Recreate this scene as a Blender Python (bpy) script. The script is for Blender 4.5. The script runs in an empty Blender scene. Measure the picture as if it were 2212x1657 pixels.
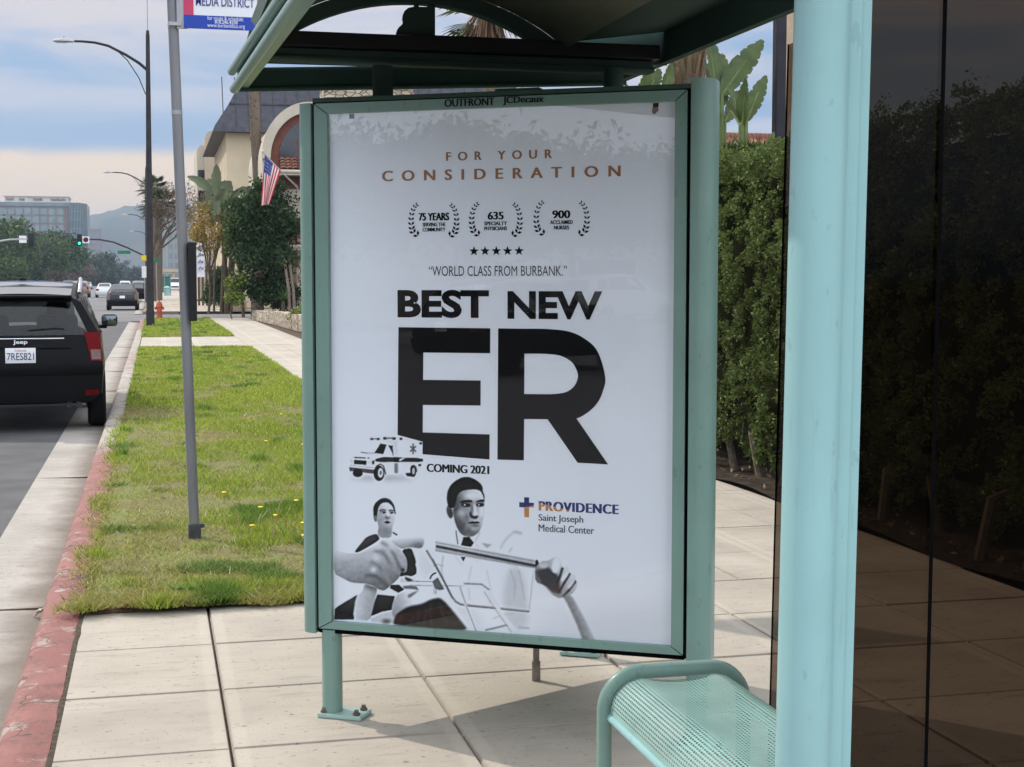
import bpy, bmesh, math, random
import numpy as np
from mathutils import Vector, Matrix
rng = random.Random(7)
nr = np.random.default_rng(11)
S = bpy.context.scene
COL = S.collection
R = math.radians
# ------------------------------------------------------------------ camera
LENS_PX, EYE, PITCH, YAW = 3150.0, 1.53, R(4.0313), R(13.772)
cam = bpy.data.objects.new('camera', bpy.data.cameras.new('camera'))
COL.objects.link(cam)
S.camera = cam
cam.data.sensor_width = 36.0
cam.data.lens = LENS_PX / 2212 * 36.0
cam.data.clip_start = 0.05
cam.data.clip_end = 30000
cam.location = (0, 0, EYE)
cam.rotation_euler = (R(90) - PITCH, 0, -YAW)
# ------------------------------------------------------------------ light
SUN_DIR = Vector((-0.64 * math.cos(R(42)), 0.768 * math.cos(R(42)), math.sin(R(42)))).normalized()   # towards the sun
sun = bpy.data.objects.new('sun', bpy.data.lights.new('sun', 'SUN'))
COL.objects.link(sun)
sun.data.energy = 3.1
sun.data.angle = R(0.6)
sun.data.color = (1.0, 0.93, 0.82)
sun.rotation_euler = SUN_DIR.to_track_quat('Z', 'Y').to_euler()
S.view_settings.view_transform = 'Standard'
S.view_settings.look = 'None'
S.view_settings.exposure = 0.08
S.view_settings.gamma = 1.0
world = bpy.data.worlds.new('World')
S.world = world
world.use_nodes = True
def build_sky():
    nt = world.node_tree
    N, Lk = nt.nodes, nt.links
    bg = N['Background']
    bg.inputs['Strength'].default_value = 0.1
    sky = N.new('ShaderNodeTexSky')
    sky.sky_type = 'NISHITA'
    sky.sun_disc = False
    sky.sun_elevation = R(42)
    sky.sun_rotation = math.atan2(SUN_DIR.x, SUN_DIR.y)
    sky.air_density = 1.3
    sky.dust_density = 1.2
    sky.ozone_density = 1.6
    tc = N.new('ShaderNodeTexCoord')
    sep = N.new('ShaderNodeSeparateXYZ')
    Lk.new(tc.outputs['Generated'], sep.inputs[0])
    def m(op, a, b=None, c=None, clamp=False):
        n = N.new('ShaderNodeMath'); n.operation = op; n.use_clamp = clamp
        for i, v in enumerate((a, b, c)):
            if v is None: continue
            if isinstance(v, (int, float)): n.inputs[i].default_value = v
            else: Lk.new(v, n.inputs[i])
        return n.outputs[0]
    def smooth(v, a, b):
        n = N.new('ShaderNodeMapRange'); n.interpolation_type = 'SMOOTHERSTEP'
        Lk.new(v, n.inputs['Value'])
        n.inputs['From Min'].default_value = a; n.inputs['From Max'].default_value = b
        return n.outputs[0]
    def mix(f, a, b):
        n = N.new('ShaderNodeMix'); n.data_type = 'RGBA'
        if isinstance(f, (int, float)): n.inputs[0].default_value = f
        else: Lk.new(f, n.inputs[0])
        for i, v in ((6, a), (7, b)):
            if isinstance(v, tuple): n.inputs[i].default_value = v + (1,)
            else: Lk.new(v, n.inputs[i])
        return n.outputs[2]
    z = m('MAXIMUM', sep.outputs[2], 0.0)
    az = m('ARCTAN2', sep.outputs[0], sep.outputs[1])
    el = m('ARCSINE', z)                          # radians above the horizon
    cv = N.new('ShaderNodeCombineXYZ')
    Lk.new(m('MULTIPLY', az, 5.0), cv.inputs[0])
    Lk.new(m('MULTIPLY', el, 22.0), cv.inputs[1])
    n1 = N.new('ShaderNodeTexNoise')
    n1.inputs['Scale'].default_value = 1.0; n1.inputs['Detail'].default_value = 5; n1.inputs['Roughness'].default_value = .52
    n1.inputs['Distortion'].default_value = .5
    Lk.new(cv.outputs[0], n1.inputs['Vector'])
    cv2 = N.new('ShaderNodeCombineXYZ')
    Lk.new(m('MULTIPLY', az, 3.2), cv2.inputs[0])
    Lk.new(m('MULTIPLY', el, 38.0), cv2.inputs[1])
    cv2.inputs[2].default_value = 4.2
    n2 = N.new('ShaderNodeTexNoise')
    n2.inputs['Scale'].default_value = 1.0; n2.inputs['Detail'].default_value = 4
    Lk.new(cv2.outputs[0], n2.inputs['Vector'])
    f1, f2 = n1.outputs[0], n2.outputs[0]
    # low cream bank, blue band with streaks, pale high cloud
    e_low = m('ADD', el, m('MULTIPLY', m('SUBTRACT', f1, .5), .022))
    low = m('SUBTRACT', 1.0, smooth(e_low, .078, .092))
    e_hi = m('ADD', el, m('MULTIPLY', m('SUBTRACT', f1, .5), .20))
    hi = m('MULTIPLY', smooth(e_hi, .115, .19), .92)
    streak = m('MULTIPLY', smooth(f2, .42, .75), .75)
    blue = mix(.7, sky.outputs[0], (2.3, 4.1, 7.2))
    c = mix(streak, blue, (6.6, 6.7, 7.5))
    c = mix(hi, c, (7.4, 7.0, 7.25))
    warm = mix(smooth(el, .0, .085), (9.6, 7.4, 5.0), (9.8, 8.0, 6.0))
    c = mix(low, c, warm)
    # extra sky brightness added behind the viewer and overhead to lift the shaded poster
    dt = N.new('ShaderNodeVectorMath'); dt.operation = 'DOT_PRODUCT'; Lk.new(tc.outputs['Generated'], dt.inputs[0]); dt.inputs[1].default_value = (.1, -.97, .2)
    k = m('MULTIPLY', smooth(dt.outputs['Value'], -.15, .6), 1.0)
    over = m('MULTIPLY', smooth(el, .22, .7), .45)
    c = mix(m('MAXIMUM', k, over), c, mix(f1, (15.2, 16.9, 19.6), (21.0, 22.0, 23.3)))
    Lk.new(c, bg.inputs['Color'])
build_sky()
# ------------------------------------------------------------------ pixel helper: a photo pixel (2212 wide) seen at a known distance
_fw = (math.sin(YAW) * math.cos(PITCH), math.cos(YAW) * math.cos(PITCH), -math.sin(PITCH))
_rt = (math.cos(YAW), -math.sin(YAW), 0.0)
_up = (math.sin(YAW) * math.sin(PITCH), math.cos(YAW) * math.sin(PITCH), math.cos(PITCH))
def at(x, y, X=None, Y=None, z=None):
    a = (x - 1106) / LENS_PX; b = (828.5 - y) / LENS_PX
    d = [_fw[i] + a * _rt[i] + b * _up[i] for i in range(3)]
    t = X / d[0] if X is not None else Y / d[1] if Y is not None else (z - EYE) / d[2]
    return Vector((d[0] * t, d[1] * t, EYE + d[2] * t))
# ------------------------------------------------------------------ materials
def mat(name, col, rough=.6, var=.12, scale=6., metal=0., bump=0., bscale=40., col2=None, spec=.25, coat=0., island=0., detail=4., trans=0., stretch=None, scuff=0.):
    m = bpy.data.materials.new(name); m.use_nodes = True
    N, Lk = m.node_tree.nodes, m.node_tree.links
    b = N['Principled BSDF']
    b.inputs['Roughness'].default_value = rough; b.inputs['Metallic'].default_value = metal
    b.inputs['Specular IOR Level'].default_value = spec
    b.inputs['Coat Weight'].default_value = coat; b.inputs['Coat Roughness'].default_value = .05
    tc = N.new('ShaderNodeTexCoord')
    vec = tc.outputs['Object']
    if stretch:
        mp = N.new('ShaderNodeMapping'); mp.inputs['Scale'].default_value = stretch
        Lk.new(vec, mp.inputs[0]); vec = mp.outputs[0]
    nz = N.new('ShaderNodeTexNoise'); nz.inputs['Scale'].default_value = scale; nz.inputs['Detail'].default_value = detail
    Lk.new(vec, nz.inputs['Vector'])
    mx = N.new('ShaderNodeMix'); mx.data_type = 'RGBA'
    a = tuple(max(0, c * (1 - var)) for c in col); c2 = col2 or tuple(min(1, c * (1 + var)) for c in col)
    if col2: a = col
    mx.inputs[6].default_value = a + (1,); mx.inputs[7].default_value = c2 + (1,)
    rp = N.new('ShaderNodeMapRange'); rp.inputs['From Min'].default_value = .32; rp.inputs['From Max'].default_value = .68
    Lk.new(nz.outputs[0], rp.inputs[0]); Lk.new(rp.outputs[0], mx.inputs[0])
    out = mx.outputs[2]
    if scuff:                                            # chips, drips and rubbed dirt
        for sc, st, lo, hi, k, dk in ((9., (1, 1, .35), .60, .70, .35, .55), (38., (1, 1, .5), .655, .69, .8, .25), (70., (1, 1, .12), .66, .70, .5, .4)):
            mp2 = N.new('ShaderNodeMapping'); mp2.inputs['Scale'].default_value = st; Lk.new(tc.outputs['Object'], mp2.inputs[0])
            n2 = N.new('ShaderNodeTexNoise'); n2.inputs['Scale'].default_value = sc; n2.inputs['Detail'].default_value = 3; Lk.new(mp2.outputs[0], n2.inputs['Vector'])
            r2 = N.new('ShaderNodeMapRange'); r2.inputs['From Min'].default_value = lo; r2.inputs['From Max'].default_value = hi; r2.inputs['To Max'].default_value = k * scuff; Lk.new(n2.outputs[0], r2.inputs[0])
            m2 = N.new('ShaderNodeMix'); m2.data_type = 'RGBA'; m2.inputs[7].default_value = tuple(c * dk for c in col) + (1,); Lk.new(r2.outputs[0], m2.inputs[0]); Lk.new(out, m2.inputs[6]); out = m2.outputs[2]
    if island:
        g = N.new('ShaderNodeNewGeometry')
        hv = N.new('ShaderNodeHueSaturation')
        ma = N.new('ShaderNodeMapRange'); ma.inputs['To Min'].default_value = 1 - island; ma.inputs['To Max'].default_value = 1 + island
        Lk.new(g.outputs['Random Per Island'], ma.inputs[0]); Lk.new(ma.outputs[0], hv.inputs['Value'])
        mh = N.new('ShaderNodeMapRange'); mh.inputs['To Min'].default_value = .475; mh.inputs['To Max'].default_value = .515
        ml = N.new('ShaderNodeMath'); ml.operation = 'MULTIPLY'; ml.inputs[1].default_value = 7.31
        fr = N.new('ShaderNodeMath'); fr.operation = 'FRACT'
        Lk.new(g.outputs['Random Per Island'], ml.inputs[0]); Lk.new(ml.outputs[0], fr.inputs[0]); Lk.new(fr.outputs[0], mh.inputs[0])
        Lk.new(mh.outputs[0], hv.inputs['Hue'])
        Lk.new(out, hv.inputs['Color']); out = hv.outputs[0]
    Lk.new(out, b.inputs['Base Color'])
    if trans:
        tr = N.new('ShaderNodeBsdfTranslucent'); Lk.new(out, tr.inputs[0])
        ms = N.new('ShaderNodeMixShader'); ms.inputs[0].default_value = trans
        Lk.new(b.outputs[0], ms.inputs[1]); Lk.new(tr.outputs[0], ms.inputs[2])
        Lk.new(ms.outputs[0], N['Material Output'].inputs[0])
    if bump:
        bz = N.new('ShaderNodeTexNoise'); bz.inputs['Scale'].default_value = bscale; bz.inputs['Detail'].default_value = 3
        Lk.new(vec, bz.inputs['Vector'])
        bn = N.new('ShaderNodeBump'); bn.inputs['Strength'].default_value = bump; bn.inputs['Distance'].default_value = .01
        Lk.new(bz.outputs[0], bn.inputs['Height']); Lk.new(bn.outputs[0], b.inputs['Normal'])
    return m
def col_mat(name, rough=.6, trans=0., attr='Col', spec=.5):
    m = bpy.data.materials.new(name); m.use_nodes = True
    N, Lk = m.node_tree.nodes, m.node_tree.links
    b = N['Principled BSDF']; b.inputs['Roughness'].default_value = rough; b.inputs['Specular IOR Level'].default_value = spec
    a = N.new('ShaderNodeAttribute'); a.attribute_name = attr
    Lk.new(a.outputs['Color'], b.inputs['Base Color'])
    if trans:
        tr = N.new('ShaderNodeBsdfTranslucent'); Lk.new(a.outputs['Color'], tr.inputs[0])
        ms = N.new('ShaderNodeMixShader'); ms.inputs[0].default_value = trans
        Lk.new(b.outputs[0], ms.inputs[1]); Lk.new(tr.outputs[0], ms.inputs[2])
        Lk.new(ms.outputs[0], N['Material Output'].inputs[0])
    return m
def glass_mat(name, tint, ior=1.5, gain=1.0, refl=(1, 1, 1)):
    m = bpy.data.materials.new(name); m.use_nodes = True
    N, Lk = m.node_tree.nodes, m.node_tree.links
    N.remove(N['Principled BSDF'])
    t = N.new('ShaderNodeBsdfTransparent'); t.inputs[0].default_value = tint + (1,)
    g = N.new('ShaderNodeBsdfGlossy'); g.inputs['Roughness'].default_value = .0; g.inputs[0].default_value = refl + (1,)
    f = N.new('ShaderNodeFresnel'); f.inputs[0].default_value = ior
    k = N.new('ShaderNodeMath'); k.operation = 'MULTIPLY'; k.inputs[1].default_value = gain; k.use_clamp = True
    Lk.new(f.outputs[0], k.inputs[0])
    x = N.new('ShaderNodeMixShader')
    Lk.new(k.outputs[0], x.inputs[0]); Lk.new(t.outputs[0], x.inputs[1]); Lk.new(g.outputs[0], x.inputs[2])
    Lk.new(x.outputs[0], N['Material Output'].inputs[0])
    return m
def emit_mat(name, col, s):
    m = bpy.data.materials.new(name); m.use_nodes = True
    b = m.node_tree.nodes['Principled BSDF']
    b.inputs['Base Color'].default_value = col + (1,); b.inputs['Emission Color'].default_value = col + (1,)
    b.inputs['Emission Strength'].default_value = s
    return m
# ------------------------------------------------------------------ mesh builder
class MB:
    def __init__(s): s.v = []; s.f = []; s.mi = []; s.k = 0; s.T = None
    def add(s, vs, fs):
        n = len(s.v)
        if s.T is not None: vs = [s.T @ Vector(v) for v in vs]
        s.v += [tuple(v) for v in vs]; s.f += [tuple(i + n for i in f) for f in fs]; s.mi += [s.k] * len(fs)
        return s
    def box(s, c, d, rz=0, bev=0):
        x, y, z = d[0] / 2, d[1] / 2, d[2] / 2
        cs, sn = math.cos(rz), math.sin(rz)
        if bev <= 0:
            p = [(-x, -y, -z), (x, -y, -z), (x, y, -z), (-x, y, -z), (-x, -y, z), (x, -y, z), (x, y, z), (-x, y, z)]
            fs = [(3, 2, 1, 0), (4, 5, 6, 7), (0, 1, 5, 4), (1, 2, 6, 5), (2, 3, 7, 6), (3, 0, 4, 7)]
        else:
            bm = bmesh.new(); bmesh.ops.create_cube(bm, size=1.0)
            for v in bm.verts: v.co = (v.co.x * d[0], v.co.y * d[1], v.co.z * d[2])
            bmesh.ops.bevel(bm, geom=bm.edges[:], offset=bev, segments=2, profile=.5, affect='EDGES')
            bm.verts.index_update()
            p = [tuple(v.co) for v in bm.verts]; fs = [tuple(v.index for v in f.verts) for f in bm.faces]; bm.free()
        return s.add([(c[0] + a * cs - b * sn, c[1] + a * sn + b * cs, c[2] + e) for a, b, e in p], fs)
    def tube(s, pts, r, n=12, cap=True, closed=False, flat=None):
        pts = [Vector(p) for p in pts]; m = len(pts)
        rs = r if isinstance(r, (list, tuple)) else [r] * m
        vs = []; ref = None
        for i, p in enumerate(pts):
            if closed: t = pts[(i + 1) % m] - pts[i - 1]
            else: t = (pts[min(i + 1, m - 1)] - pts[max(i - 1, 0)])
            t.normalize()
            if ref is None:
                ref = Vector((0, 0, 1)) if abs(t.z) < .9 else Vector((1, 0, 0))
            a = (ref - t * ref.dot(t)).normalized(); b = t.cross(a); ref = a
            k = 1.0
            if 0 < i < m - 1 or closed:
                d0 = (pts[i] - pts[i - 1]).normalized(); d1 = (pts[(i + 1) % m] - pts[i]).normalized()
                k = 1 / max(.5, math.sqrt(max(.01, (1 + d0.dot(d1)) / 2)))
            for j in range(n):
                w = 2 * math.pi * j / n
                vs.append(p + (a * math.cos(w) + b * math.sin(w)) * rs[i] * (k if k < 1.2 else 1.2))
        fs = []
        for i in range(m if closed else m - 1):
            q = (i + 1) % m
            for j in range(n):
                fs.append((i * n + j, i * n + (j + 1) % n, q * n + (j + 1) % n, q * n + j))
        if cap and not closed:
            fs.append(tuple(range(n - 1, -1, -1))); fs.append(tuple((m - 1) * n + j for j in range(n)))
        return s.add(vs, fs)
    def lathe(s, prof, n=16, c=(0, 0, 0), axis='z', flip=False):
        vs = []
        for r, h in prof:
            for j in range(n):
                w = 2 * math.pi * j / n
                q = (r * math.cos(w), r * math.sin(w), h)
                if axis == 'x': q = (h, r * math.cos(w), r * math.sin(w))
                if axis == 'y': q = (r * math.sin(w), h, r * math.cos(w))
                vs.append((c[0] + q[0], c[1] + q[1], c[2] + q[2]))
        m = len(prof); fs = []
        for i in range(m - 1):
            for j in range(n):
                fs.append((i * n + j, i * n + (j + 1) % n, (i + 1) * n + (j + 1) % n, (i + 1) * n + j))
        if prof[0][0] > 1e-4: fs.append(tuple(range(n - 1, -1, -1)))
        if prof[-1][0] > 1e-4: fs.append(tuple((m - 1) * n + j for j in range(n)))
        return s.add(vs, fs)
    def prism(s, poly, o, ux, uy, depth):
        """2-D outline in the plane (o, ux, uy), extruded by the vector depth"""
        o, ux, uy, d = Vector(o), Vector(ux), Vector(uy), Vector(depth)
        n = len(poly)
        a = [o + ux * p[0] + uy * p[1] for p in poly]
        vs = a + [p + d for p in a]
        fs = [tuple(range(n)), tuple(range(2 * n - 1, n - 1, -1))] + [(i, i + n, (i + 1) % n + n, (i + 1) % n) for i in range(n)]
        return s.add(vs, fs)
    def quad(s, a, b, c, d): return s.add([a, b, c, d], [(0, 1, 2, 3)])
    def grid(s, fn, nu, nv):
        vs = [fn(i / nu, j / nv) for j in range(nv + 1) for i in range(nu + 1)]
        fs = [(j * (nu + 1) + i, j * (nu + 1) + i + 1, (j + 1) * (nu + 1) + i + 1, (j + 1) * (nu + 1) + i) for j in range(nv) for i in range(nu)]
        return s.add(vs, fs)
    def build(s, name, m, parent=None, smooth=False, off=(0, 0, 0), fixn=True):
        me = bpy.data.meshes.new(name)
        o3 = Vector(off)
        me.from_pydata([tuple(Vector(v) - o3) for v in s.v] if any(off) else s.v, [], s.f)
        ms = m if isinstance(m, (list, tuple)) else [m]
        for q in ms: me.materials.append(q)
        if len(ms) > 1: me.polygons.foreach_set('material_index', s.mi)
        if fixn:
            bm = bmesh.new(); bm.from_mesh(me); bmesh.ops.recalc_face_normals(bm, faces=bm.faces); bm.to_mesh(me); bm.free()
        if smooth:
            me.polygons.foreach_set('use_smooth', [True] * len(me.polygons))
            try: me.set_sharp_from_angle(angle=R(40 if smooth is True else smooth))
            except Exception: pass
        me.update()
        o = bpy.data.objects.new(name, me); COL.objects.link(o)
        if parent is not None: o.parent = parent
        return o
def pieces(b, name, m, parent=None, smooth=False, off=(0, 0, 0)):
    """every connected piece of the builder as a part of its own"""
    par = list(range(len(b.v)))
    def find(i):
        while par[i] != i: par[i] = par[par[i]]; i = par[i]
        return i
    for f in b.f:
        for i in f[1:]: par[find(i)] = find(f[0])
    groups = {}
    for f in b.f: groups.setdefault(find(f[0]), []).append(f)
    out = []
    for fs in groups.values():
        ids = sorted({i for f in fs for i in f}); k = {i: n for n, i in enumerate(ids)}
        q = MB(); q.add([b.v[i] for i in ids], [tuple(k[i] for i in f) for f in fs]); out.append(q.build(name, m, parent, smooth, off))
    return out
def npmesh(name, V, F, m, parent=None, cols=None, off=(0, 0, 0), smooth=False):
    V = np.asarray(V, dtype=np.float32) - np.asarray(off, dtype=np.float32); F = np.asarray(F, dtype=np.int32)
    me = bpy.data.meshes.new(name); k = F.shape[1]
    me.vertices.add(len(V)); me.vertices.foreach_set('co', V.ravel())
    me.loops.add(F.size); me.loops.foreach_set('vertex_index', F.ravel())
    me.polygons.add(len(F)); me.polygons.foreach_set('loop_start', np.arange(0, F.size, k, dtype=np.int32))
    try: me.polygons.foreach_set('loop_total', np.full(len(F), k, dtype=np.int32))
    except Exception: pass
    me.update(calc_edges=True)
    if cols is not None:
        c = me.color_attributes.new('Col', 'FLOAT_COLOR', 'POINT')
        cc = np.ones((len(V), 4), dtype=np.float32); cc[:, :3] = cols; c.data.foreach_set('color', cc.ravel())
    if smooth: me.polygons.foreach_set('use_smooth', [True] * len(F))
    me.materials.append(m); me.validate()
    o = bpy.data.objects.new(name, me); COL.objects.link(o)
    if parent is not None: o.parent = parent
    return o
def tag(o, label=None, cat=None, group=None, kind=None):
    if label: o['label'] = label
    if cat: o['category'] = cat
    if group: o['group'] = group
    if kind: o['kind'] = kind
    return o
def thing(name, label, cat, loc=(0, 0, 0), rz=0., group=None):
    o = bpy.data.objects.new(name, None); o.empty_display_size = .2; COL.objects.link(o)
    o.location = loc; o.rotation_euler = (0, 0, rz)
    return tag(o, label, cat, group)
def kids(o): return [c for c in list(COL.objects) if c.parent == o]
def dup(root, loc, rz=0., label=None, scale=None, group=None):
    r = root.copy(); COL.objects.link(r); r.location = loc; r.rotation_euler = (0, 0, rz)
    if label: r['label'] = label
    if group: r['group'] = group
    if scale: r.scale = scale if isinstance(scale, tuple) else (scale,) * 3
    for c in list(root.children):
        d = c.copy(); COL.objects.link(d); d.parent = r
        for g in list(c.children):
            e = g.copy(); COL.objects.link(e); e.parent = d
    return r
def text_mesh(s, size=1.0, off=0.0, sx=1.0, align='LEFT', space=1.0):
    """flat letter geometry in the xy plane: returns verts, faces and the inked bounds"""
    c = bpy.data.curves.new('lettering', 'FONT'); c.body = s; c.size = size; c.offset = off; c.align_x = align; c.space_character = space
    c.resolution_u = 4
    o = bpy.data.objects.new('lettering', c); COL.objects.link(o)
    dg = bpy.context.evaluated_depsgraph_get(); dg.update()
    me = bpy.data.meshes.new_from_object(o.evaluated_get(dg))
    vs = [(v.co.x * sx, v.co.y) for v in me.vertices]; fs = [tuple(p.vertices) for p in me.polygons]
    bpy.data.objects.remove(o); bpy.data.curves.remove(c); bpy.data.meshes.remove(me)
    xs = [v[0] for v in vs]; ys = [v[1] for v in vs]
    return vs, fs, (min(xs), max(xs), min(ys), max(ys))
def write(mb, s, o, ux, uy, x0, x1, y0, y1, off=.0, space=1.0):
    """letters fitted into the rectangle x0..x1, y0..y1 of the plane (o, ux, uy)"""
    vs, fs, (a, b, c, d) = text_mesh(s, 1.0, off, space=space)
    o, ux, uy = Vector(o), Vector(ux), Vector(uy)
    mb.add([o + ux * (x0 + (x1 - x0) * (p[0] - a) / (b - a)) + uy * (y0 + (y1 - y0) * (p[1] - c) / (d - c)) for p in vs], fs)
def write_bold(mb, s, o, ux, uy, x0, x1, y0, y1, w, nd, off=.0, space=1.0, n=3):
    """heavier lettering: the same letters printed n times, shifted sideways by up to w (metres) and lifted a hair"""
    for k in range(n):
        t = (k / (n - 1) - .5) * w
        write(mb, s, Vector(o) + Vector(nd) * (.00012 * k), ux, uy, x0 + w / 2 + t, x1 - w / 2 + t, y0, y1, off, space)
def arc(c, r, a0, a1, n): return [(c[0] + r * math.cos(R(a0 + (a1 - a0) * i / n)), c[1] + r * math.sin(R(a0 + (a1 - a0) * i / n))) for i in range(n + 1)]
def vnoise(x, y, seed=0):
    """smooth value noise for numpy arrays, 0..1"""
    g = np.random.default_rng(seed).random((64, 64))
    xi = np.floor(x).astype(int); yi = np.floor(y).astype(int); fx = x - xi; fy = y - yi
    fx = fx * fx * (3 - 2 * fx); fy = fy * fy * (3 - 2 * fy)
    a = g[xi % 64, yi % 64]; b = g[(xi + 1) % 64, yi % 64]; c = g[xi % 64, (yi + 1) % 64]; d = g[(xi + 1) % 64, (yi + 1) % 64]
    return (a * (1 - fx) + b * fx) * (1 - fy) + (c * (1 - fx) + d * fx) * fy
# ------------------------------------------------------------------ the setting
def concrete(name, col, joints=False, kerb=None):
    """weathered concrete: broad mottling, fine grain, scattered dark specks and drag marks"""
    m = bpy.data.materials.new(name); m.use_nodes = True
    N, Lk = m.node_tree.nodes, m.node_tree.links
    b = N['Principled BSDF']; b.inputs['Roughness'].default_value = .85; b.inputs['Specular IOR Level'].default_value = .25
    tc = N.new('ShaderNodeTexCoord')
    def noise(sc, det, stretch=None):
        v = tc.outputs['Object']
        if stretch:
            mp = N.new('ShaderNodeMapping'); mp.inputs['Scale'].default_value = stretch; Lk.new(v, mp.inputs[0]); v = mp.outputs[0]
        n = N.new('ShaderNodeTexNoise'); n.inputs['Scale'].default_value = sc; n.inputs['Detail'].default_value = det; n.inputs['Roughness'].default_value = .62
        Lk.new(v, n.inputs['Vector']); return n.outputs[0]
    def ramp(v, a, c, lo=0., hi=1.):
        r = N.new('ShaderNodeMapRange'); r.inputs['From Min'].default_value = a; r.inputs['From Max'].default_value = c
        r.inputs['To Min'].default_value = lo; r.inputs['To Max'].default_value = hi; Lk.new(v, r.inputs[0]); return r.outputs[0]
    def mix(f, a, c, mode='MIX'):
        n = N.new('ShaderNodeMix'); n.data_type = 'RGBA'; n.blend_type = mode
        if isinstance(f, float): n.inputs[0].default_value = f
        else: Lk.new(f, n.inputs[0])
        for i, v in ((6, a), (7, c)):
            if isinstance(v, tuple): n.inputs[i].default_value = v + (1,)
            else: Lk.new(v, n.inputs[i])
        return n.outputs[2]
    c = mix(ramp(noise(1.7, 6), .3, .7), tuple(v * .86 for v in col), tuple(min(1, v * 1.1) for v in col))
    c = mix(ramp(noise(5, 6, (.5, 2.6, 1)), .52, .72, 0, .42), c, tuple(v * .66 for v in col))
    c = mix(ramp(noise(120, 3), .35, .65, 0, .25), c, tuple(v * .6 for v in col))
    c = mix(ramp(noise(26, 2, (1, 1.8, 1)), .66, .68, 0, .7), c, tuple(v * .3 for v in col)); c = mix(ramp(noise(.9, 5), .47, .66, 0, .45), c, tuple(v * .62 for v in col)); c = mix(ramp(noise(9, 4, (.35, 1.9, 1)), .60, .68, 0, .40), c, tuple(v * .5 for v in col))
    if joints:
        sp = N.new('ShaderNodeSeparateXYZ'); Lk.new(tc.outputs['Object'], sp.inputs[0])
        def m2(op, a, v=0.):
            n = N.new('ShaderNodeMath'); n.operation = op; Lk.new(a, n.inputs[0])
            if isinstance(v, float): n.inputs[1].default_value = v
            else: Lk.new(v, n.inputs[1])
            return n.outputs[0]
        d = m2('ABSOLUTE', m2('SUBTRACT', m2('FRACT', m2('ADD', m2('DIVIDE', m2('SUBTRACT', sp.outputs[0], .222), .77), 20.5)), .5), 0.)
        band = ramp(d, .062, .085, 1., 0.)
        fx = m2('ABSOLUTE', m2('SUBTRACT', m2('FRACT', m2('ADD', m2('DIVIDE', m2('SUBTRACT', sp.outputs[1], 6.905), .7125), 40.5)), .5))
        nz = noise(14, 4)
        dirt = m2('MULTIPLY', m2('MAXIMUM', ramp(m2('ADD', fx, m2('MULTIPLY', nz, .03)), .015, .045, 1., 0.), ramp(m2('ADD', d, m2('MULTIPLY', nz, .03)), .015, .04, 1., 0.)), .5)
        c = mix(dirt, c, tuple(v * .5 for v in col))
        vo = N.new('ShaderNodeTexVoronoi'); vo.inputs['Scale'].default_value = 3.1; Lk.new(tc.outputs['Object'], vo.inputs['Vector'])
        sc_ = N.new('ShaderNodeSeparateColor'); Lk.new(vo.outputs['Color'], sc_.inputs[0])
        gum = m2('MULTIPLY', m2('LESS_THAN', m2('ADD', vo.outputs['Distance'], m2('MULTIPLY', nz, .03)), .052), m2('GREATER_THAN', sc_.outputs[0], .45))
        c = mix(m2('MULTIPLY', gum, .6), c, tuple(v * .32 for v in col))
        c = mix(m2('MULTIPLY', band, .28), c, tuple(min(1, v * 1.22) for v in col))
    if kerb:
        sp = N.new('ShaderNodeSeparateXYZ'); Lk.new(tc.outputs['Object'], sp.inputs[0])
        a = N.new('ShaderNodeMath'); a.operation = 'MULTIPLY_ADD'; a.inputs[1].default_value = .35; Lk.new(noise(3.2, 5), a.inputs[0]); Lk.new(sp.outputs[0], a.inputs[2])
        c = mix(ramp(a.outputs[0], kerb[0], kerb[1], 0, .75), c, (.15, .12, .095))
    Lk.new(c, b.inputs['Base Color'])
    bn = N.new('ShaderNodeBump'); bn.inputs['Strength'].default_value = .25; bn.inputs['Distance'].default_value = .004
    Lk.new(noise(160, 3), bn.inputs['Height']); Lk.new(bn.outputs[0], b.inputs['Normal'])
    return m
m_side = concrete('sidewalk_concrete', (.46, .408, .342), joints=True)
m_gut = concrete('gutter_concrete', (.40, .365, .325), kerb=(-.60, -.42))
m_gap = mat('joint_dirt', (.085, .062, .045), .95, .3, 30)
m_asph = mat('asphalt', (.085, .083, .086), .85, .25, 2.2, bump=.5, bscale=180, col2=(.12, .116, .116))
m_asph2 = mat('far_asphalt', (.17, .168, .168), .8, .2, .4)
m_ground = mat('dry_ground', (.16, .14, .11), .95, .25, .05)
m_soil = mat('lawn_soil', (.17, .14, .075), .95, .3, 3., col2=(.16, .19, .05), bump=.6, bscale=60)
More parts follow.
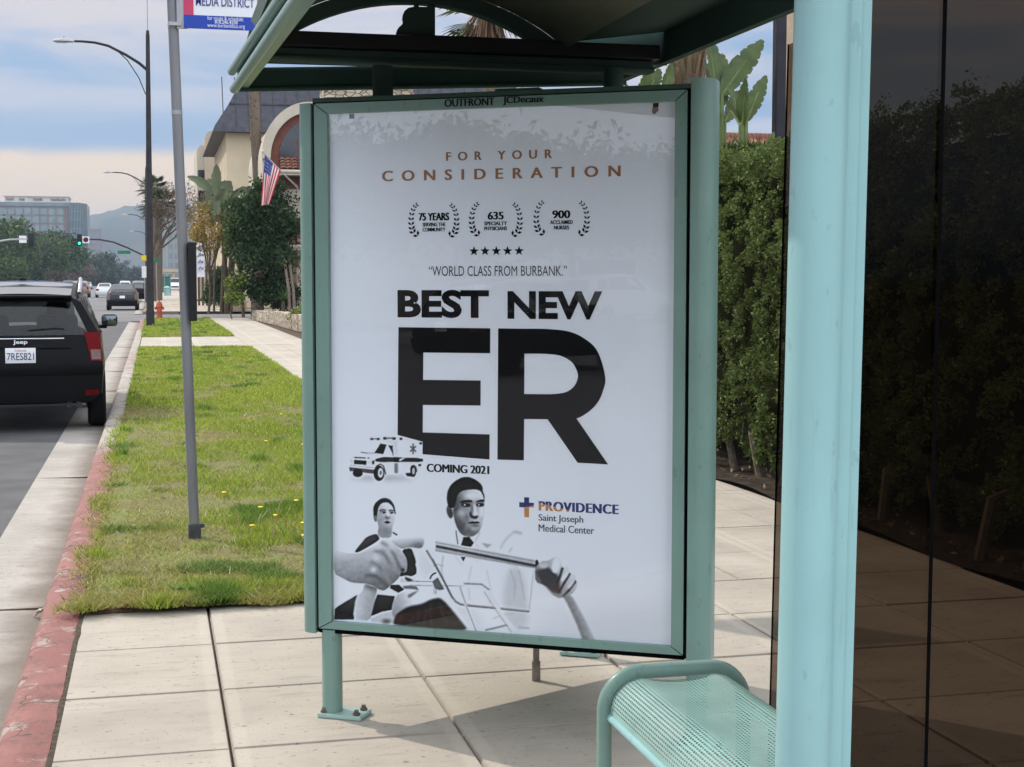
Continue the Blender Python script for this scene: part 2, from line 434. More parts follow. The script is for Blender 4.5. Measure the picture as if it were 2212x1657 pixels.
def kerb_mat():
    m = bpy.data.materials.new('painted_kerb'); m.use_nodes = True
    N, Lk = m.node_tree.nodes, m.node_tree.links
    b = N['Principled BSDF']; b.inputs['Roughness'].default_value = .75
    tc = N.new('ShaderNodeTexCoord'); sp = N.new('ShaderNodeSeparateXYZ'); Lk.new(tc.outputs['Object'], sp.inputs[0])
    def noise(sc, d=5):
        n = N.new('ShaderNodeTexNoise'); n.inputs['Scale'].default_value = sc; n.inputs['Detail'].default_value = d; n.inputs['Roughness'].default_value = .65
        Lk.new(tc.outputs['Object'], n.inputs['Vector']); return n.outputs[0]
    def rng_(v, a, c, lo=0., hi=1.):
        r = N.new('ShaderNodeMapRange'); r.inputs['From Min'].default_value = a; r.inputs['From Max'].default_value = c
        r.inputs['To Min'].default_value = lo; r.inputs['To Max'].default_value = hi; Lk.new(v, r.inputs[0]); return r.outputs[0]
    def ma(op, a, c):
        n = N.new('ShaderNodeMath'); n.operation = op; n.use_clamp = op in ('MULTIPLY', 'ADD')
        for i, v in ((0, a), (1, c)):
            if isinstance(v, (int, float)): n.inputs[i].default_value = v
            else: Lk.new(v, n.inputs[i])
        return n.outputs[0]
    def mix(f, a, c):
        n = N.new('ShaderNodeMix'); n.data_type = 'RGBA'
        if isinstance(f, float): n.inputs[0].default_value = f
        else: Lk.new(f, n.inputs[0])
        for i, v in ((6, a), (7, c)):
            if isinstance(v, tuple): n.inputs[i].default_value = v + (1,)
            else: Lk.new(v, n.inputs[i])
        return n.outputs[2]
    conc = mix(rng_(noise(3.), .3, .7), (.25, .22, .19), (.42, .38, .33))
    red = mix(rng_(noise(2.3), .3, .7), (.20, .070, .060), (.29, .118, .100))
    red = mix(rng_(noise(9.), .52, .68, 0, .7), red, (.15, .055, .05))
    y = sp.outputs[1]
    near = rng_(y, 13.0, 14.6, 1, 0)
    mid = ma('MULTIPLY', ma('MULTIPLY', rng_(y, 25, 27, 0, 1), rng_(y, 31, 33, 1, 0)), rng_(noise(4.), .45, .6, 0., .75))
    far = rng_(y, 46, 48, 0, .8)
    wear = rng_(noise(7.), .34, .42, 0., 1.)
    f = ma('MULTIPLY', ma('ADD', ma('ADD', near, mid), far), ma('MAXIMUM', wear, .25))
    c = mix(f, conc, red)
    c = mix(rng_(noise(11., 5), .54, .68, 0, .75), c, (.12, .07, .06))
    vo = N.new('ShaderNodeTexVoronoi'); vo.feature = 'DISTANCE_TO_EDGE'; vo.inputs['Scale'].default_value = 1.3
    mp = N.new('ShaderNodeMapping'); mp.inputs['Scale'].default_value = (2.2, .8, 1)
    nd = N.new('ShaderNodeTexNoise'); nd.inputs['Scale'].default_value = 5
    Lk.new(tc.outputs['Object'], nd.inputs['Vector'])
    va = N.new('ShaderNodeVectorMath'); va.operation = 'MULTIPLY_ADD'; va.inputs[1].default_value = (.35, .35, .35)
    Lk.new(nd.outputs[1], va.inputs[0]); Lk.new(tc.outputs['Object'], va.inputs[2])
    Lk.new(va.outputs[0], mp.inputs[0]); Lk.new(mp.outputs[0], vo.inputs['Vector'])
    c = mix(rng_(vo.outputs['Distance'], .004, .012, .85, 0.), c, (.06, .035, .03))
    Lk.new(c, b.inputs['Base Color'])
    bn = N.new('ShaderNodeBump'); bn.inputs['Strength'].default_value = .5; bn.inputs['Distance'].default_value = .012
    Lk.new(noise(22.), bn.inputs['Height']); Lk.new(bn.outputs[0], b.inputs['Normal'])
    return m
m_kerb = kerb_mat()
def struct(name, mb, m, smooth=False):
    o = mb.build(name, m, None, smooth); o['kind'] = 'structure'; return o
def sheet(x0, x1, y0, y1, z): return [(x0, y0, z), (x1, y0, z), (x1, y1, z), (x0, y1, z)]
b = MB(); b.quad(*sheet(-9000, 9000, -9000, 9000, -.30)); struct('ground', b, m_ground)
b = MB(); b.quad(*sheet(-26, -.96, -60, 62.3, -.150)); struct('road', b, m_asph)
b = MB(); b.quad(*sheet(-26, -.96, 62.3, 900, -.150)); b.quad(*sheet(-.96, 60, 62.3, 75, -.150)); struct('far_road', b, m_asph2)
b = MB(); b.grid(lambda u, v: (-1.0 + .47 * u, -12 + 73 * v, -.143 - .012 * u), 1, 1)
b.quad(*sheet(-1.0, -.53, 76, 420, -.145)); struct('gutter', b, m_gut)
b = MB()
for y in (-1.2, 1.8, 4.8, 7.75, 12.9, 18, 23, 28, 33, 38, 43): b.box((-.77, y, -.1475), (.44, .012, .008))
struct('gutter_joints', b, m_gap)
# kerb with a worn, slightly uneven arris
b = MB()
prof = [(-.56, -.16), (-.545, -.06), (-.53, -.018), (-.505, -.002), (-.44, .0), (-.357, -.003), (-.352, -.16)]
ys = np.concatenate([np.arange(2.5, 20, .14), np.arange(20, 61, 1.)])
kr = random.Random(4)
vs = []; nP = len(prof)
for y in ys:
    for k, (x, z) in enumerate(prof):
        j = .006 if k in (2, 3, 4) else .002
        vs.append((x + kr.uniform(-j, j), y, z + kr.uniform(-j, j) * .6))
fs = [(i * nP + k, i * nP + k + 1, (i + 1) * nP + k + 1, (i + 1) * nP + k) for i in range(len(ys) - 1) for k in range(nP - 1)]
b.add(vs, fs); struct('kerb', b, m_kerb, True)
b = MB(); b.quad(*sheet(3.7, 16, 19.5, 62, -.03)); b.quad(*sheet(3.6, 40, 75.6, 260, -.03)); struct('verge', b, mat('verge_soil', (.20, .165, .12), .95, .3, 1.5))
b = MB(); b.box((-.45, 190, -.08), (.2, 230, .16), bev=.02); b.box((.4, 75.2, -.08), (1.6, .25, .16)); struct('far_kerb', b, m_gut)
b = MB(); b.box((-26.2, 200, -.08), (.3, 640, .16)); struct('opposite_kerb', b, m_gut)
b = MB(); b.quad(*sheet(-30, -26.05, -60, 520, .0)); struct('opposite_pavement', b, m_gut)
# pavement slabs with tooled joints
def slabs(b, xs, ys):
    r = random.Random(3); g = .0034
    for i in range(len(xs) - 1):
        for j in range(len(ys) - 1):
            x0, x1, y0, y1 = xs[i] + g, xs[i + 1] - g, ys[j] + g, ys[j + 1] - g
            dz = r.uniform(-.0025, .0015); e = .006
            top = [(x0 + e, y0 + e, dz), (x1 - e, y0 + e, dz), (x1 - e, y1 - e, dz), (x0 + e, y1 - e, dz)]
            bot = [(x0, y0, -.02), (x1, y0, -.02), (x1, y1, -.02), (x0, y1, -.02)]
            b.add(top + bot, [(0, 1, 2, 3), (4, 5, 1, 0), (5, 6, 2, 1), (6, 7, 3, 2), (7, 4, 0, 3)])
b = MB()
slabs(b, [-.347, .222, .99, 1.77, 2.555, 3.34, 4.16], [6.905 - .7125 * k for k in range(17)][::-1])
slabs(b, [2.15, 2.9, 3.75], [6.905 + 1.5 * k for k in range(19)])
slabs(b, [3.75, 4.2], [6.905 + 1.5 * k for k in range(19)])
slabs(b, [-.345, .9, 2.15], [33.9, 37.3, 40.8])
slabs(b, [2.15, 3.75], [33.905 + 1.5 * k for k in range(19)])
slabs(b, [-.345, 2.15], [59.9, 61.4])
slabs(b, [-.345, 1.7, 3.7], [75.4 + 3 * k for k in range(60)])
struct('pavement', b, m_side)
b = MB(); b.box((1.9, 1.0, -.105), (4.5, 12.2, .17)); b.box((2.9, 33.9, -.105), (2.6, 54.3, .17)); b.box((.9, 37.3, -.105), (2.49, 6.6, .17)); b.box((1.7, 167, -.105), (4.2, 183, .17))
struct('pavement_bed', b, m_gap)
b = MB(); kr = random.Random(8); n = 90
vs = []
for i in range(n + 1):
    y = -4.8 + 11.7 * i / n; vs += [(-.352 - kr.uniform(0, .010), y, -.001), (-.340 + kr.uniform(0, .008), y, -.0015)]
b.add(vs, [(2 * i, 2 * i + 1, 2 * i + 3, 2 * i + 2) for i in range(n)]); struct('kerb_crack', b, mat('crack_dirt', (.07, .052, .038), .95, .5, 40))
b = MB(); kr = random.Random(12); n = 60; vs = []
for i in range(n + 1):
    x = -.34 + 2.5 * i / n; vs += [(x, 6.885 - kr.uniform(0, .018), .003), (x, 6.96, .018)]
b.add(vs, [(2 * i, 2 * i + 2, 2 * i + 3, 2 * i + 1) for i in range(n)]); struct('lawn_edge_soil', b, mat('edge_soil', (.12, .065, .04), .95, .5, 50, bump=.8, bscale=90))
# parkway lawns
def lawn_z(x, y): return .012 + .022 * vnoise(np.asarray(x) * 2.2 + 9, np.asarray(y) * 2.2 + 3, 5) + .01 * vnoise(np.asarray(x) * 9, np.asarray(y) * 9, 6)
def lawn_soil(x0, x1, y0, y1, nx, ny):
    xs, ys = np.meshgrid(np.linspace(x0, x1, nx), np.linspace(y0, y1, ny))
    z = lawn_z(xs, ys)
    z[0, :] -= .03; z[-1, :] -= .03; z[:, 0] -= .025; z[:, -1] -= .03
    V = np.stack([xs.ravel(), ys.ravel(), z.ravel()], 1)
    i = np.arange(nx * ny).reshape(ny, nx)
    F = np.stack([i[:-1, :-1].ravel(), i[:-1, 1:].ravel(), i[1:, 1:].ravel(), i[1:, :-1].ravel()], 1)
    o = npmesh('lawn_soil', V, F, m_soil, smooth=True); o['kind'] = 'structure'; o.name = 'lawn_soil'
lawn_soil(-.35, 2.15, 6.92, 33.9, 50, 400)
lawn_soil(-.35, 2.15, 40.8, 59.9, 30, 120)
m_blade = col_mat('grass_blades', .6, .35, spec=.2)
def grass(name, x0, x1, y0, y1, n, hmul=1., wmul=1., power=1.7):
    u = nr.random(n)
    y = y0 + (y1 - y0) * u ** power
    x = x0 + (x1 - x0) * nr.random(n)
    if y0 < 10:                                          # blades lean out over the kerb and the pavement edge
        e = (x < x0 + .16) & (y < 17); x[e] -= .13 * nr.random(e.sum()) ** 1.6 * (vnoise(y[e] * 3.1, y[e] * 0, 14) + .25)
        e = y < y0 + .16; y[e] -= .09 * nr.random(e.sum()) ** 1.5 * (vnoise(x[e] * 6.1 + 9, x[e] * 0, 15) + .2)
    p = vnoise(x * 1.5 + 20, y * 1.1, 1) * .6 + vnoise(x * 4.3, y * 3.6, 2) * .4      # lush or thin
    d = vnoise(x * 1.9 + 5, y * 1.5 + 5, 3) * .55 + vnoise(x * 6, y * 5, 4) * .45        # dry
    dry_bias = .17 * np.exp(-((x + .1) / .6) ** 2) * (y < 18) + .07 * (y < 13) + .34 * np.exp(-(((x - .35) / .5) ** 2 + ((y - 7.75) / .42) ** 2))
    dry = np.clip((d + dry_bias - .53) * 4.2, 0, 1)
    clump = np.clip((vnoise(x * 3.6 + 40, y * 3.0 + 7, 8) - .80) * 8, 0, 1)
    keep = nr.random(n) < np.clip(.45 + p * .9 - dry * .45 + clump, .12, 1)
    edge = (y < y0 + .28) & (nr.random(n) < .8) if y0 < 10 else np.zeros(n, bool)
    keep |= edge
    x, y, p, dry, clump, edge = (a[keep] for a in (x, y, p, dry, clump, edge))
    n = len(x)
    h = (.018 + .036 * nr.random(n) * (.5 + p) + .03 * clump + .02 * edge) * hmul * (1 - .45 * dry)
    lod = np.clip((y - 6) / 9, .8, 5)
    w = (.0026 + .0034 * nr.random(n) + .0025 * clump) * wmul * lod ** .75
    a = nr.random(n) * 2 * np.pi; lean = (.35 + .75 * nr.random(n)) * h * (1 + .9 * dry)
    la = nr.random(n) * 2 * np.pi
    z = lawn_z(x, y) - .006
    dx, dy = np.cos(a) * w, np.sin(a) * w
    V = np.empty((n, 3, 3))
    V[:, 0] = np.stack([x - dx, y - dy, z], 1); V[:, 1] = np.stack([x + dx, y + dy, z], 1)
    V[:, 2] = np.stack([x + np.cos(la) * lean, y + np.sin(la) * lean, z + h], 1)
    g = np.array([.18, .26, .036]); g2 = np.array([.38, .43, .065]); dr = np.array([.35, .275, .115]); ck = np.array([.09, .20, .035])
    t = nr.random(n)[:, None]
    wmul_ = 1; base = g * (1 - t) + g2 * t
    lg = np.clip((vnoise(x * .8 + 3, y * .5, 9) - .4) * 2.5, 0, 1)[:, None]
    base = base * (1 - .35 * lg) + g2 * 1.05 * .35 * lg
    dd = (dry * (.4 + .6 * nr.random(n)))[:, None]
    c = base * (1 - dd) + dr * dd
    c = c * (1 - .75 * clump[:, None]) + ck * .75 * clump[:, None]
    c *= (.5 + 1.0 * nr.random(n))[:, None]
    fl = nr.random(n) < .004 * (p > .45); c[fl] = [.75, .74, .55]; V[fl, 2, 2] += .012
    o = npmesh(name, V.reshape(-1, 3), np.arange(3 * n).reshape(n, 3), m_blade, cols=np.repeat(c, 3, 0))
    return tag(o, kind='stuff')
tag(grass('lawn_grass', -.35, 2.13, 6.88, 33.9, 300000), 'mown green lawn grass with dry patches between kerb and pavement', 'grass')
tag(grass('parkway_grass', -.35, 2.13, 40.8, 59.9, 60000, 1.2, 1.0, 1.2), 'shorter lawn patch beyond the cross walkway around the street lamp', 'grass')
# ------------------------------------------------------------------ street furniture in front
AQ = (.27, .50, .44)
def painted(name, col, rough=.35, spots=True):
    m = mat(name, col, rough, .07, 3., bump=.03, bscale=220, coat=.1, scuff=.22)
    return m
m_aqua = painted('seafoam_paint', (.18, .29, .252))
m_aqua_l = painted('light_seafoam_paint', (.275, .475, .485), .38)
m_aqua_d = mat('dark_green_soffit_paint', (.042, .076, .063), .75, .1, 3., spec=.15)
m_plate_p = painted('worn_plate_paint', (.30, .43, .39))
m_black = mat('black_metal', (.012, .012, .014), .5, .2)
m_steel = mat('galvanised_steel', (.30, .30, .31), .5, .25, 18., metal=.55, bump=.15, bscale=90, col2=(.40, .40, .42), stretch=(1, 1, .25))
m_bolt = mat('rusty_bolt', (.16, .13, .10), .6, .3, 40, metal=.6)
m_rubber = mat('black_gasket', (.003, .003, .0035), .95, .2, spec=.02)
# ---- kiosk with the poster
KL = Vector((.593, 5.041, 0)); KU = Vector((.8603, -.5098, 0)); KN = Vector((-.5098, -.8603, 0)); KW = 1.1986
ZT, ZB = 2.098, .343
UP = Vector((0, 0, 1))
def K(u, z, d=0.): return KL + KU * u + KN * d + UP * z      # d: towards the viewer
kiosk = thing('advertising_kiosk', 'seafoam green kiosk on legs framing a large white hospital poster', 'advertising kiosk', (1.1, 5.0, 0))
KO = tuple(kiosk.location)
def kp(name, mb, m, parent=None, smooth=False): return mb.build(name, m, parent or kiosk, smooth, off=KO)
def kbox(b, u0, u1, z0, z1, d0, d1):
    b.add([K(u0, z0, d0), K(u1, z0, d0), K(u1, z0, d1), K(u0, z0, d1), K(u0, z1, d0), K(u1, z1, d0), K(u1, z1, d1), K(u0, z1, d1)],
          [(0, 1, 2, 3), (4, 5, 6, 7), (0, 1, 5, 4), (1, 2, 6, 5), (2, 3, 7, 6), (3, 0, 4, 7)])
ZF0, ZF1 = .305, 2.146
# back carcass between the two display faces (wedge plan)
BK = Vector((1.665, 5.66, 0))
b = MB(); pl = [K(-.06, 0, -.05), K(1.25, 0, -.05), Vector((1.74, 5.55, 0)), BK]
b.prism([(p.x, p.y) for p in pl], (0, 0, ZF0 + .01), (1, 0, 0), (0, 1, 0), (0, 0, ZF1 - ZF0 - .03)); kp('carcass', b, m_aqua)
# rounded end posts
def endpost(u0, u1, front, back, z0, z1, flip, rd):
    pts = []; n = 10
    for i in range(n + 1):
        w = math.pi / 2 * i / n; ru = (u1 - u0) * .92
        if flip: pts.append((u1 - ru + ru * math.sin(w), front - rd * (1 - math.cos(w))))
        else: pts.append((u0 + ru - ru * math.sin(w), front - rd * (1 - math.cos(w))))
    pts += [(pts[-1][0], back), (u0 if flip else u1, back), (u0 if flip else u1, front)]
    b = MB(); P0 = [K(u, z0, d) for u, d in pts]; P1 = [K(u, z1, d) for u, d in pts]; k = len(pts)
    b.add(P0 + P1, [tuple(range(k)), tuple(range(k, 2 * k))] + [(i, (i + 1) % k, (i + 1) % k + k, i + k) for i in range(k)])
    return b
kp('end_post', endpost(-.112, -.057, .030, -.09, ZF0 - .005, ZF1 - .012, False, .035), m_aqua, smooth=30)
kp('end_post', endpost(1.251, 1.322, .032, -.09, ZF0 - .012, ZF1 + .022, True, .07), m_aqua, smooth=30)
# frame of four mitred bars, black gaskets in the joints
def bar(pts, name):
    b = MB(); e = .0
    f = [K(u, z, .022) for u, z in pts]; g = [K(u, z, -.03) for u, z in pts]; k = len(pts)
    b.add(f + g, [tuple(range(k)), tuple(range(k, 2 * k))] + [(i, (i + 1) % k, (i + 1) % k + k, i + k) for i in range(k)])
    return b
uo0, uo1, g = -.048, 1.238, .0022
frame = kp('frame', bar([(uo0, ZF0 + .012 + g), (0, ZB + g), (0, ZT - g), (uo0, ZF1 - .014 - g)], 'frame'), m_aqua)
kp('frame_bar', bar([(KW, ZB + g), (uo1, ZF0 + .012 + g), (uo1, ZF1 - .014 - g), (KW, ZT - g)], 'f'), m_aqua, frame)
kp('frame_bar', bar([(uo0 + g, ZF0 + .012), (uo1 - g, ZF0 + .012), (KW - g, ZB), (0 + g, ZB)], 'f'), m_aqua, frame)
topbar = kp('frame_bar', bar([(uo0 + g, ZF1 - .014), (0 + g, ZT), (KW - g, ZT), (uo1 - g, ZF1 - .014)], 'f'), m_aqua, frame)
b = MB(); kbox(b, -.057, 1.251, ZF0 - .006, ZF1 - .004, -.045, -.032); kbox(b, -.057, -.049, ZF0, ZF1, -.032, .012); kbox(b, 1.2395, 1.2505, ZF0, ZF1, -.032, .012)
kbox(b, -.05, 1.24, ZF0 - .004, ZF0 + .010, -.032, .015)
kp('gasket', b, m_rubber)
b = MB(); kbox(b, -.05, 1.25, ZF1 - .010, ZF1 + .004, -.05, .028); kbox(b, .60, .75, ZF1 + .004, ZF1 + .012, -.03, .02); kp('top_cap', b, m_aqua_d)
# maker's lettering on the top bar
b = MB(); o = K(0, 0, .0245)
write_bold(b, 'OUTFRONT', o, KU, UP, .425, .600, ZT + .007, ZT + .032, .003, KN); kp('maker_lettering', b, m_black, frame); b = MB(); write_bold(b, 'JCDecaux', o, KU, UP, .628, .768, ZT + .005, ZT + .033, .003, KN)
kp('maker_lettering', b, m_black, frame)
# legs, base plates, bolts
def leg(x, y, z1, r, px, py, nm='leg'):
    b = MB(); b.tube([(x, y, .012), (x, y, z1)], r, 20); L = kp(nm, b, m_aqua, smooth=True)
    b = MB(); b.box((px, py, .010), (.165, .105, .016), R(-30.6), .004); bp = kp('base_plate', b, m_plate_p, L)
    b = MB()
    for du, dn in ((.06, .035), (.06, -.03), (-.062, .035), (-.062, -.03)):
        q = Vector((px, py, 0)) + KU * du + KN * dn
        b.lathe([(.013, .018), (.013, .026), (.008, .026), (.008, .036), (0, .037)], 6, q)
    pieces(b, 'bolt', m_bolt, L, False, KO)
leg(.588, 5.058, .312, .036, .628, 5.040); leg(1.671, 5.655, .36, .036, 1.683, 5.66); leg(1.70, 4.40, .36, .036, 1.72, 4.40)
b = MB(); b.tube([(1.400, 5.322, 0), (1.400, 5.322, .33)], .0125, 12); b.tube([(1.400, 5.322, 0), (1.400, 5.322, .075)], .017, 12); kp('conduit', b, mat('conduit_steel', (.20, .17, .15), .5, .3, 20, metal=.5), smooth=True)
for x in (827, 1325):
    q = at(x, 180, Y=5.15); zt_ = at(x, 143 if x < 1000 else 148, Y=5.15).z; b = MB(); b.tube([(q.x, q.y, ZF1 - .03), (q.x, q.y, zt_)], .0365, 20); kp('hanger_post', b, m_aqua_d, smooth=True)
# ---- poster: sheet, lettering, printed picture
PH = np.array([[707, 253], [1460, 214], [1453, 1391], [727, 1343]], float)
def homog(src, dst):
    A = []; y = []
    for (a, c), (u, v) in zip(src, dst):
        A.append([a, c, 1, 0, 0, 0, -u * a, -u * c]); A.append([0, 0, 0, a, c, 1, -v * a, -v * c]); y += [u, v]
    h = np.linalg.solve(np.array(A), np.array(y)); return np.append(h, 1).reshape(3, 3)
HM = homog(PH, [(0, ZT), (KW, ZT), (KW, ZB), (0, ZB)]); HI = np.linalg.inv(HM)
def pp(x, y):
    """poster plane coordinates (u, z) of a point printed on the poster, given in photo pixels (2212 wide)"""
    q = HM @ np.array([x, y, 1.0]); return (q[0] / q[2], q[1] / q[2])
def s25(x, y): return x * .8848, y * .8848
m_paper = mat('poster_paper', (.80, .845, .92), .7, .02, 2., spec=.1)
b = MB(); nU, nV = 24, 30
b.quad(K(-.005, ZB - .005, .0), K(KW + .005, ZB - .005, .0), K(KW + .005, ZT + .005, .0), K(-.005, ZT + .005, .0))
poster = kp('poster', b, m_paper)
m_ink = mat('black_ink', (.006, .006, .007), .7, .1, spec=.08)
m_copper = mat('copper_ink', (.33, .155, .075), .5, .05)
m_navy = mat('navy_ink', (.012, .025, .13), .5, .05)
m_orange = mat('orange_ink', (.52, .22, .06), .5, .05)
m_grayink = mat('grey_ink', (.06, .075, .11), .5, .05)
DL = .0009
def pwrite(b, s, tl, bl, br, off=0., space=1., d=DL, bold=0.):
    """letters from the photo pixels of their top-left, bottom-left and bottom-right ink corners; bold in parts of the letter height"""
    (u0, z0), (u1, z1), (ut, zt) = pp(*bl), pp(*br), pp(*tl); zm = (z0 + z1) / 2
    if bold: write_bold(b, s, K(0, 0, d), KU, UP, u0, u1, zm, zt, bold * (zt - zm), KN, off, space, 4)
    else: write(b, s, K(0, 0, d), KU, UP, u0, u1, zm, zt, off, space)
def ppoly(b, pts, d=DL): b.add([K(*pp(x, y), d) for x, y in pts], [tuple(range(len(pts)))])
b = MB()
pwrite(b, 'FOR YOUR', (960, 332), (960, 350), (1190, 343), .004, 2.1, bold=.09); kp('heading_lettering', b, m_copper, poster); b = MB(); pwrite(b, 'CONSIDERATION', (820, 375), (822, 399), (1339, 378), .004, 2.05, bold=.10)
kp('heading_lettering', b, m_copper, poster)
b = MB()
pwrite(b, '“WORLD CLASS FROM BURBANK.”', (925, 580), (925, 602), (1223, 597), -.002)
kp('quote_lettering', b, m_ink, poster); b = MB(); pwrite(b, 'BEST', (858, 632), (858, 692), (1055, 692), .040); kp('slogan_lettering', b, m_ink, poster); b = MB(); pwrite(b, 'NEW', (1095, 632), (1095, 692), (1300, 692), .040)
kp('slogan_lettering', b, m_ink, poster); b = MB(); pwrite(b, 'COMING 2021', (923, 1006), (923, 1025), (1058, 1026), 0., bold=.15)
kp('date_lettering', b, m_ink, poster)
# laurels
def z4(x, y): return s25(780 + x * .4159, 250 + y * .4159)
for (x0, x1, yt, yb, t1, t2, t3, tx) in ((521, 808, 615, 808, '75 YEARS', 'SERVING THE', 'COMMUNITY', (575, 755, 598, 733)),
                                         (876, 1181, 605, 800, '635', 'SPECIALTY', 'PHYSICIANS', (980, 1075, 960, 1095)),
                                         (1255, 1577, 590, 790, '900', 'ACCLAIMED', 'NURSES', (1360, 1467, 1348, 1482))):
    w = (x1 - x0) / 2; h = yb - yt; cy = (yt + yb) / 2; b = MB()
    for side in (-1, 1):
        for i in range(9):
            t = i / 8; ang = R(-68 + 138 * t)                                    # bottom to top along a bow
            bx = (x0 + x1) / 2 + side * (w * .63 + w * .30 * math.cos(ang) - (w * .10 if t < .1 else 0)); by = cy - math.sin(ang) * h * .50 - (h * .02)
            tx_, ty_ = -side * math.sin(ang) * w * .30, -math.cos(ang) * h * .5; L = math.hypot(tx_, ty_); tx_, ty_ = tx_ / L, ty_ / L
            sz = (30 - 13 * t)
            for sgn in (-1, 1):
                ax, ay = tx_ * .75 + sgn * ty_ * .75, ty_ * .75 - sgn * tx_ * .75
                nx, ny = -ay, ax
                p = [(bx, by), (bx + ax * sz * .5 + nx * sz * .26, by + ay * sz * .5 + ny * sz * .26), (bx + ax * sz, by + ay * sz), (bx + ax * sz * .5 - nx * sz * .26, by + ay * sz * .5 - ny * sz * .26)]
                ppoly(b, [z4(*q) for q in p])
    sl = -.028
    ty = yt + h * (.235 if t1 != '75 YEARS' else .25)
    hh = h * .235
    pwrite(b, t1, z4(tx[0], ty), z4(tx[0], ty + hh), z4(tx[1], ty + hh + sl * (tx[1] - tx[0])), .004, bold=.13)
    ty += hh + h * .06
    for t_ in (t2, t3):
        k = {'NURSES': (1370, 1460)}.get(t_, (tx[2], tx[3]))
        pwrite(b, t_, z4(k[0], ty), z4(k[0], ty + h * .115), z4(k[1], ty + h * .115 + sl * (k[1] - k[0])), .004, bold=.11); ty += h * .155
    kp('laurel_award', b, m_ink, poster)
for cx, cy in ((901, 884), (966, 882), (1032, 881), (1098, 880), (1166, 879)):
    b = MB(); ppoly(b, [z4(cx + (30 if i % 2 == 0 else 12.5) * math.sin(math.pi * i / 5), cy - (30 if i % 2 == 0 else 12.5) * math.cos(math.pi * i / 5)) for i in range(10)]); kp('star', b, m_ink, poster)
b = MB()   # giant E R
for q in ([(860, 713), (914, 713), (914, 959), (860, 945)], [(914, 713), (1058, 713), (1058, 767), (914, 767)], [(914, 826), (1038, 826), (1038, 880), (914, 880)], [(914, 939), (1058, 942), (1058, 996), (914, 986)]):
    ppoly(b, q)
ppoly(b, [(1075, 713), (1132, 713), (1132, 997), (1075, 996)])
inn = [(1132, 767), (1180, 767), (1211, 771), (1233, 783), (1243, 797), (1248, 813), (1244, 829), (1236, 840), (1222, 849), (1200, 853), (1176, 854), (1132, 854)]
outer = [(1132, 713), (1180, 713), (1228, 718), (1262, 733), (1290, 760), (1307, 815), (1302, 846), (1290, 872), (1266, 895), (1236, 908), (1186, 908), (1132, 908)]
def smooth_line(P, k=5):
    o = []
    for i in range(len(P) - 1):
        a, b_, c, d = np.array(P[max(i - 1, 0)]), np.array(P[i]), np.array(P[i + 1]), np.array(P[min(i + 2, len(P) - 1)])
        for j in range(k):
            t = j / k; o.append(tuple(.5 * (2 * b_ + (c - a) * t + (2 * a - 5 * b_ + 4 * c - d) * t * t + (3 * b_ - a - 3 * c + d) * t ** 3)))
    return o + [P[-1]]
outer, inn = smooth_line(outer), smooth_line(inn)
for i in range(len(inn) - 1): ppoly(b, [outer[i], outer[i + 1], inn[i + 1], inn[i]])
ppoly(b, [(1182, 907), (1244, 904), (1314, 1004), (1248, 1001)], DL + .0005)
kp('large_letters', b, m_ink, poster)
def z3(x, y): return s25(800 + x * .4069, 1100 + y * .4069)
b = MB(); ppoly(b, [z3(*q) for q in ((1181, 286), (1211, 287), (1211, 318), (1240, 319), (1240, 333), (1211, 342), (1182, 347), (1152, 345), (1152, 316), (1181, 317))])
kp('logo_cross', b, m_navy, poster)
b = MB(); ppoly(b, [z3(*q) for q in ((1182, 348), (1211, 343), (1240, 334), (1240, 346), (1211, 347), (1211, 406), (1183, 404))]); kp('logo_cross', b, m_orange, poster)
def two_tone():
    m = m_navy.copy(); m.name = 'navy_orange_ink'
    N, Lk = m.node_tree.nodes, m.node_tree.links
    g = N.new('ShaderNodeNewGeometry'); d = N.new('ShaderNodeVectorMath'); d.operation = 'DOT_PRODUCT'
    a0, a1 = K(*pp(*z3(1268, 318))), K(*pp(*z3(1490, 372)))
    t = (a1 - a0).normalized(); nrm = UP * t.dot(KU) - KU * t.z
    d.inputs[1].default_value = nrm; Lk.new(g.outputs['Position'], d.inputs[0])
    c = N.new('ShaderNodeMath'); c.operation = 'GREATER_THAN'; c.inputs[1].default_value = nrm.dot(a0); Lk.new(d.outputs['Value'], c.inputs[0])
    mx = N.new('ShaderNodeMix'); mx.data_type = 'RGBA'; mx.inputs[6].default_value = (.52, .22, .06, 1); mx.inputs[7].default_value = (.02, .035, .17, 1)
    Lk.new(c.outputs[0], mx.inputs[0]); Lk.new(mx.outputs[2], N['Principled BSDF'].inputs['Base Color']); return m
b = MB(); pwrite(b, 'PROVIDENCE', z3(1268, 308), z3(1268, 364), z3(1748, 384), .0, 1.12, bold=.17); kp('logo_lettering', b, two_tone(), poster)
b = MB(); pwrite(b, 'Saint Joseph', z3(1268, 385), z3(1268, 437), z3(1536, 448), .0, bold=.05); pwrite(b, 'Medical Center', z3(1268, 445), z3(1268, 492), z3(1602, 500), .0, bold=.05)
kp('hospital_lettering', b, m_grayink, poster)
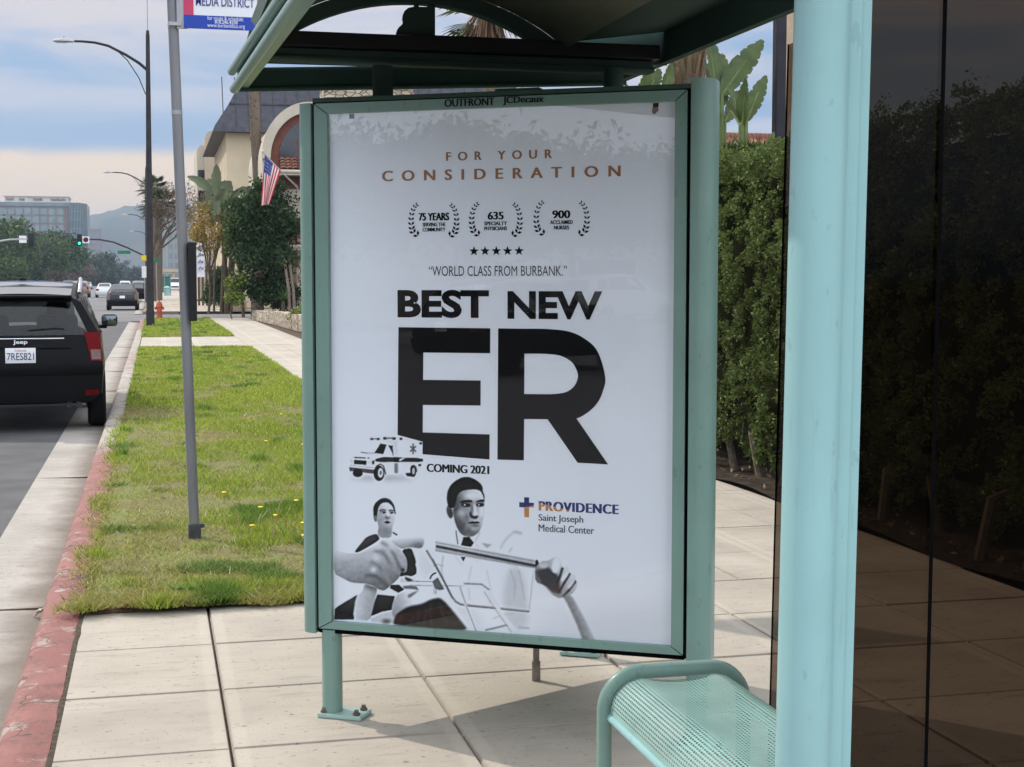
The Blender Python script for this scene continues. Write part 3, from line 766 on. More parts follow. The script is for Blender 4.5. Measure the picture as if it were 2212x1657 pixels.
# ---- the printed picture on the poster, drawn once as a tone field on a fine mesh
X0, Y0, CW, CH = 812, 1058, 845, 522
def paint():
    A = np.full((CH, CW), 205.0)
    def blur(m, s):
        if s <= 0: return m
        n = int(3 * s) + 1; k = np.exp(-.5 * (np.arange(-n, n + 1) / s) ** 2); k /= k.sum()
        m = np.apply_along_axis(lambda r: np.convolve(r, k, 'same'), 0, m)
        return np.apply_along_axis(lambda r: np.convolve(r, k, 'same'), 1, m)
    def mask(p):
        p = np.asarray(p, float); p = p - (X0, Y0)
        m = np.zeros((CH, CW))
        xa, xb = int(max(0, p[:, 0].min() - 2)), int(min(CW, p[:, 0].max() + 3)); ya, yb = int(max(0, p[:, 1].min() - 2)), int(min(CH, p[:, 1].max() + 3))
        if xb <= xa or yb <= ya: return m
        for sx, sy in ((.25, .25), (.75, .25), (.25, .75), (.75, .75)):
            gx, gy = np.meshgrid(np.arange(xa, xb) + sx, np.arange(ya, yb) + sy)
            ins = np.zeros(gx.shape, bool)
            for i in range(len(p)):
                x1, y1 = p[i]; x2, y2 = p[i - 1]
                if y1 == y2: continue
                ins ^= ((y1 > gy) != (y2 > gy)) & (gx < (x2 - x1) * (gy - y1) / (y2 - y1) + x1)
            m[ya:yb, xa:xb] += ins * .25
        return m
    def put(m, g, op=1.):
        m = np.clip(m * op, 0, 1)
        if isinstance(g, tuple):                       # (g0, point0, g1, point1)
            g0, a, g1, c = g; a = np.subtract(a, (X0, Y0)); d = np.subtract(c, (X0, Y0)) - a
            gx, gy = np.meshgrid(np.arange(CW), np.arange(CH))
            t = np.clip(((gx - a[0]) * d[0] + (gy - a[1]) * d[1]) / (d @ d), 0, 1); g = g0 + (g1 - g0) * t
        A[:] = A * (1 - m) + g * m
    class Z:
        def __init__(s, ox, oy, k): s.o, s.k = (ox, oy), k
        def t(s, p): return [(s.o[0] + x * s.k, s.o[1] + y * s.k) for x, y in p]
        def poly(s, p, g, bl=.6, clip=None, op=1.):
            m = blur(mask(s.smooth(s.t(p)) if len(p) > 6 else s.t(p)), bl)
            if isinstance(g, tuple): g = (g[0], s.t([g[1]])[0], g[2], s.t([g[3]])[0])
            put(m * clip if clip is not None else m, g, op); return m
        @staticmethod
        def smooth(p):
            q = []
            for i in range(len(p)):
                a, c = p[i], p[(i + 1) % len(p)]
                q += [(a[0] * .8 + c[0] * .2, a[1] * .8 + c[1] * .2), (a[0] * .2 + c[0] * .8, a[1] * .2 + c[1] * .8)]
            return q
        def ell(s, c, rx, ry, g, bl=.6, rot=0, clip=None, op=1.):
            cs, sn = math.cos(R(rot)), math.sin(R(rot))
            p = [(c[0] + rx * math.cos(w) * cs - ry * math.sin(w) * sn, c[1] + rx * math.cos(w) * sn + ry * math.sin(w) * cs) for w in np.linspace(0, 6.283, 25)[:-1]]
            m = blur(mask(s.t(p)), bl); put(m * clip if clip is not None else m, g, op); return m
        def line(s, p, w, g, bl=.6, op=1., clip=None):
            m = np.zeros((CH, CW)); w /= 2
            for (x1, y1), (x2, y2) in zip(p[:-1], p[1:]):
                L = math.hypot(x2 - x1, y2 - y1) or 1; nx, ny = -(y2 - y1) / L * w, (x2 - x1) / L * w; ex, ey = (x2 - x1) / L * w * .4, (y2 - y1) / L * w * .4
                m = np.maximum(m, mask(s.t([(x1 + nx - ex, y1 + ny - ey), (x2 + nx + ex, y2 + ny + ey), (x2 - nx + ex, y2 - ny + ey), (x1 - nx - ex, y1 - ny - ey)])))
            m = blur(m, bl); put(m * clip if clip is not None else m, g, op)
    z3, zA, zB, zC = Z(800, 1100, .4069), Z(800, 1300, .1582), Z(1050, 1150, .2474), Z(840, 1050, .1811)
    # soft grey ground tint at the foot of the picture
    z3.poly([(1250, 1000), (2080, 900), (2080, 1180), (1250, 1160)], 188, 30, op=.7)
    # coat of the man
    z3.poly([(1085, 715), (1150, 690), (1190, 800), (1212, 960), (1200, 1075), (1085, 1065), (1055, 900)], 180, 7, op=.8)
    z3.poly([(560, 620), (640, 600), (700, 760), (600, 790), (540, 700)], 192, 8, op=.6)
    z3.line([(1042, 592), (1062, 552), (1090, 520), (1122, 494), (1166, 500)], 9, 172, 2.4, .8)
    z3.line([(1120, 490), (1166, 503)], 12, 170, 2.5, .7)
    z3.poly([(928, 560), (990, 570), (960, 592)], 165, 1.5); z3.line([(1090, 615), (1110, 590)], 6, 175, 1.5)
    z3.line([(955, 1078), (1000, 1068), (1050, 1055), (1090, 1045)], 8, 120, 1.6); z3.line([(1150, 1060), (1215, 1065)], 6, 150, 2)
    z3.poly([(760, 900), (900, 960), (960, 1070), (830, 1060)], 192, 8, op=.6)
    # man's head
    z = zC
    z.poly([(1525, 1370), (1560, 1400), (1640, 1460), (1760, 1470), (1840, 1390), (1790, 1500), (1750, 1600), (1560, 1560), (1540, 1480)], 214, .8)
    z.line([(1522, 1375), (1530, 1450), (1548, 1555)], 12, 95, .8); z.line([(1840, 1392), (1790, 1490), (1735, 1580)], 7, 150, .8)
    z.ell((1437, 1122), 42, 92, (95, (1400, 1100), 140, (1480, 1120)), 1.2, -12); z.ell((1446, 1130), 16, 50, 66, 2.2, -12)
    f = z.poly([(1470, 960), (1478, 1080), (1490, 1200), (1528, 1320), (1575, 1405), (1640, 1452), (1740, 1456), (1825, 1400), (1868, 1310), (1888, 1200), (1900, 1060), (1897, 940), (1880, 850), (1810, 790), (1600, 800), (1520, 880)], (104, (1470, 1080), 192, (1900, 1040)), .8)
    z.ell((1740, 900), 120, 62, 208, 6, clip=f, op=.95); z.ell((1590, 1130), 55, 65, 158, 6, clip=f, op=.8); z.ell((1860, 1130), 40, 70, 196, 5, clip=f)
    z.ell((1510, 1010), 45, 130, 74, 7, clip=f); z.ell((1560, 1320), 75, 75, 100, 7, clip=f, op=.8); z.ell((1710, 1400), 120, 55, 96, 6, clip=f, op=.85); z.ell((1800, 1330), 60, 40, 150, 6, clip=f)
    z.ell((1655, 1005), 90, 42, 92, 4, clip=f, op=.8); z.ell((1845, 1003), 70, 38, 104, 4, clip=f, op=.8)
    z.poly([(1745, 1020), (1768, 1015), (1800, 1130), (1815, 1165), (1770, 1175), (1752, 1120)], 204, 2.2, clip=f); z.poly([(1718, 1030), (1745, 1020), (1750, 1110), (1722, 1150), (1700, 1150), (1722, 1100)], 112, 2.4, clip=f); z.ell((1868, 1120), 26, 60, 206, 3, clip=f); z.ell((1600, 1135), 48, 40, 172, 4, clip=f); z.poly([(1500, 1200), (1560, 1230), (1640, 1330), (1640, 1440), (1540, 1340)], 84, 5, clip=f, op=.8); z.ell((1770, 1345), 44, 18, 168, 3, clip=f); z.poly([(1698, 1150), (1722, 1108), (1726, 1160), (1762, 1184), (1818, 1165), (1806, 1206), (1760, 1216), (1712, 1194)], 44, 1.5)
    z.poly([(1640, 1165), (1700, 1160), (1690, 1210), (1660, 1250)], 112, 4, clip=f, op=.7)
    z.poly([(1566, 1000), (1600, 972), (1690, 962), (1738, 968), (1735, 992), (1640, 992), (1600, 1004)], 24, .8); z.poly([(1788, 985), (1830, 962), (1878, 952), (1900, 966), (1896, 986), (1850, 984), (1800, 992)], 24, .8)
    z.ell((1652, 1030), 62, 25, 42, 1.2, 6); z.ell((1636, 1028), 12, 10, 222, .6); z.ell((1676, 1030), 16, 18, 18, .6); z.ell((1842, 1026), 52, 24, 42, 1.2, -4); z.ell((1826, 1027), 10, 9, 218, .6); z.ell((1858, 1028), 15, 17, 18, .6)
    z.line([(1660, 1180), (1668, 1230), (1690, 1262)], 9, 96, 2, .7, clip=f); z.poly([(1672, 1276), (1738, 1246), (1768, 1254), (1800, 1246), (1848, 1268), (1800, 1276), (1745, 1280)], 38, .9); z.ell((1770, 1300), 60, 16, 104, 2.4, clip=f)
    z.poly([(1412, 1052), (1393, 950), (1403, 850), (1448, 760), (1520, 700), (1600, 660), (1690, 654), (1782, 690), (1852, 746), (1878, 800), (1872, 832), (1898, 900), (1902, 990), (1884, 905), (1850, 842), (1780, 816), (1640, 826), (1562, 862), (1532, 912), (1512, 1000), (1496, 1062), (1450, 1075)], 27, .9)
    [z.line([(1440 + 40 * q_, 800 - 9 * q_), (1420 + 34 * q_, 900 - 14 * q_)], 5, 58, 1, .5) for q_ in range(9)]; z.ell((1450, 880), 28, 110, 60, 8, 15, op=.4); z.ell((1640, 720), 110, 30, 46, 8, op=.7)
    z.poly([(1622, 1458), (1700, 1456), (1758, 1532), (1722, 1590), (1588, 1575)], 28, .9)
    z3.poly([(805, 645), (834, 645), (820, 671)], 30, .6)
    # woman
    f = z.poly([(470, 1080), (488, 1010), (600, 985), (678, 1040), (706, 1150), (700, 1250), (668, 1335), (668, 1400), (650, 1480), (500, 1475), (470, 1420), (490, 1330), (462, 1240)], (150, (470, 1200), 196, (700, 1150)), .8)
    z.ell((580, 1400), 90, 60, 132, 6, clip=f); z.ell((505, 1280), 34, 60, 150, 5, clip=f); z.ell((590, 1055), 70, 30, 206, 5, clip=f)
    z.poly([(418, 1205), (409, 1080), (440, 1010), (510, 955), (580, 944), (642, 970), (692, 1040), (714, 1160), (702, 1160), (672, 1056), (602, 1000), (522, 1012), (478, 1072), (468, 1150), (456, 1225), (430, 1232)], 38, .8)
    z.ell((442, 1222), 22, 44, 122, 1, -10)
    z.line([(497, 1118), (535, 1102), (578, 1110)], 13, 52, .7); z.line([(622, 1114), (655, 1106), (684, 1116)], 13, 52, .7)
    z.ell((545, 1138), 36, 15, 58, .9); z.ell((652, 1140), 32, 14, 58, .9); z.ell((528, 1140), 8, 8, 225, .5); z.ell((636, 1141), 8, 8, 225, .5)
    z.ell((602, 1208), 32, 20, 92, 2.2, clip=f); z.ell((612, 1165), 12, 45, 214, 2.4, clip=f); z.poly([(556, 1271), (598, 1250), (612, 1254), (648, 1272), (602, 1290)], 52, .8)
    z = zA
    z.poly([(440, 335), (500, 250), (552, 190), (622, 100), (780, 45), (832, 130), (740, 200), (620, 270), (500, 338)], (84, (600, 90), 52, (700, 230)), .8); z.line([(1030, 30), (1090, 66)], 20, 60, .9)
    z.poly([(1165, 290), (1310, 262), (1350, 360), (1386, 470), (1374, 520), (1396, 580), (1392, 660), (1310, 700), (1120, 700), (1060, 620), (1200, 470)], 50, .8)
    z.poly([(1000, 830), (1120, 820), (1210, 900), (1120, 950), (990, 880)], 46, .8)
    # tray and small hands
    z.poly([(1040, 795), (1640, 786), (2210, 800), (2210, 832), (1050, 825)], 214, .7); z.line([(1330, 772), (1640, 775)], 7, 110, .8); z.line([(1300, 832), (2200, 838)], 7, 122, .8)
    z.poly([(1136, 742), (1180, 690), (1250, 682), (1310, 700), (1400, 772), (1250, 790), (1160, 790)], 188, .8); z.poly([(1215, 700), (1300, 730), (1350, 770), (1260, 775), (1225, 745)], 78, 1.2)
    z.poly([(1180, 845), (1300, 835), (1400, 850), (1430, 910), (1300, 905), (1200, 885)], 120, 1.2)
    z.poly([(1636, 775), (1720, 708), (1822, 890), (1750, 905), (1680, 880)], 104, .9); z.line([(1602, 730), (1620, 690), (1650, 660), (1690, 640)], 18, 38, .8)
    z.line([(1665, 850), (1665, 960)], 8, 120, .7); z.line([(1695, 880), (1695, 965)], 10, 110, .7)
    # big gripping hand at the left
    a = z.poly([(130, 300), (330, 352), (500, 350), (640, 270), (850, 135), (900, 125), (975, 150), (1090, 240), (1180, 320), (1240, 420), (1256, 510), (1246, 620), (1205, 648), (1160, 626), (1140, 700), (1085, 765), (1010, 832), (950, 885), (900, 918), (830, 906), (740, 852), (620, 812), (400, 800), (280, 740), (130, 662)], (196, (560, 260), 118, (660, 830)), 1.)
    for p, w, g in (([(860, 185), (950, 235), (1050, 370), (1120, 510), (1165, 615)], 34, 96), ([(750, 320), (850, 325), (930, 400), (1000, 540), (1100, 700)], 30, 102), ([(700, 470), (790, 520), (880, 630), (1010, 790)], 26, 108), ([(620, 690), (760, 690), (860, 770), (960, 860)], 40, 92)):
        z.line(p, w, g, 3.2, .8, clip=a)
    z.ell((775, 415), 60, 38, 200, 5, 30, clip=a); z.ell((738, 600), 42, 36, 208, 4, clip=a); z.ell((890, 330), 60, 40, 118, 5, 30, clip=a, op=.6); z.ell((1185, 600), 26, 30, 60, 2, clip=a); z.ell((980, 260), 60, 30, 205, 5, 50, clip=a); z.ell((250, 560), 160, 70, 150, 9, clip=a, op=.7)
    t = z.poly([(985, 150), (1090, 78), (1200, 92), (1340, 100), (1490, 96), (1512, 165), (1472, 272), (1310, 252), (1172, 282), (1090, 240)], (206, (1250, 90), 138, (1270, 275)), 1.1); z.ell((1400, 230), 110, 40, 110, 5, clip=t, op=.8)
    z.poly([(150, 1205), (200, 1160), (330, 1080), (490, 985), (440, 1360), (145, 1362)], (72, (350, 1050), 30, (300, 1250)), 1.); z.poly([(800, 975), (1066, 1002), (1020, 1212), (880, 1240), (690, 1310), (740, 1110)], (58, (900, 990), 30, (880, 1240)), 1.)
    t = z.poly([(600, 806), (700, 850), (800, 868), (778, 1000), (738, 1180), (690, 1380), (420, 1352), (470, 1020), (570, 930)], (184, (520, 1100), 150, (760, 1120)), 1.6); z.ell((700, 850), 110, 50, 96, 6, 20, clip=t)
    # patient
    z.poly([(690, 1352), (860, 1242), (1022, 1215), (1052, 1330), (1030, 1402), (720, 1392)], 182, 1.6); z.ell((940, 1385), 70, 24, 60, 4)
    z.poly([(1018, 1190), (1040, 1080), (1120, 950), (1250, 885), (1420, 905), (1640, 965), (1752, 1022), (1500, 1080), (1270, 1150), (1085, 1250), (1055, 1330), (1030, 1290)], (150, (1040, 1150), 212, (1350, 980)), 1.4)
    z.poly([(1260, 985), (1350, 935), (1440, 905), (1330, 1000), (1275, 1030)], 120, 2)
    h = z.poly([(1050, 1400), (1064, 1330), (1090, 1262), (1270, 1155), (1480, 1120), (1620, 1045), (1752, 1020), (1852, 1102), (1962, 1232), (2090, 1390), (2190, 1515), (1600, 1500), (1050, 1430)], 30, 2.6)
    for p in ([(1350, 1290), (1320, 1400), (1290, 1440)], [(1440, 1200), (1420, 1330), (1440, 1430)], [(1620, 1080), (1600, 1250), (1640, 1450)], [(1760, 1080), (1790, 1250), (1880, 1440)], [(1180, 1280), (1130, 1400)], [(1550, 1200), (1510, 1440)]): z.line(p, 22, 74, 3, .7, clip=h)
    z3_ = z3
    for p, w, g in (([(700, 640), (690, 720), (705, 790)], 5, 150), ([(870, 700), (850, 800), (860, 900)], 4, 172), ([(960, 720), (985, 830), (975, 940)], 4, 176), ([(1100, 720), (1130, 800), (1125, 900)], 5, 164), ([(1150, 720), (1170, 800), (1185, 900)], 4, 160), ([(1000, 1010), (1060, 985), (1120, 980)], 5, 168), ([(640, 700), (670, 690), (700, 700)], 5, 150), ([(890, 560), (935, 640), (900, 670)], 3, 170), ([(780, 560), (770, 640), (815, 690)], 3, 170), ([(1045, 650), (1095, 690), (1150, 700)], 5, 168)): z3_.line(p, w, g, 1.6, .8)
    for p in ([(230, 500), (420, 470), (600, 430)], [(200, 600), (380, 620), (560, 640)], [(420, 360), (600, 350), (760, 300)]): zA.line(p, 16, 134, 4, .5, clip=a)
    for p in ([(1120, 420), (1200, 560)], [(980, 520), (1090, 660)], [(880, 640), (1000, 790)]): zA.line(p, 26, 196, 4, .6, clip=a)
    # rails
    z.line([(1545, 300), (1620, 420), (1700, 560), (1780, 700), (1860, 850), (1930, 990), (2000, 1080), (2070, 1118), (2212, 1136)], 30, 132, 1.1); z.line([(1640, 430), (1800, 740), (1950, 1030)], 12, 92, 1.2)
    z = z3
    z.line([(825, 929), (1000, 944), (1215, 965)], 11, 150, .9); z.line([(830, 934), (1212, 968)], 4, 96, .8); z.line([(1240, 722), (1215, 955)], 5, 176, .8)
    z.line([(820, 812), (925, 816), (960, 838), (990, 880), (1050, 985), (1150, 1105)], 26, 200, 1.4); z.line([(825, 803), (930, 806), (975, 838)], 7, 126, 1.2); z.line([(945, 850), (1010, 950), (1110, 1090)], 5, 160, 1.4)
    z.line([(795, 815), (840, 940), (895, 1080)], 16, 196, 1.); z.line([(800, 818), (845, 950), (900, 1085)], 3, 128, .8)
    z.poly([(655, 548), (1268, 662), (1255, 712), (652, 612)], (196, (960, 590), 150, (950, 660)), .8); z.line([(660, 583), (1250, 694)], 15, 74, 1.2); z.line([(655, 560), (1265, 672)], 6, 150, 1.)
    z.ell((1262, 690), 11, 32, 36, .8, -8)
    h = z.poly([(1246, 706), (1282, 668), (1330, 662), (1362, 640), (1398, 648), (1412, 704), (1446, 694), (1458, 738), (1488, 742), (1492, 782), (1508, 800), (1480, 852), (1430, 884), (1372, 880), (1310, 812), (1250, 790)], (196, (1420, 690), 120, (1300, 800)), 1.)
    z.poly([(1252, 726), (1322, 700), (1392, 756), (1402, 862), (1340, 840), (1290, 800)], 72, 3, clip=h)
    for p in ([(1412, 706), (1396, 760), (1370, 815)], [(1456, 738), (1420, 800), (1392, 850)], [(1492, 782), (1450, 840), (1420, 872)]): z.line(p, 13, 66, 1.5, clip=h)
    z.ell((1372, 692), 22, 44, 212, 2.4, 10, clip=h); z.ell((1430, 750), 12, 40, 196, 2, 35, clip=h); z.ell((1465, 800), 11, 36, 190, 2, 35, clip=h); z.ell((1300, 690), 26, 18, 180, 2.4, clip=h)
    z.poly([(1415, 872), (1462, 858), (1530, 975), (1580, 1070), (1622, 1160), (1546, 1160), (1500, 1040), (1450, 930)], (112, (1470, 1000), 190, (1560, 960)), 2.4)
    z.line([(1310, 815), (1350, 860), (1400, 885)], 8, 150, 1.6)
    # ambulance
    z = zC
    z.ell((520, 680), 420, 30, 168, 6)
    z.poly([(98, 440), (240, 345), (330, 235), (430, 190), (720, 96), (1066, 182), (1076, 580), (990, 590), (740, 622), (440, 640), (90, 590)], 224, .7)
    z.poly([(500, 205), (600, 140), (735, 128), (745, 620), (690, 612), (660, 400)], 194, 2); z.poly([(735, 110), (1060, 190), (1066, 400), (745, 395)], 216, .7)
    z.poly([(245, 340), (305, 252), (490, 215), (430, 345)], 212, .6); z.line([(240, 338), (330, 348), (430, 348)], 8, 70, .7); z.poly([(420, 346), (500, 218), (582, 232), (540, 358)], 32, .6); z.poly([(605, 240), (662, 246), (666, 352)], 56, .6)
    z.poly([(420, 430), (540, 396), (672, 400), (1070, 406), (1070, 462), (750, 462), (450, 468)], 62, .7); z.poly([(760, 455), (850, 402), (800, 402), (750, 430)], 190, 1.)
    z.poly([(672, 400), (742, 402), (742, 465), (676, 462)], 22, .6); z.poly([(690, 480), (738, 470), (738, 612), (690, 612)], 132, 1.6)
    z.poly([(150, 438), (318, 450), (312, 506), (150, 496)], 44, .6); z.poly([(322, 452), (415, 452), (415, 498), (322, 498)], 196, .8); z.poly([(390, 450), (422, 445), (420, 495), (392, 497)], 60, .8); z.poly([(98, 432), (142, 438), (142, 486), (100, 480)], 190, .8)
    z.line([(158, 408), (300, 414)], 15, 60, .7); z.line([(330, 412), (350, 412)], 14, 70, .7); z.line([(95, 512), (440, 546)], 9, 140, .8)
    z.poly([(84, 536), (440, 570), (432, 626), (92, 590)], 92, .7); z.line([(160, 566), (260, 590)], 22, 50, .7); z.line([(660, 240), (672, 380)], 7, 90, .6)
    z.ell((200, 618), 66, 52, 32, .8); z.line([(440, 560), (450, 520), (500, 492), (545, 520), (575, 630)], 14, 60, .7)
    z.ell((484, 615), 72, 103, 28, .8); z.ell((506, 610), 38, 68, 186, 1.); z.ell((506, 610), 16, 30, 120, 1.2); z.poly([(838, 610), (930, 605), (930, 655), (860, 652)], 34, .8)
    z.line([(905, 560), (920, 515), (950, 502), (980, 530), (990, 590)], 12, 66, .7); z.ell((942, 585), 40, 76, 30, .8); z.ell((946, 582), 22, 48, 160, 1.)
    for x in (384, 470): z.ell((x, 158), 22, 14, 52, .7)
    z.line([(384, 156), (470, 154)], 14, 120, .8)
    for x in (560, 680): z.ell((x, 148), 26, 18, 58, .7)
    z.line([(560, 146), (680, 140)], 20, 126, .8)
    for w in (90, 30, 150): z.line([(938 - 68 * math.cos(R(w)) * .6, 285 - 68 * math.sin(R(w))), (938 + 68 * math.cos(R(w)) * .6, 285 + 68 * math.sin(R(w)))], 22, 110, .7)
    for x, y in ((775, 152), (1040, 210), (1028, 500)): z.line([(x - 12, y), (x + 12, y)], 30, 74, .8)
    z.line([(160, 408), (130, 402)], 4, 150, .6)
    g = np.random.default_rng(2).normal(size=A.shape); g = blur(g, .8) * 2.2
    h = np.random.default_rng(5).normal(size=A.shape); h = blur(h, 2.6); h /= h.std(); k = np.clip((195 - A) / 40, 0, 1) * np.clip((A - 50) / 40, 0, 1)
    A = A + 2.2 * h * k
    A = A + .6 * (A - blur(A, 4.0)) * (A < 203)
    A = 205 * (np.clip(A, 5, 205.5) / 205) ** 1.28
    return A + g * 1.6 * (A < 185)
tone = paint()
nu, nv = 620, 400
zt = pp(1000, 945)[1]
us, zs = np.meshgrid(np.linspace(0, KW, nu + 1), np.linspace(ZB, zt, nv + 1))
q = np.stack([us.ravel(), zs.ravel(), np.ones(us.size)]); w = HI @ q; px = w[0] / w[2] / .8848; py = w[1] / w[2] / .8848
fx = np.clip(px - X0 - .5, 0, CW - 2); fy = np.clip(py - Y0 - .5, 0, CH - 2); xi = fx.astype(int); yi = fy.astype(int); fx -= xi; fy -= yi
v = tone[yi, xi] * (1 - fx) * (1 - fy) + tone[yi, xi + 1] * fx * (1 - fy) + tone[yi + 1, xi] * (1 - fx) * fy + tone[yi + 1, xi + 1] * fx * fy
k = np.clip(v / 205., 0.02, 1.15) ** 2.2
cols = k[:, None] * np.array([.80, .845, .92])[None]
V = np.array(KL)[None] + us.ravel()[:, None] * np.array(KU)[None] + .0005 * np.array(KN)[None] + zs.ravel()[:, None] * np.array([0, 0, 1.])[None]
i = np.arange((nu + 1) * (nv + 1)).reshape(nv + 1, nu + 1)
F = np.stack([i[:-1, :-1].ravel(), i[:-1, 1:].ravel(), i[1:, 1:].ravel(), i[1:, :-1].ravel()], 1)
npmesh('printed_picture', V, F, col_mat('poster_print', .7, spec=.1), poster, cols, off=KO)
# tape marks at the top of the sheet, the cover glass
b = MB(); ppoly(b, [(750, 252), (761, 251.5), (761, 262), (750, 262)]); kp('tape', b, m_black, poster); b = MB(); ppoly(b, [(1409, 218), (1422, 217), (1421, 226), (1409, 228)]); kp('tape', b, mat('dark_tape', (.03, .028, .028), .6), poster)
b = MB(); ppoly(b, [(1408, 228), (1420, 226), (1421, 234), (1412, 243), (1407, 238)]); kp('torn_tape', b, mat('torn_tape', (.25, .17, .15), .7), poster)
b = MB(); b.quad(K(-.003, ZB - .003, .014), K(KW + .003, ZB - .003, .014), K(KW + .003, ZT + .003, .014), K(-.003, ZT + .003, .014))
kp('cover_glass', b, glass_mat('kiosk_glass', (.98, .985, .99), 1.5, 1.4))
# ---- bus shelter
shelter = thing('bus_shelter', 'seafoam green bus shelter with arched canopy and smoked glass panes, close to the viewer', 'bus shelter', (1.1, 3.8, 0))
SO = tuple(shelter.location)
def sp(name, mb, m, parent=None, smooth=False): return mb.build(name, m, parent or shelter, smooth, off=SO)
YF, YL = 5.75, 5.2
def ext(p, q, t): return p + (q - p) * t
def lineY(p, q, Y): return p + (q - p) * ((Y - p.y) / (q.y - p.y))
# front eave: two stacked tubes and the inner lip
a0 = at(506, 192, Y=YF); a1 = at(640, 0, z=a0.z); a2 = lineY(a0, a1, 1.7)
b = MB(); b.tube([a0, a1, a2], .0185, 16); sp('eave_tube', b, m_aqua, smooth=True)
c0 = at(501, 154, Y=YF); c1 = at(604, 0, z=c0.z); c2 = lineY(c0, c1, 1.7)
b = MB(); b.tube([c0, c1, c2], .017, 16); sp('eave_tube', b, m_aqua, smooth=True)
b = MB()
for p, q in ((a0, a2),):
    i0, i1 = p + Vector((.012, 0, .004)), q + Vector((.012, 0, .004)); o0, o1 = i0 + Vector((.040, 0, .0)), i1 + Vector((.040, 0, .0))
    h = Vector((0, 0, .10))
    b.add([i0, o0, o0 + h, i0 + h, i1, o1, o1 + h, i1 + h], [(0, 1, 2, 3), (4, 5, 6, 7), (0, 1, 5, 4), (1, 2, 6, 5), (2, 3, 7, 6), (3, 0, 4, 7)])
sp('eave_board', b, m_aqua)
# far fascia
b = MB(); l0, r0 = at(508, 197, Y=YF), at(1345, 184, Y=YF)
zl, zr = l0.z, r0.z; xl, xr = a0.x + .02, 1.885
P = [(xl, zl), (xr, zr + .0), (xr, zr + .088), (xl, zl + .088)]
b.prism(P, (0, YF - .012, 0), (1, 0, 0), (0, 0, 1), (0, .03, 0))
b.tube([(xl, YF - .014, zl + .006), (xr, YF - .014, zr + .006)], .009, 10); b.tube([(xl, YF - .012, zl + .080), (xr, YF - .012, zr + .080)], .006, 8)
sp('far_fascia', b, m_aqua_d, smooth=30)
# cross rail and black beam under the canopy end
zra = at(900, 141, Y=YL).z; zrb = at(900, 112, Y=YL).z; zbt = at(900, 80, Y=YL).z
x0 = .37; x1 = at(1412, 130, Y=YL).x
b = MB(); b.box(((x0 + x1) / 2, YL + .03, (zra + zrb) / 2), (x1 - x0, .06, zrb - zra), bev=.008); b.tube([(x0, YL - .002, zra + .012), (x1, YL - .002, zra + .012)], .010, 10); sp('cross_rail', b, m_aqua_d, smooth=30)
b = MB(); b.box(((x0 + x1) / 2, YL + .02, (zrb + zbt) / 2 + .001), (x1 - x0 + .03, .10, zbt - zrb), bev=.004); b.box((1.12, YL + .0, zbt + .001), (.45, .06, .006)); sp('black_beam', b, m_black)
# canopy vault with lunette rib
LA, LB, LT = at(628, 79, Y=YL), at(1158, 87, Y=YL), at(905, 6, Y=YL)
cx = (LA.x + LB.x) / 2; half = (LB.x - LA.x) / 2; rise = LT.z - (LA.z + LB.z) / 2; RR = (half ** 2 + rise ** 2) / (2 * rise); cz = LT.z - RR
am = math.degrees(math.acos(min(1, (half + .012) / RR)))
def ringseg(b, r0, r1, a0, a1, y0, y1, n=28):
    for i in range(n):
        w0, w1 = R(a0 + (a1 - a0) * i / n), R(a0 + (a1 - a0) * (i + 1) / n)
        q = [(r0, w0), (r1, w0), (r1, w1), (r0, w1)]
        f = [Vector((cx + r * math.cos(w), 0, cz + r * math.sin(w))) for r, w in q]
        b.add([v + Vector((0, y0, 0)) for v in f] + [v + Vector((0, y1, 0)) for v in f], [(0, 1, 2, 3), (7, 6, 5, 4), (0, 4, 5, 1), (3, 2, 6, 7), (1, 5, 6, 2), (0, 3, 7, 4)])
b = MB(); ringseg(b, RR, RR + .050, am - 4, 184 - am, YL - .005, YL + .055); sp('lunette_rib', b, m_aqua_d)
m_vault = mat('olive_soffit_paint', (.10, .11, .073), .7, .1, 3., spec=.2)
Rv = RR + .052; av = math.degrees(math.asin(max(-1, (zbt - .02 - cz) / Rv)))
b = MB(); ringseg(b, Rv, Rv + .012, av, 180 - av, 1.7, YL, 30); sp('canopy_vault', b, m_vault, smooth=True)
b = MB(); ringseg(b, Rv + .03, Rv + .06, av + 1, 179 - av, 1.62, YL + .02, 30); sp('canopy_roof', b, m_aqua, smooth=True)
b = MB(); sx = cx + Rv * math.cos(R(av))
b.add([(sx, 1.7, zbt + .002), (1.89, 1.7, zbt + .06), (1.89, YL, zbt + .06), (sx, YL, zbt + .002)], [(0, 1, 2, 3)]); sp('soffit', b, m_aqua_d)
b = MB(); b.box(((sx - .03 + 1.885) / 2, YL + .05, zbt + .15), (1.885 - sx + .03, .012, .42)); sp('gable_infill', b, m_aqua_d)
b = MB(); b.add([(.34, YL + .06, zbt - .005), (1.79, YL + .06, zbt - .005), (1.86, YF - .02, zl + .115), (.34, YF - .02, zl + .105), (.34, YL + .06, zbt + .01), (1.79, YL + .06, zbt + .01), (1.86, YF - .02, zl + .13), (.34, YF - .02, zl + .12)], [(0, 1, 2, 3), (4, 5, 6, 7), (0, 1, 5, 4), (2, 3, 7, 6), (1, 2, 6, 5), (3, 0, 4, 7)]); sp('end_deck', b, m_aqua_d)
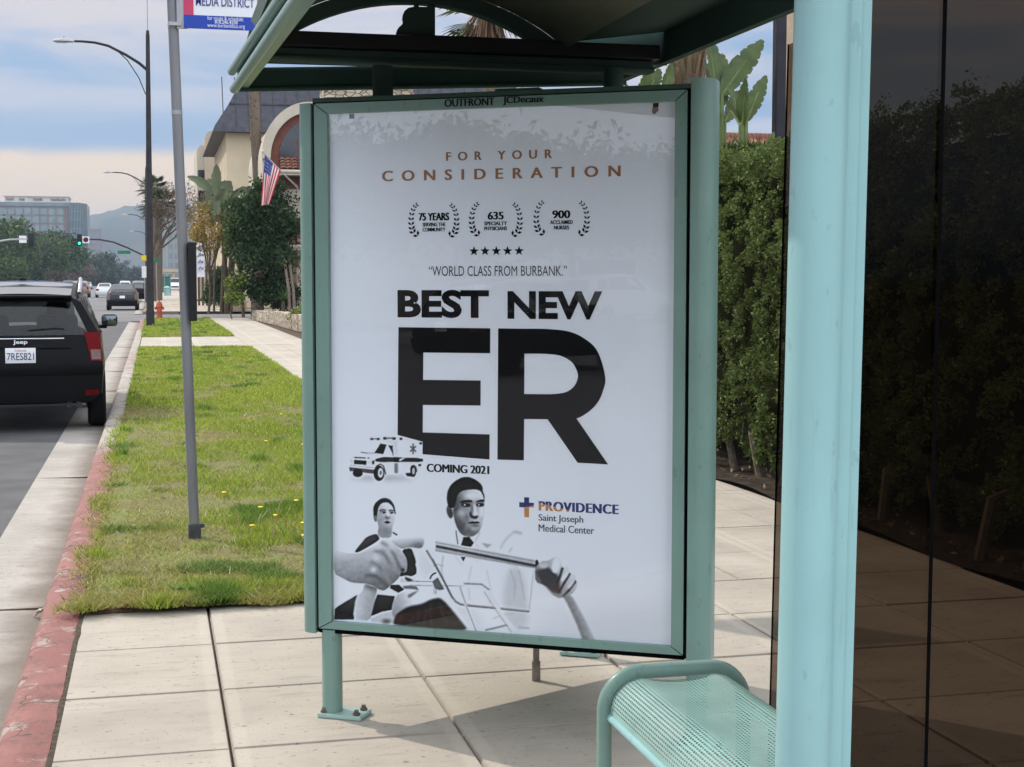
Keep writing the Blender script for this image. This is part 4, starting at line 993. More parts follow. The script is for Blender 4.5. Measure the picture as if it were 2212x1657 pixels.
# emblem plate silhouetted in the lunette
def zz(x, y): p = at((550 + x * .27125) * .8848, y * .27125 * .8848, Y=YL + .02); return (p.x, p.z)
em = [(1536, 352), (1538, 300), (1550, 262), (1570, 238), (1590, 222), (1600, 205), (1594, 170), (1600, 130), (1618, 95), (1645, 72), (1690, 62), (1700, 60), (1700, 20), (1742, 20), (1742, 62), (1826, 62), (1826, 20), (1888, 20), (1888, 352)]
b = MB(); b.prism([zz(*p) for p in em], (0, YL + .018, 0), (1, 0, 0), (0, 0, 1), (0, .012, 0)); sp('emblem_plate', b, m_aqua_d)
# back eave
e0 = at(1347, 180, Y=YF); xb = 1.885
q1 = at(1714, 27, X=xb); e0 = at(1347, 178, X=xb)
zb_ = lambda Y: e0.z + (q1.z - e0.z) * (Y - e0.y) / (q1.y - e0.y)
b = MB()
P = [Vector((xb, YF + .02, zb_(YF + .02))), Vector((xb, 1.7, zb_(1.7)))]
h = Vector((0, 0, .30)); w = Vector((-.03, 0, 0))
b.add([P[0], P[1], P[1] + w, P[0] + w, P[0] + h, P[1] + h, P[1] + w + h, P[0] + w + h], [(0, 1, 2, 3), (4, 5, 6, 7), (0, 1, 5, 4), (1, 2, 6, 5), (2, 3, 7, 6), (3, 0, 4, 7)])
sp('back_eave', b, m_aqua_d)
# near column, its glazing channel and smoked panes
YC = 1.93
ct, cb = at(1777.5, 0, Y=YC), at(1733.5, 1657, Y=YC)
def colp(z, dx=0., dy=0.): p = cb + (ct - cb) * ((z - cb.z) / (ct.z - cb.z)); return Vector((p.x + dx, p.y + dy, z))
b = MB(); b.tube([colp(0.01), colp(2.45)], .0400, 36); column = sp('column', b, m_aqua_l, smooth=True)
def chan(dx0, dx1, dy0, dy1):
    b = MB(); A = [colp(.06, dx, dy) for dx, dy in ((dx0, dy0), (dx1, dy0), (dx1, dy1), (dx0, dy1))]; B = [colp(2.44, dx, dy) for dx, dy in ((dx0, dy0), (dx1, dy0), (dx1, dy1), (dx0, dy1))]
    return b.add(A + B, [(0, 1, 2, 3), (4, 5, 6, 7), (0, 1, 5, 4), (1, 2, 6, 5), (2, 3, 7, 6), (3, 0, 4, 7)])
sp('glazing_channel', chan(.036, .0550, -.013, .02), m_aqua_l, column); sp('groove', chan(.0350, .0372, -.0145, .0), m_rubber, column); sp('groove', chan(.0545, .0562, -.0085, .0), m_rubber, column); sp('glazing_bead', chan(.0555, .0735, -.006, .02), m_aqua_l, column)
b = MB(); p = colp(.005); b.box((p.x + .02, p.y, .008), (.17, .11, .014), bev=.004); sp('base_plate', b, m_aqua_l, column)
m_smoke = glass_mat('smoked_glass', (.09, .066, .049), 1.5, .10); m_smoke2 = glass_mat('brown_glass', (.21, .17, .14), 1.5, .25)
def pane(P, m, name):
    b = MB(); b.quad(*P); return sp(name, b, m)
pane([colp(.13, .070, .004), Vector((1.70, YC + .004, .13)), Vector((1.70, YC + .004, 2.2)), colp(2.2, .070, .004)], m_smoke, 'end_pane')
s0, s1 = at(1999, 1657, Y=YC), at(2041, 0, Y=YC); d = (s1 - s0) / (s1.z - s0.z)
b = MB(); A = s0 + d * (.13 - s0.z); B = s0 + d * (2.2 - s0.z)
b.add([A + Vector((-.0028, -.001, 0)), A + Vector((.0028, -.001, 0)), B + Vector((.0036, -.001, 0)), B + Vector((-.0036, -.001, 0))], [(0, 1, 2, 3)]); sp('pane_seam', b, m_rubber)
XB = 1.68
g0, g1 = at(1664, 1500, X=XB), at(1703, 96, X=XB); gy = lambda z: g0.y + (g1.y - g0.y) * (z - g0.z) / (g1.z - g0.z)
pane([Vector((XB, gy(.13), .13)), Vector((XB, 3.37, .13)), Vector((XB, 3.37, g1.z)), Vector((XB, gy(g1.z), g1.z))], m_smoke2, 'back_pane')
b = MB(); b.add([Vector((XB - .004, gy(.13) - .003, .13)), Vector((XB + .004, gy(.13) + .003, .13)), Vector((XB + .004, gy(g1.z) + .003, g1.z)), Vector((XB - .004, gy(g1.z) - .003, g1.z))], [(0, 1, 2, 3)]); sp('pane_edge', b, m_rubber)
b = MB(); b.box((XB + .0, 3.40, 1.2), (.03, .03, 2.36), bev=.004); sp('back_post', b, m_black)
# ---- bench
YB = 3.82
bx0 = at(1305, 1600, Y=YB).x; bx1 = at(1606, 1500, Y=YB).x; bzt = at(1450, 1446, Y=YB).z
bench = thing('bench', 'seafoam perforated metal bench with bent tube ends inside the shelter', 'bench', ((bx0 + bx1) / 2, 3.0, 0))
BO = tuple(bench.location)
def bp_(name, mb, m, parent=None, smooth=False): return mb.build(name, m, parent or bench, smooth, off=BO)
rb_ = .105
def hoop(Y):
    pts = [(bx0, Y, .01), (bx0, Y, .2)] + [(bx0 + rb_ - rb_ * math.cos(R(w)), Y, bzt - rb_ + rb_ * math.sin(R(w))) for w in range(0, 91, 10)]
    pts += [(bx1 - rb_ + rb_ * math.cos(R(w)), Y, bzt - rb_ + rb_ * math.sin(R(w))) for w in range(90, -1, -10)] + [(bx1, Y, .2), (bx1, Y, .01)]
    b = MB(); b.tube(pts, .021, 18); return b
for Y in (YB, 2.05): bp_('end_frame', hoop(Y), m_aqua, smooth=True)
prof = []; r2 = .092; z2 = bzt - .012; xa, xc = bx0 + .012, bx1 - .012
for w in np.linspace(-8, 90, 12): prof.append((xa + r2 - r2 * math.cos(R(w)), z2 - r2 + r2 * math.sin(R(w))))
for t in np.linspace(0, 1, 8)[1:-1]: prof.append((xa + r2 + (xc - xa - 2 * r2) * t, z2 - .012 * math.sin(math.pi * t)))
for w in np.linspace(90, 0, 12): prof.append((xc - r2 + r2 * math.cos(R(w)), z2 - r2 + r2 * math.sin(R(w))))
s = [0.]
for i in range(1, len(prof)): s.append(s[-1] + math.dist(prof[i], prof[i - 1]))
V, cc = [], []
for Y in np.linspace(2.07, YB - .022, 8):
    for (x, z), t in zip(prof, s): V.append((x, Y, z)); cc.append((t, Y, 0))
n = len(prof); F = [(j * n + i, j * n + i + 1, (j + 1) * n + i + 1, (j + 1) * n + i) for j in range(7) for i in range(n - 1)]
def perforated():
    m = mat('perforated_seafoam_paint', (.28, .47, .43), .42, .1, 5., coat=.05, scuff=.4); N, Lk = m.node_tree.nodes, m.node_tree.links
    a = N.new('ShaderNodeAttribute'); a.attribute_name = 'Col'; sp_ = N.new('ShaderNodeSeparateXYZ'); Lk.new(a.outputs['Vector'], sp_.inputs[0])
    def ma(op, x, y=None):
        n = N.new('ShaderNodeMath'); n.operation = op
        for i, v in ((0, x), (1, y)):
            if v is None: continue
            if isinstance(v, float): n.inputs[i].default_value = v
            else: Lk.new(v, n.inputs[i])
        return n.outputs[0]
    u = ma('ABSOLUTE', ma('SUBTRACT', ma('FRACT', ma('DIVIDE', sp_.outputs[0], .0104)), .5)); v = ma('ABSOLUTE', ma('SUBTRACT', ma('FRACT', ma('DIVIDE', sp_.outputs[1], .0136)), .5))
    d = ma('ADD', ma('POWER', ma('DIVIDE', u, .32), 3.), ma('POWER', ma('DIVIDE', v, .36), 3.))
    edge = ma('MULTIPLY', ma('GREATER_THAN', sp_.outputs[0], .018), ma('LESS_THAN', sp_.outputs[0], float(s[-1] - .018)))
    f = ma('MULTIPLY', ma('LESS_THAN', d, 1.), edge)
    t = N.new('ShaderNodeBsdfTransparent'); x = N.new('ShaderNodeMixShader'); Lk.new(f, x.inputs[0]); Lk.new(N['Principled BSDF'].outputs[0], x.inputs[1]); Lk.new(t.outputs[0], x.inputs[2])
    Lk.new(x.outputs[0], N['Material Output'].inputs[0]); return m
n0 = len(V); V = V + [(x, y, z - .0016) for x, y, z in V]; cc = cc + cc; F = F + [tuple(i + n0 for i in f) for f in F]      # the sheet has a thickness
npmesh('seat', V, F, perforated(), bench, np.array(cc), off=BO, smooth=True)
b = MB(); b.tube([(xa + .002, 2.05, prof[0][1] - .004), (xa + .002, YB, prof[0][1] - .004)], .0125, 12); bp_('front_rail', b, m_aqua_l, smooth=True)
b = MB(); b.tube([(xc, 2.05, prof[-1][1] - .004), (xc, YB, prof[-1][1] - .004)], .0125, 12); bp_('back_rail', b, m_aqua_l, smooth=True)
# ---- bus stop pole with sign
pb = at(421, 1165, Y=8.654); ptp = at(372, 0, Y=8.654); d = (ptp - pb) / (ptp.z - pb.z)
pz = lambda z: pb + d * (z - pb.z)
stop = thing('bus_stop_pole', 'leaning galvanised bus stop pole with a MEDIA DISTRICT sign planted in the lawn', 'bus stop sign', (pb.x, pb.y, 0))
PO = tuple(stop.location)
b = MB(); b.tube([pz(.02), pz(1.2), pz(3.75)], .0295, 20)
pole = b.build('pole', mat('pole_steel', (.165, .165, .172), .5, .2, 9., metal=.3, col2=(.235, .235, .245), bump=.15, bscale=60, stretch=(1, 1, .2)), stop, True, off=PO)
b = MB(); q = pz(.05); b.box((q.x, q.y, .055), (.072, .072, .12), bev=.006); b.box((q.x + .042, q.y, .10), (.03, .03, .022)); b.build('base_sleeve', mat('old_sleeve_steel', (.07, .07, .075), .6, .3, 20, metal=.4), stop, False, off=PO)
b = MB()
for z in (2.49, 2.98): q = pz(z); b.tube([q + Vector((0, 0, -.012)), q + Vector((0, 0, .012))], .0315, 16)
pieces(b, 'clamp_band', m_steel, pole, True, PO)
m_white = mat('sign_white', (.72, .73, .76), .4, .03)
m_sred = mat('sign_crimson', (.52, .05, .12), .4, .05); m_sblue = mat('sign_blue', (.02, .055, .36), .4, .05)
YS = 8.61
def sg(x, y): return at(x, y, Y=YS)
z_bot = sg(480, 64).z; z_str = sg(480, 35).z; X0s, X1s = sg(397, 50).x, sg(577, 50).x
b = MB(); b.box(((X0s + X1s) / 2, YS + .004, (z_bot + 3.62) / 2), (X1s - X0s, .004, 3.62 - z_bot)); sign = b.build('sign', m_white, stop, False, off=PO)
b = MB(); e = .0006
b.quad((X0s, YS - e, z_str), (sg(418, 20).x, YS - e, z_str), (sg(418, 20).x, YS - e, 3.62), (X0s, YS - e, 3.62)); b.quad((sg(556, 20).x, YS - e, z_str), (X1s, YS - e, z_str), (X1s, YS - e, 3.62), (sg(556, 20).x, YS - e, 3.62)); pieces(b, 'side_band', m_sred, sign, False, PO)
b = MB(); b.quad((X0s, YS - e, z_bot), (X1s, YS - e, z_bot), (X1s, YS - e, z_str), (X0s, YS - e, z_str)); b.build('blue_band', m_sblue, sign, False, off=PO)
ux = Vector((1, 0, 0))
def swrite(b, s, x0, x1, y0, y1, off=0, e=.0012): p, q = sg(x0, y1), sg(x1, y0); write(b, s, (0, YS - e, 0), ux, UP, p.x, q.x, p.z, q.z, off)
b = MB(); swrite(b, 'MEDIA DISTRICT', 423, 549, -3, 12, .010); b.build('lettering', mat('sign_indigo', (.05, .06, .22), .4), sign, False, off=PO)
b = MB(); swrite(b, 'for route & schedule:', 448, 526, 37, 43); swrite(b, '818.246.4258', 464, 513, 45, 51, .01); swrite(b, 'www.burbankbus.org', 448, 529, 53, 61); b.build('lettering', m_white, sign, False, off=PO)
b = MB(); q = pz(3.02); b.box((q.x + .05, YS + .012, 3.07), (.06, .01, .22)); b.box((q.x + .01, YS + .02, 2.985), (.07, .05, .02)); b.build('bracket', m_steel, stop, False, off=PO)
zt_, zb2 = at(414, 524, Y=8.654).z, at(414, 693, Y=8.654).z; q = pz((zt_ + zb2) / 2)
xa_, xb2 = at(407, 600, Y=8.63).x, at(424, 600, Y=8.63).x
b = MB(); b.box(((xa_ + xb2) / 2, 8.70, (zt_ + zb2) / 2), (xb2 - xa_, .26, zt_ - zb2), bev=.004); b.build('timetable_box', m_black, stop, False, off=PO)
# ---- scrap of paper in the gutter, dandelions and weeds
q = at(88, 1326, z=-.13)
b = MB(); b.grid(lambda u, v: (q.x - .03 + .06 * u + .012 * math.sin(5 * v), q.y - .02 + .05 * v, -.142 + .045 * math.sin(2.6 * u) * (1 - .5 * v) + .01 * math.sin(9 * u + 4 * v)), 6, 5)
o = b.build('paper_scrap', mat('dirty_paper', (.62, .58, .50), .8, .2, 20), None, True); tag(o, 'crumpled white paper scrap lying in the gutter against the red kerb', 'litter')
m_leaf = mat('weed_leaf', (.09, .23, .04), .5, .25, 20, trans=.25); m_yel = mat('dandelion_yellow', (.75, .55, .03), .6, .2, 60); m_stalk = mat('dry_stalk', (.36, .27, .13), .8, .2, 30); m_stem = mat('green_stem', (.16, .22, .05), .7, .2, 30)
q = at(405, 1298, z=.0); w = thing('broadleaf_weed', 'broad leaved green weed at the front edge of the lawn beside the pavement', 'weed', (q.x, q.y + .03, .012))
for k, (ang, L) in enumerate(((170, .09), (10, .085), (115, .07), (60, .075), (-150, .06), (-40, .05))):
    d2 = Vector((math.cos(R(ang)), math.sin(R(ang)), 0)); n2 = Vector((-d2.y, d2.x, 0)); b = MB()
    b.grid(lambda u, v: d2 * (L * u) + n2 * ((v - .5) * .042 * math.sin(math.pi * min(1, u * .93 + .05)) ** .7) + UP * (.055 * math.sin(2.0 * u) + .004 * abs(v - .5)), 8, 2); b.build('leaf', m_leaf, w, True)
flowers = [(545, 1154), (655, 1148), (657, 1176), (596, 1131), (484, 1080), (640, 1098), (575, 965), (608, 905), (563, 1113), (655, 972)]
lab = ['yellow dandelion bloom standing just left of the kiosk, nearest the pavement', 'small yellow dandelion beside the kiosk post, upper of a close pair', 'small yellow dandelion beside the kiosk post, lower of a close pair', 'yellow dandelion on a long stalk amid dry stems', 'lone yellow dandelion close right of the bus stop pole', 'yellow dandelion near the kiosk, above the close pair', 'yellow dandelion in the middle of the lawn', 'farthest yellow dandelion on the lawn', 'yellow dandelion just above the nearest bloom', 'yellow dandelion mid lawn close to the kiosk edge']
for (x, y), l in zip(flowers, lab):
    p = at(x, y, z=.05); r_ = thing('dandelion', l, 'flower', (p.x, p.y, .015), group='yellow dandelions in the lawn')
    b = MB(); b.tube([(0, 0, 0), (.004, .002, .05), (.002, 0, .08)], .0018, 5); b.build('stem', m_stem, r_)
    b = MB(); b.lathe([(.002, .076), (.010, .080), (.017, .088), (.012, .092), (0, .093)], 9); b.build('bloom', m_yel, r_, True)
for k, (x, y, l) in enumerate(((590, 1130, 'tall dry weed stalks in the lawn by the dandelion'), (520, 1120, 'thin bent dry weed stalk left of the tall stalks'), (625, 1185, 'short dry weed stalk close to the kiosk post'))):
    p = at(x, y + 40, z=.02); b = MB(); r2_ = random.Random(k)
    for j in range(3 if k == 0 else 2):
        dx, dy = r2_.uniform(-.06, .08), r2_.uniform(-.05, .05); h = (.33, .24, .2)[k] * r2_.uniform(.7, 1)
        b.tube([(0, 0, 0), (dx * .4, dy * .4, h * .5), (dx, dy, h)], [.0022, .002, .0012], 5); b.lathe([(.001, h - .004), (.006, h + .004), (0, h + .012)], 6, (dx, dy, 0))
    o = b.build('dry_stalk', m_stalk, None); o.location = (p.x, p.y, .02); tag(o, l, 'weed', 'dry weed stalks')
# ------------------------------------------------------------------ vehicles
m_glassd = mat('car_glass', (.012, .014, .016), .04, .1, 2., spec=.8)
m_tyre = mat('tyre_rubber', (.010, .010, .010), .9, .2, 30, spec=.1)
m_rim = mat('alloy_rim', (.45, .45, .47), .3, .1, 10, metal=.8)
m_chrome = mat('chrome', (.7, .7, .72), .12, .05, 4, metal=1.)
m_tail = mat('tail_lens_red', (.12, .004, .005), .45, .25, 30, coat=.0, spec=.06)
m_tail2 = mat('tail_lens_clear', (.13, .075, .07), .3, .3, 40, coat=.15, spec=.3)
m_plast = mat('black_plastic', (.007, .007, .008), .6, .2, 60, spec=.1)
m_plate = mat('plate_white', (.72, .73, .76), .45, .03)
m_head = mat('headlamp_lens', (.6, .62, .64), .1, .1, 30, coat=.5)
m_clear = glass_mat('tinted_car_glass', (.40, .43, .42), 1.5, .8)
def paint_car(name, c): return mat(name, c, .28, .05, 2., coat=.8)
m_pblack = mat('black_car_paint', (.004, .0044, .005), .3, .05, 2., coat=.05, spec=.06); m_pwhite = paint_car('white_car_paint', (.70, .70, .70)); m_psilver = paint_car('silver_car_paint', (.36, .37, .38))
m_pdark = mat('near_black_car_paint', (.012, .013, .014), .25, .05, 2., coat=.35, spec=.2); m_pgrey = paint_car('grey_car_paint', (.10, .105, .11)); m_pred = paint_car('red_car_paint', (.30, .02, .02)); m_pblue = paint_car('blue_car_paint', (.03, .06, .16)); m_porange = paint_car('copper_car_paint', (.28, .15, .09))
def ring(st):
    hw, zb, zbe, rw, zr = st['hw'], st['zb'], st['zbe'], st['rw'], st['zr']
    P = [(0, zb), (hw * .8, zb), (hw * .97, zb + .10), (hw, (zb + zbe) / 2 + .02), (hw * .965, zbe), (rw, zr - .055), (rw * .84, zr), (0, zr + .02)]
    y = st['y']
    if not isinstance(y, tuple): y = (y,) * 4
    yy = [y[0], y[0], y[0] * .7 + y[1] * .3, y[1], y[2], y[3] * .9 + y[2] * .1, y[3], y[3] + (.02 if st.get('end') else 0)]
    return [Vector((p[0], yy[k], p[1])) for k, p in enumerate(P)]
class Car:
    def __init__(s, name, label, stations, paint, cat='car', group=None, op=False):
        s.root = thing(name, label, cat, group=group); s.R = [ring(t) for t in stations]; s.st = stations; s.paint = paint
        b = MB(); n = len(s.R); full = []
        for r in s.R: full.append([Vector((-p.x, p.y, p.z)) for p in r[:0:-1]] + r)
        m = len(full[0])
        vs = [p for r in full for p in r]
        fs = [(i * m + j, i * m + (j + 1) % m, (i + 1) * m + (j + 1) % m, (i + 1) * m + j) for i in range(n - 1) for j in range(m) if not (op and ((i < 4 and j in (2, 11)) or (i == 3 and j in (0, 1, 12, 13, 14))))]
        b.add(vs, fs)
        for e, sg_ in ((0, 1), (n - 1, -1)):
            if op and e == 0:
                b.grid(lambda u, v: s.end(0, u * 2 - 1, v * 4, 0), 8, 8); b.grid(lambda u, v: s.end(0, u * 2 - 1, 5 + v * 2, 0), 8, 4)
                for q0, q1 in ((-1, -.86), (.86, 1)): b.grid(lambda u, v: s.end(0, q0 + (q1 - q0) * u, 4 + v, 0), 2, 4)
                for sd in (-1, 1):
                    for a0, a1, t0, t1 in ((0, .35, 0, .55), (1.15, 1.24, 1.15, 1.22), (2.2, 2.29, 2.2, 2.27), (3.62, 4.0, 3.02, 3.14)): b.grid(lambda u, v: s.side(sd, (a0 * (1 - v) + t0 * v) * (1 - u) + (a1 * (1 - v) + t1 * v) * u, 4 + v, 0), 3, 4)
            else: b.grid(lambda u, v: s.end(e, u * 2 - 1, v * 7, 0), 8, 14)
        s.body = b.build('body', paint, s.root, 50)
    def lerp(s, r, t):
        k = min(int(t), 6); f = t - k; return r[k] * (1 - f) + r[k + 1] * f
    def end(s, e, u, t, eps):
        p = s.lerp(s.R[0 if e == 0 else -1], t); sg_ = -1 if e == 0 else 1
        bul = .05 * (1 - abs(u) ** 3)
        return Vector((p.x * u, p.y + sg_ * (bul + eps), p.z))
    def side(s, sd, i, t, eps):
        k = min(int(i), len(s.R) - 2); f = i - k
        p = s.lerp(s.R[k], t) * (1 - f) + s.lerp(s.R[k + 1], t) * f
        q = p.copy(); q.x = sd * (p.x + eps); return q
    def top(s, i, u, eps, t=6.0):
        k = min(int(i), len(s.R) - 2); f = i - k
        a = s.lerp(s.R[k], 6) * (1 - f) + s.lerp(s.R[k + 1], 6) * f; c = s.lerp(s.R[k], 7) * (1 - f) + s.lerp(s.R[k + 1], 7) * f
        return Vector((a.x * u, a.y + (1 - abs(u)) * .0, a.z + (c.z - a.z) * (1 - u * u) + eps))
    def part(s, name, b, m, parent=None, smooth=True): return b.build(name, m, parent or s.root, smooth)
    def endpatch(s, name, m, e, u0, u1, t0, t1, eps=.006, parent=None, rim=0., top=None):
        b = MB()
        def f(u, v):
            t = t0 + (t1 - t0) * v
            uu = u0 + (u1 - u0) * u
            if top: uu *= 1 + (top - 1) * v
            return s.end(e, uu, t, eps)
        b.grid(f, 8, 5)
        if rim:
            def g(u, v):
                p = f(min(1, max(0, u)), v); p.y += rim * (1 if e == 0 else -1); return p
            for vv in (0, 1): b.add([f(i / 8, vv) for i in range(9)] + [g(i / 8, vv) for i in range(9)], [(i, i + 1, i + 10, i + 9) for i in range(8)])
            for uu in (0, 1): b.add([f(uu, i / 5) for i in range(6)] + [g(uu, i / 5) for i in range(6)], [(i, i + 1, i + 7, i + 6) for i in range(5)])
        return s.part(name, b, m, parent)
    def sidepatch(s, name, m, sd, i0, i1, t0, t1, eps=.005, parent=None, i0t=None, i1t=None):
        b = MB(); a0, a1 = (i0 if i0t is None else i0t), (i1 if i1t is None else i1t)
        b.grid(lambda u, v: s.side(sd, (i0 + (a0 - i0) * v) * (1 - u) + (i1 + (a1 - i1) * v) * u, t0 + (t1 - t0) * v, eps), 8, 4)
        return s.part(name, b, m, parent)
    def toppatch(s, name, m, i0, i1, w, eps=.006):
        b = MB(); b.grid(lambda u, v: s.top(i0 + (i1 - i0) * v, (u * 2 - 1) * w, eps), 8, 4); return s.part(name, b, m)
    def wheels(s, ys, x, r, w=.2, spokes=5):
        for y in ys:
            for sd in (-1, 1):
                c = (sd * x, y, r)
                b = MB(); b.lathe([(r * .62, -w / 2), (r * .9, -w / 2), (r, -w / 2 + .03), (r, w / 2 - .03), (r * .9, w / 2), (r * .62, w / 2)], 24, c, 'x'); W = s.part('wheel', b, m_tyre)
                b = MB(); o = sd * (w / 2 - .015)
                b.lathe([(r * .62, o), (r * .56, o - sd * .01), (r * .55, o - sd * .06), (0, o - sd * .07)], 24, c, 'x')
                for k in range(spokes):
                    a = 2 * math.pi * k / spokes; d = Vector((0, math.cos(a), math.sin(a))); n = Vector((0, -d.z, d.y)) * r * .09
                    p0 = Vector(c) + Vector((o + sd * .004, 0, 0)); b.add([p0 - n * 1.5, p0 + n * 1.5, p0 + d * r * .58 + n, p0 + d * r * .58 - n], [(0, 1, 2, 3)])
                b.lathe([(r * .14, o), (r * .12, o + sd * .012), (0, o + sd * .014)], 12, c, 'x')
                s.part('rim', b, m_rim, W)
                b = MB(); b.lathe([(r * 1.14, -sd * .02 + sd * .1), (r * 1.14, -sd * .2)], 20, c, 'x'); 
def suv(name, label, paint, group=None, near=False):
    st = [dict(y=(.10, .0, .12, .34), hw=.87, zb=.32, zbe=1.08, rw=.64, zr=1.50, end=1), dict(y=.75, hw=.905, zb=.30, zbe=1.10, rw=.67, zr=1.60), dict(y=1.7, hw=.905, zb=.28, zbe=1.09, rw=.68, zr=1.665),
          dict(y=(2.4, 2.4, 2.6, 2.3), hw=.905, zb=.28, zbe=1.07, rw=.66, zr=1.63), dict(y=(3.1, 3.1, 3.15, 3.05), hw=.90, zb=.28, zbe=1.02, rw=.74, zr=1.09), dict(y=(4.1, 4.1, 4.1, 4.05), hw=.88, zb=.30, zbe=.88, rw=.66, zr=.99), dict(y=(4.34, 4.4, 4.36, 4.28), hw=.80, zb=.34, zbe=.78, rw=.56, zr=.90, end=1)]
    c = Car(name, label, st, paint, 'car', group, near); m_glassd = m_clear if near else globals()['m_glassd']
    c.endpatch('rear_window', m_glassd, 0, -.86, .86, 4.0, 5.0, .002)
    for sd in (-1, 1):
        c.sidepatch('side_window', m_glassd, sd, .35, 1.15, 4.1, 4.92, i0t=.55, i1t=1.15); c.sidepatch('side_window', m_glassd, sd, 1.22, 2.2, 4.1, 4.92); c.sidepatch('side_window', m_glassd, sd, 2.27, 3.55, 4.12, 4.9, i1t=3.05)
        c.sidepatch('headlight', m_head, sd, 5.3, 5.95, 3.3, 3.9)
    b = MB(); b.grid(lambda u, v: c.top(3.06 + .88 * v, (u * 2 - 1) * .97, .006), 8, 4); c.part('windscreen', b, m_glassd)
    c.endpatch('grille', m_plast, 1, -.6, .6, 2.6, 3.6)
    c.wheels((.78, 3.5), .80, .345)
    return c
def sedan(name, label, paint, group=None):
    st = [dict(y=(.12, .0, .10, .16), hw=.82, zb=.26, zbe=.90, rw=.66, zr=1.03, end=1), dict(y=(.5, .5, .5, .55), hw=.89, zb=.24, zbe=.92, rw=.70, zr=1.06), dict(y=(1.3, 1.3, 1.2, 1.45), hw=.90, zb=.22, zbe=.93, rw=.58, zr=1.40), dict(y=2.1, hw=.90, zb=.22, zbe=.92, rw=.59, zr=1.44),
          dict(y=(2.6, 2.6, 2.7, 2.5), hw=.90, zb=.22, zbe=.91, rw=.57, zr=1.39), dict(y=(3.4, 3.4, 3.45, 3.35), hw=.89, zb=.22, zbe=.86, rw=.72, zr=.95), dict(y=4.3, hw=.86, zb=.24, zbe=.74, rw=.66, zr=.82), dict(y=(4.5, 4.55, 4.5, 4.42), hw=.76, zb=.28, zbe=.66, rw=.52, zr=.74, end=1)]
    c = Car(name, label, st, paint, 'car', group)
    b = MB(); b.grid(lambda u, v: c.top(1.1 + .82 * v, (u * 2 - 1) * .96, .006), 8, 4); c.part('rear_window', b, m_glassd)
    b = MB(); b.grid(lambda u, v: c.top(4.08 + .86 * v, (u * 2 - 1) * .96, .006), 8, 4); c.part('windscreen', b, m_glassd)
    for sd in (-1, 1):
        c.sidepatch('side_window', m_glassd, sd, 1.55, 2.75, 4.1, 4.9, i0t=2.05); c.sidepatch('side_window', m_glassd, sd, 2.82, 4.45, 4.1, 4.9, i1t=4.0)
        c.endpatch('tail_light', m_tail, 0, sd * .62, sd * .99, 3.3, 3.95); c.endpatch('headlight', m_head, 1, sd * .55, sd * .98, 3.2, 3.9)
    c.endpatch('number_plate', m_plate, 0, -.2, .2, 3.05, 3.5, .008)
    c.endpatch('bumper', paint, 0, -.98, .98, 1.3, 2.6, .03, rim=.05)
    c.wheels((.95, 3.6), .78, .32)
    return c
def hatch(name, label, paint, group=None):
    st = [dict(y=(.10, .0, .06, .10), hw=.84, zb=.26, zbe=.88, rw=.70, zr=1.02, end=1), dict(y=(.3, .3, .25, .30), hw=.87, zb=.24, zbe=.92, rw=.66, zr=1.14), dict(y=(1.1, 1.1, .9, 1.25), hw=.88, zb=.22, zbe=.94, rw=.60, zr=1.46), dict(y=2.0, hw=.88, zb=.22, zbe=.93, rw=.61, zr=1.49),
          dict(y=(2.6, 2.6, 2.8, 2.4), hw=.88, zb=.22, zbe=.91, rw=.58, zr=1.43), dict(y=(3.5, 3.5, 3.55, 3.4), hw=.87, zb=.22, zbe=.86, rw=.70, zr=.96), dict(y=4.2, hw=.84, zb=.24, zbe=.72, rw=.62, zr=.82), dict(y=(4.4, 4.45, 4.4, 4.34), hw=.74, zb=.28, zbe=.64, rw=.5, zr=.72, end=1)]
    c = Car(name, label, st, paint, 'car', group)
    b = MB(); b.grid(lambda u, v: c.top(1.06 + .86 * v, (u * 2 - 1) * .96, .006), 8, 4); c.part('rear_window', b, m_glassd)
    c.endpatch('lower_rear_window', m_glassd, 0, -.8, .8, 4.2, 5.5, .006)
    b = MB(); b.grid(lambda u, v: c.top(4.08 + .86 * v, (u * 2 - 1) * .96, .006), 8, 4); c.part('windscreen', b, m_glassd)
    for sd in (-1, 1):
        c.sidepatch('side_window', m_glassd, sd, 1.5, 2.75, 4.1, 4.9, i0t=2.05); c.sidepatch('side_window', m_glassd, sd, 2.82, 4.45, 4.1, 4.9, i1t=4.0)
        c.endpatch('tail_light', m_tail2, 0, sd * .80, sd * 1.0, 3.0, 4.4); c.endpatch('headlight', m_head, 1, sd * .55, sd * .98, 3.2, 3.9)
    c.endpatch('number_plate', m_plate, 0, -.17, .17, 3.35, 3.85, .012)
    c.endpatch('bumper', m_plast, 0, -.98, .98, 1.3, 2.6, .04, rim=.05)
    c.wheels((.8, 3.5), .77, .31)
    return c
ZR = -.15
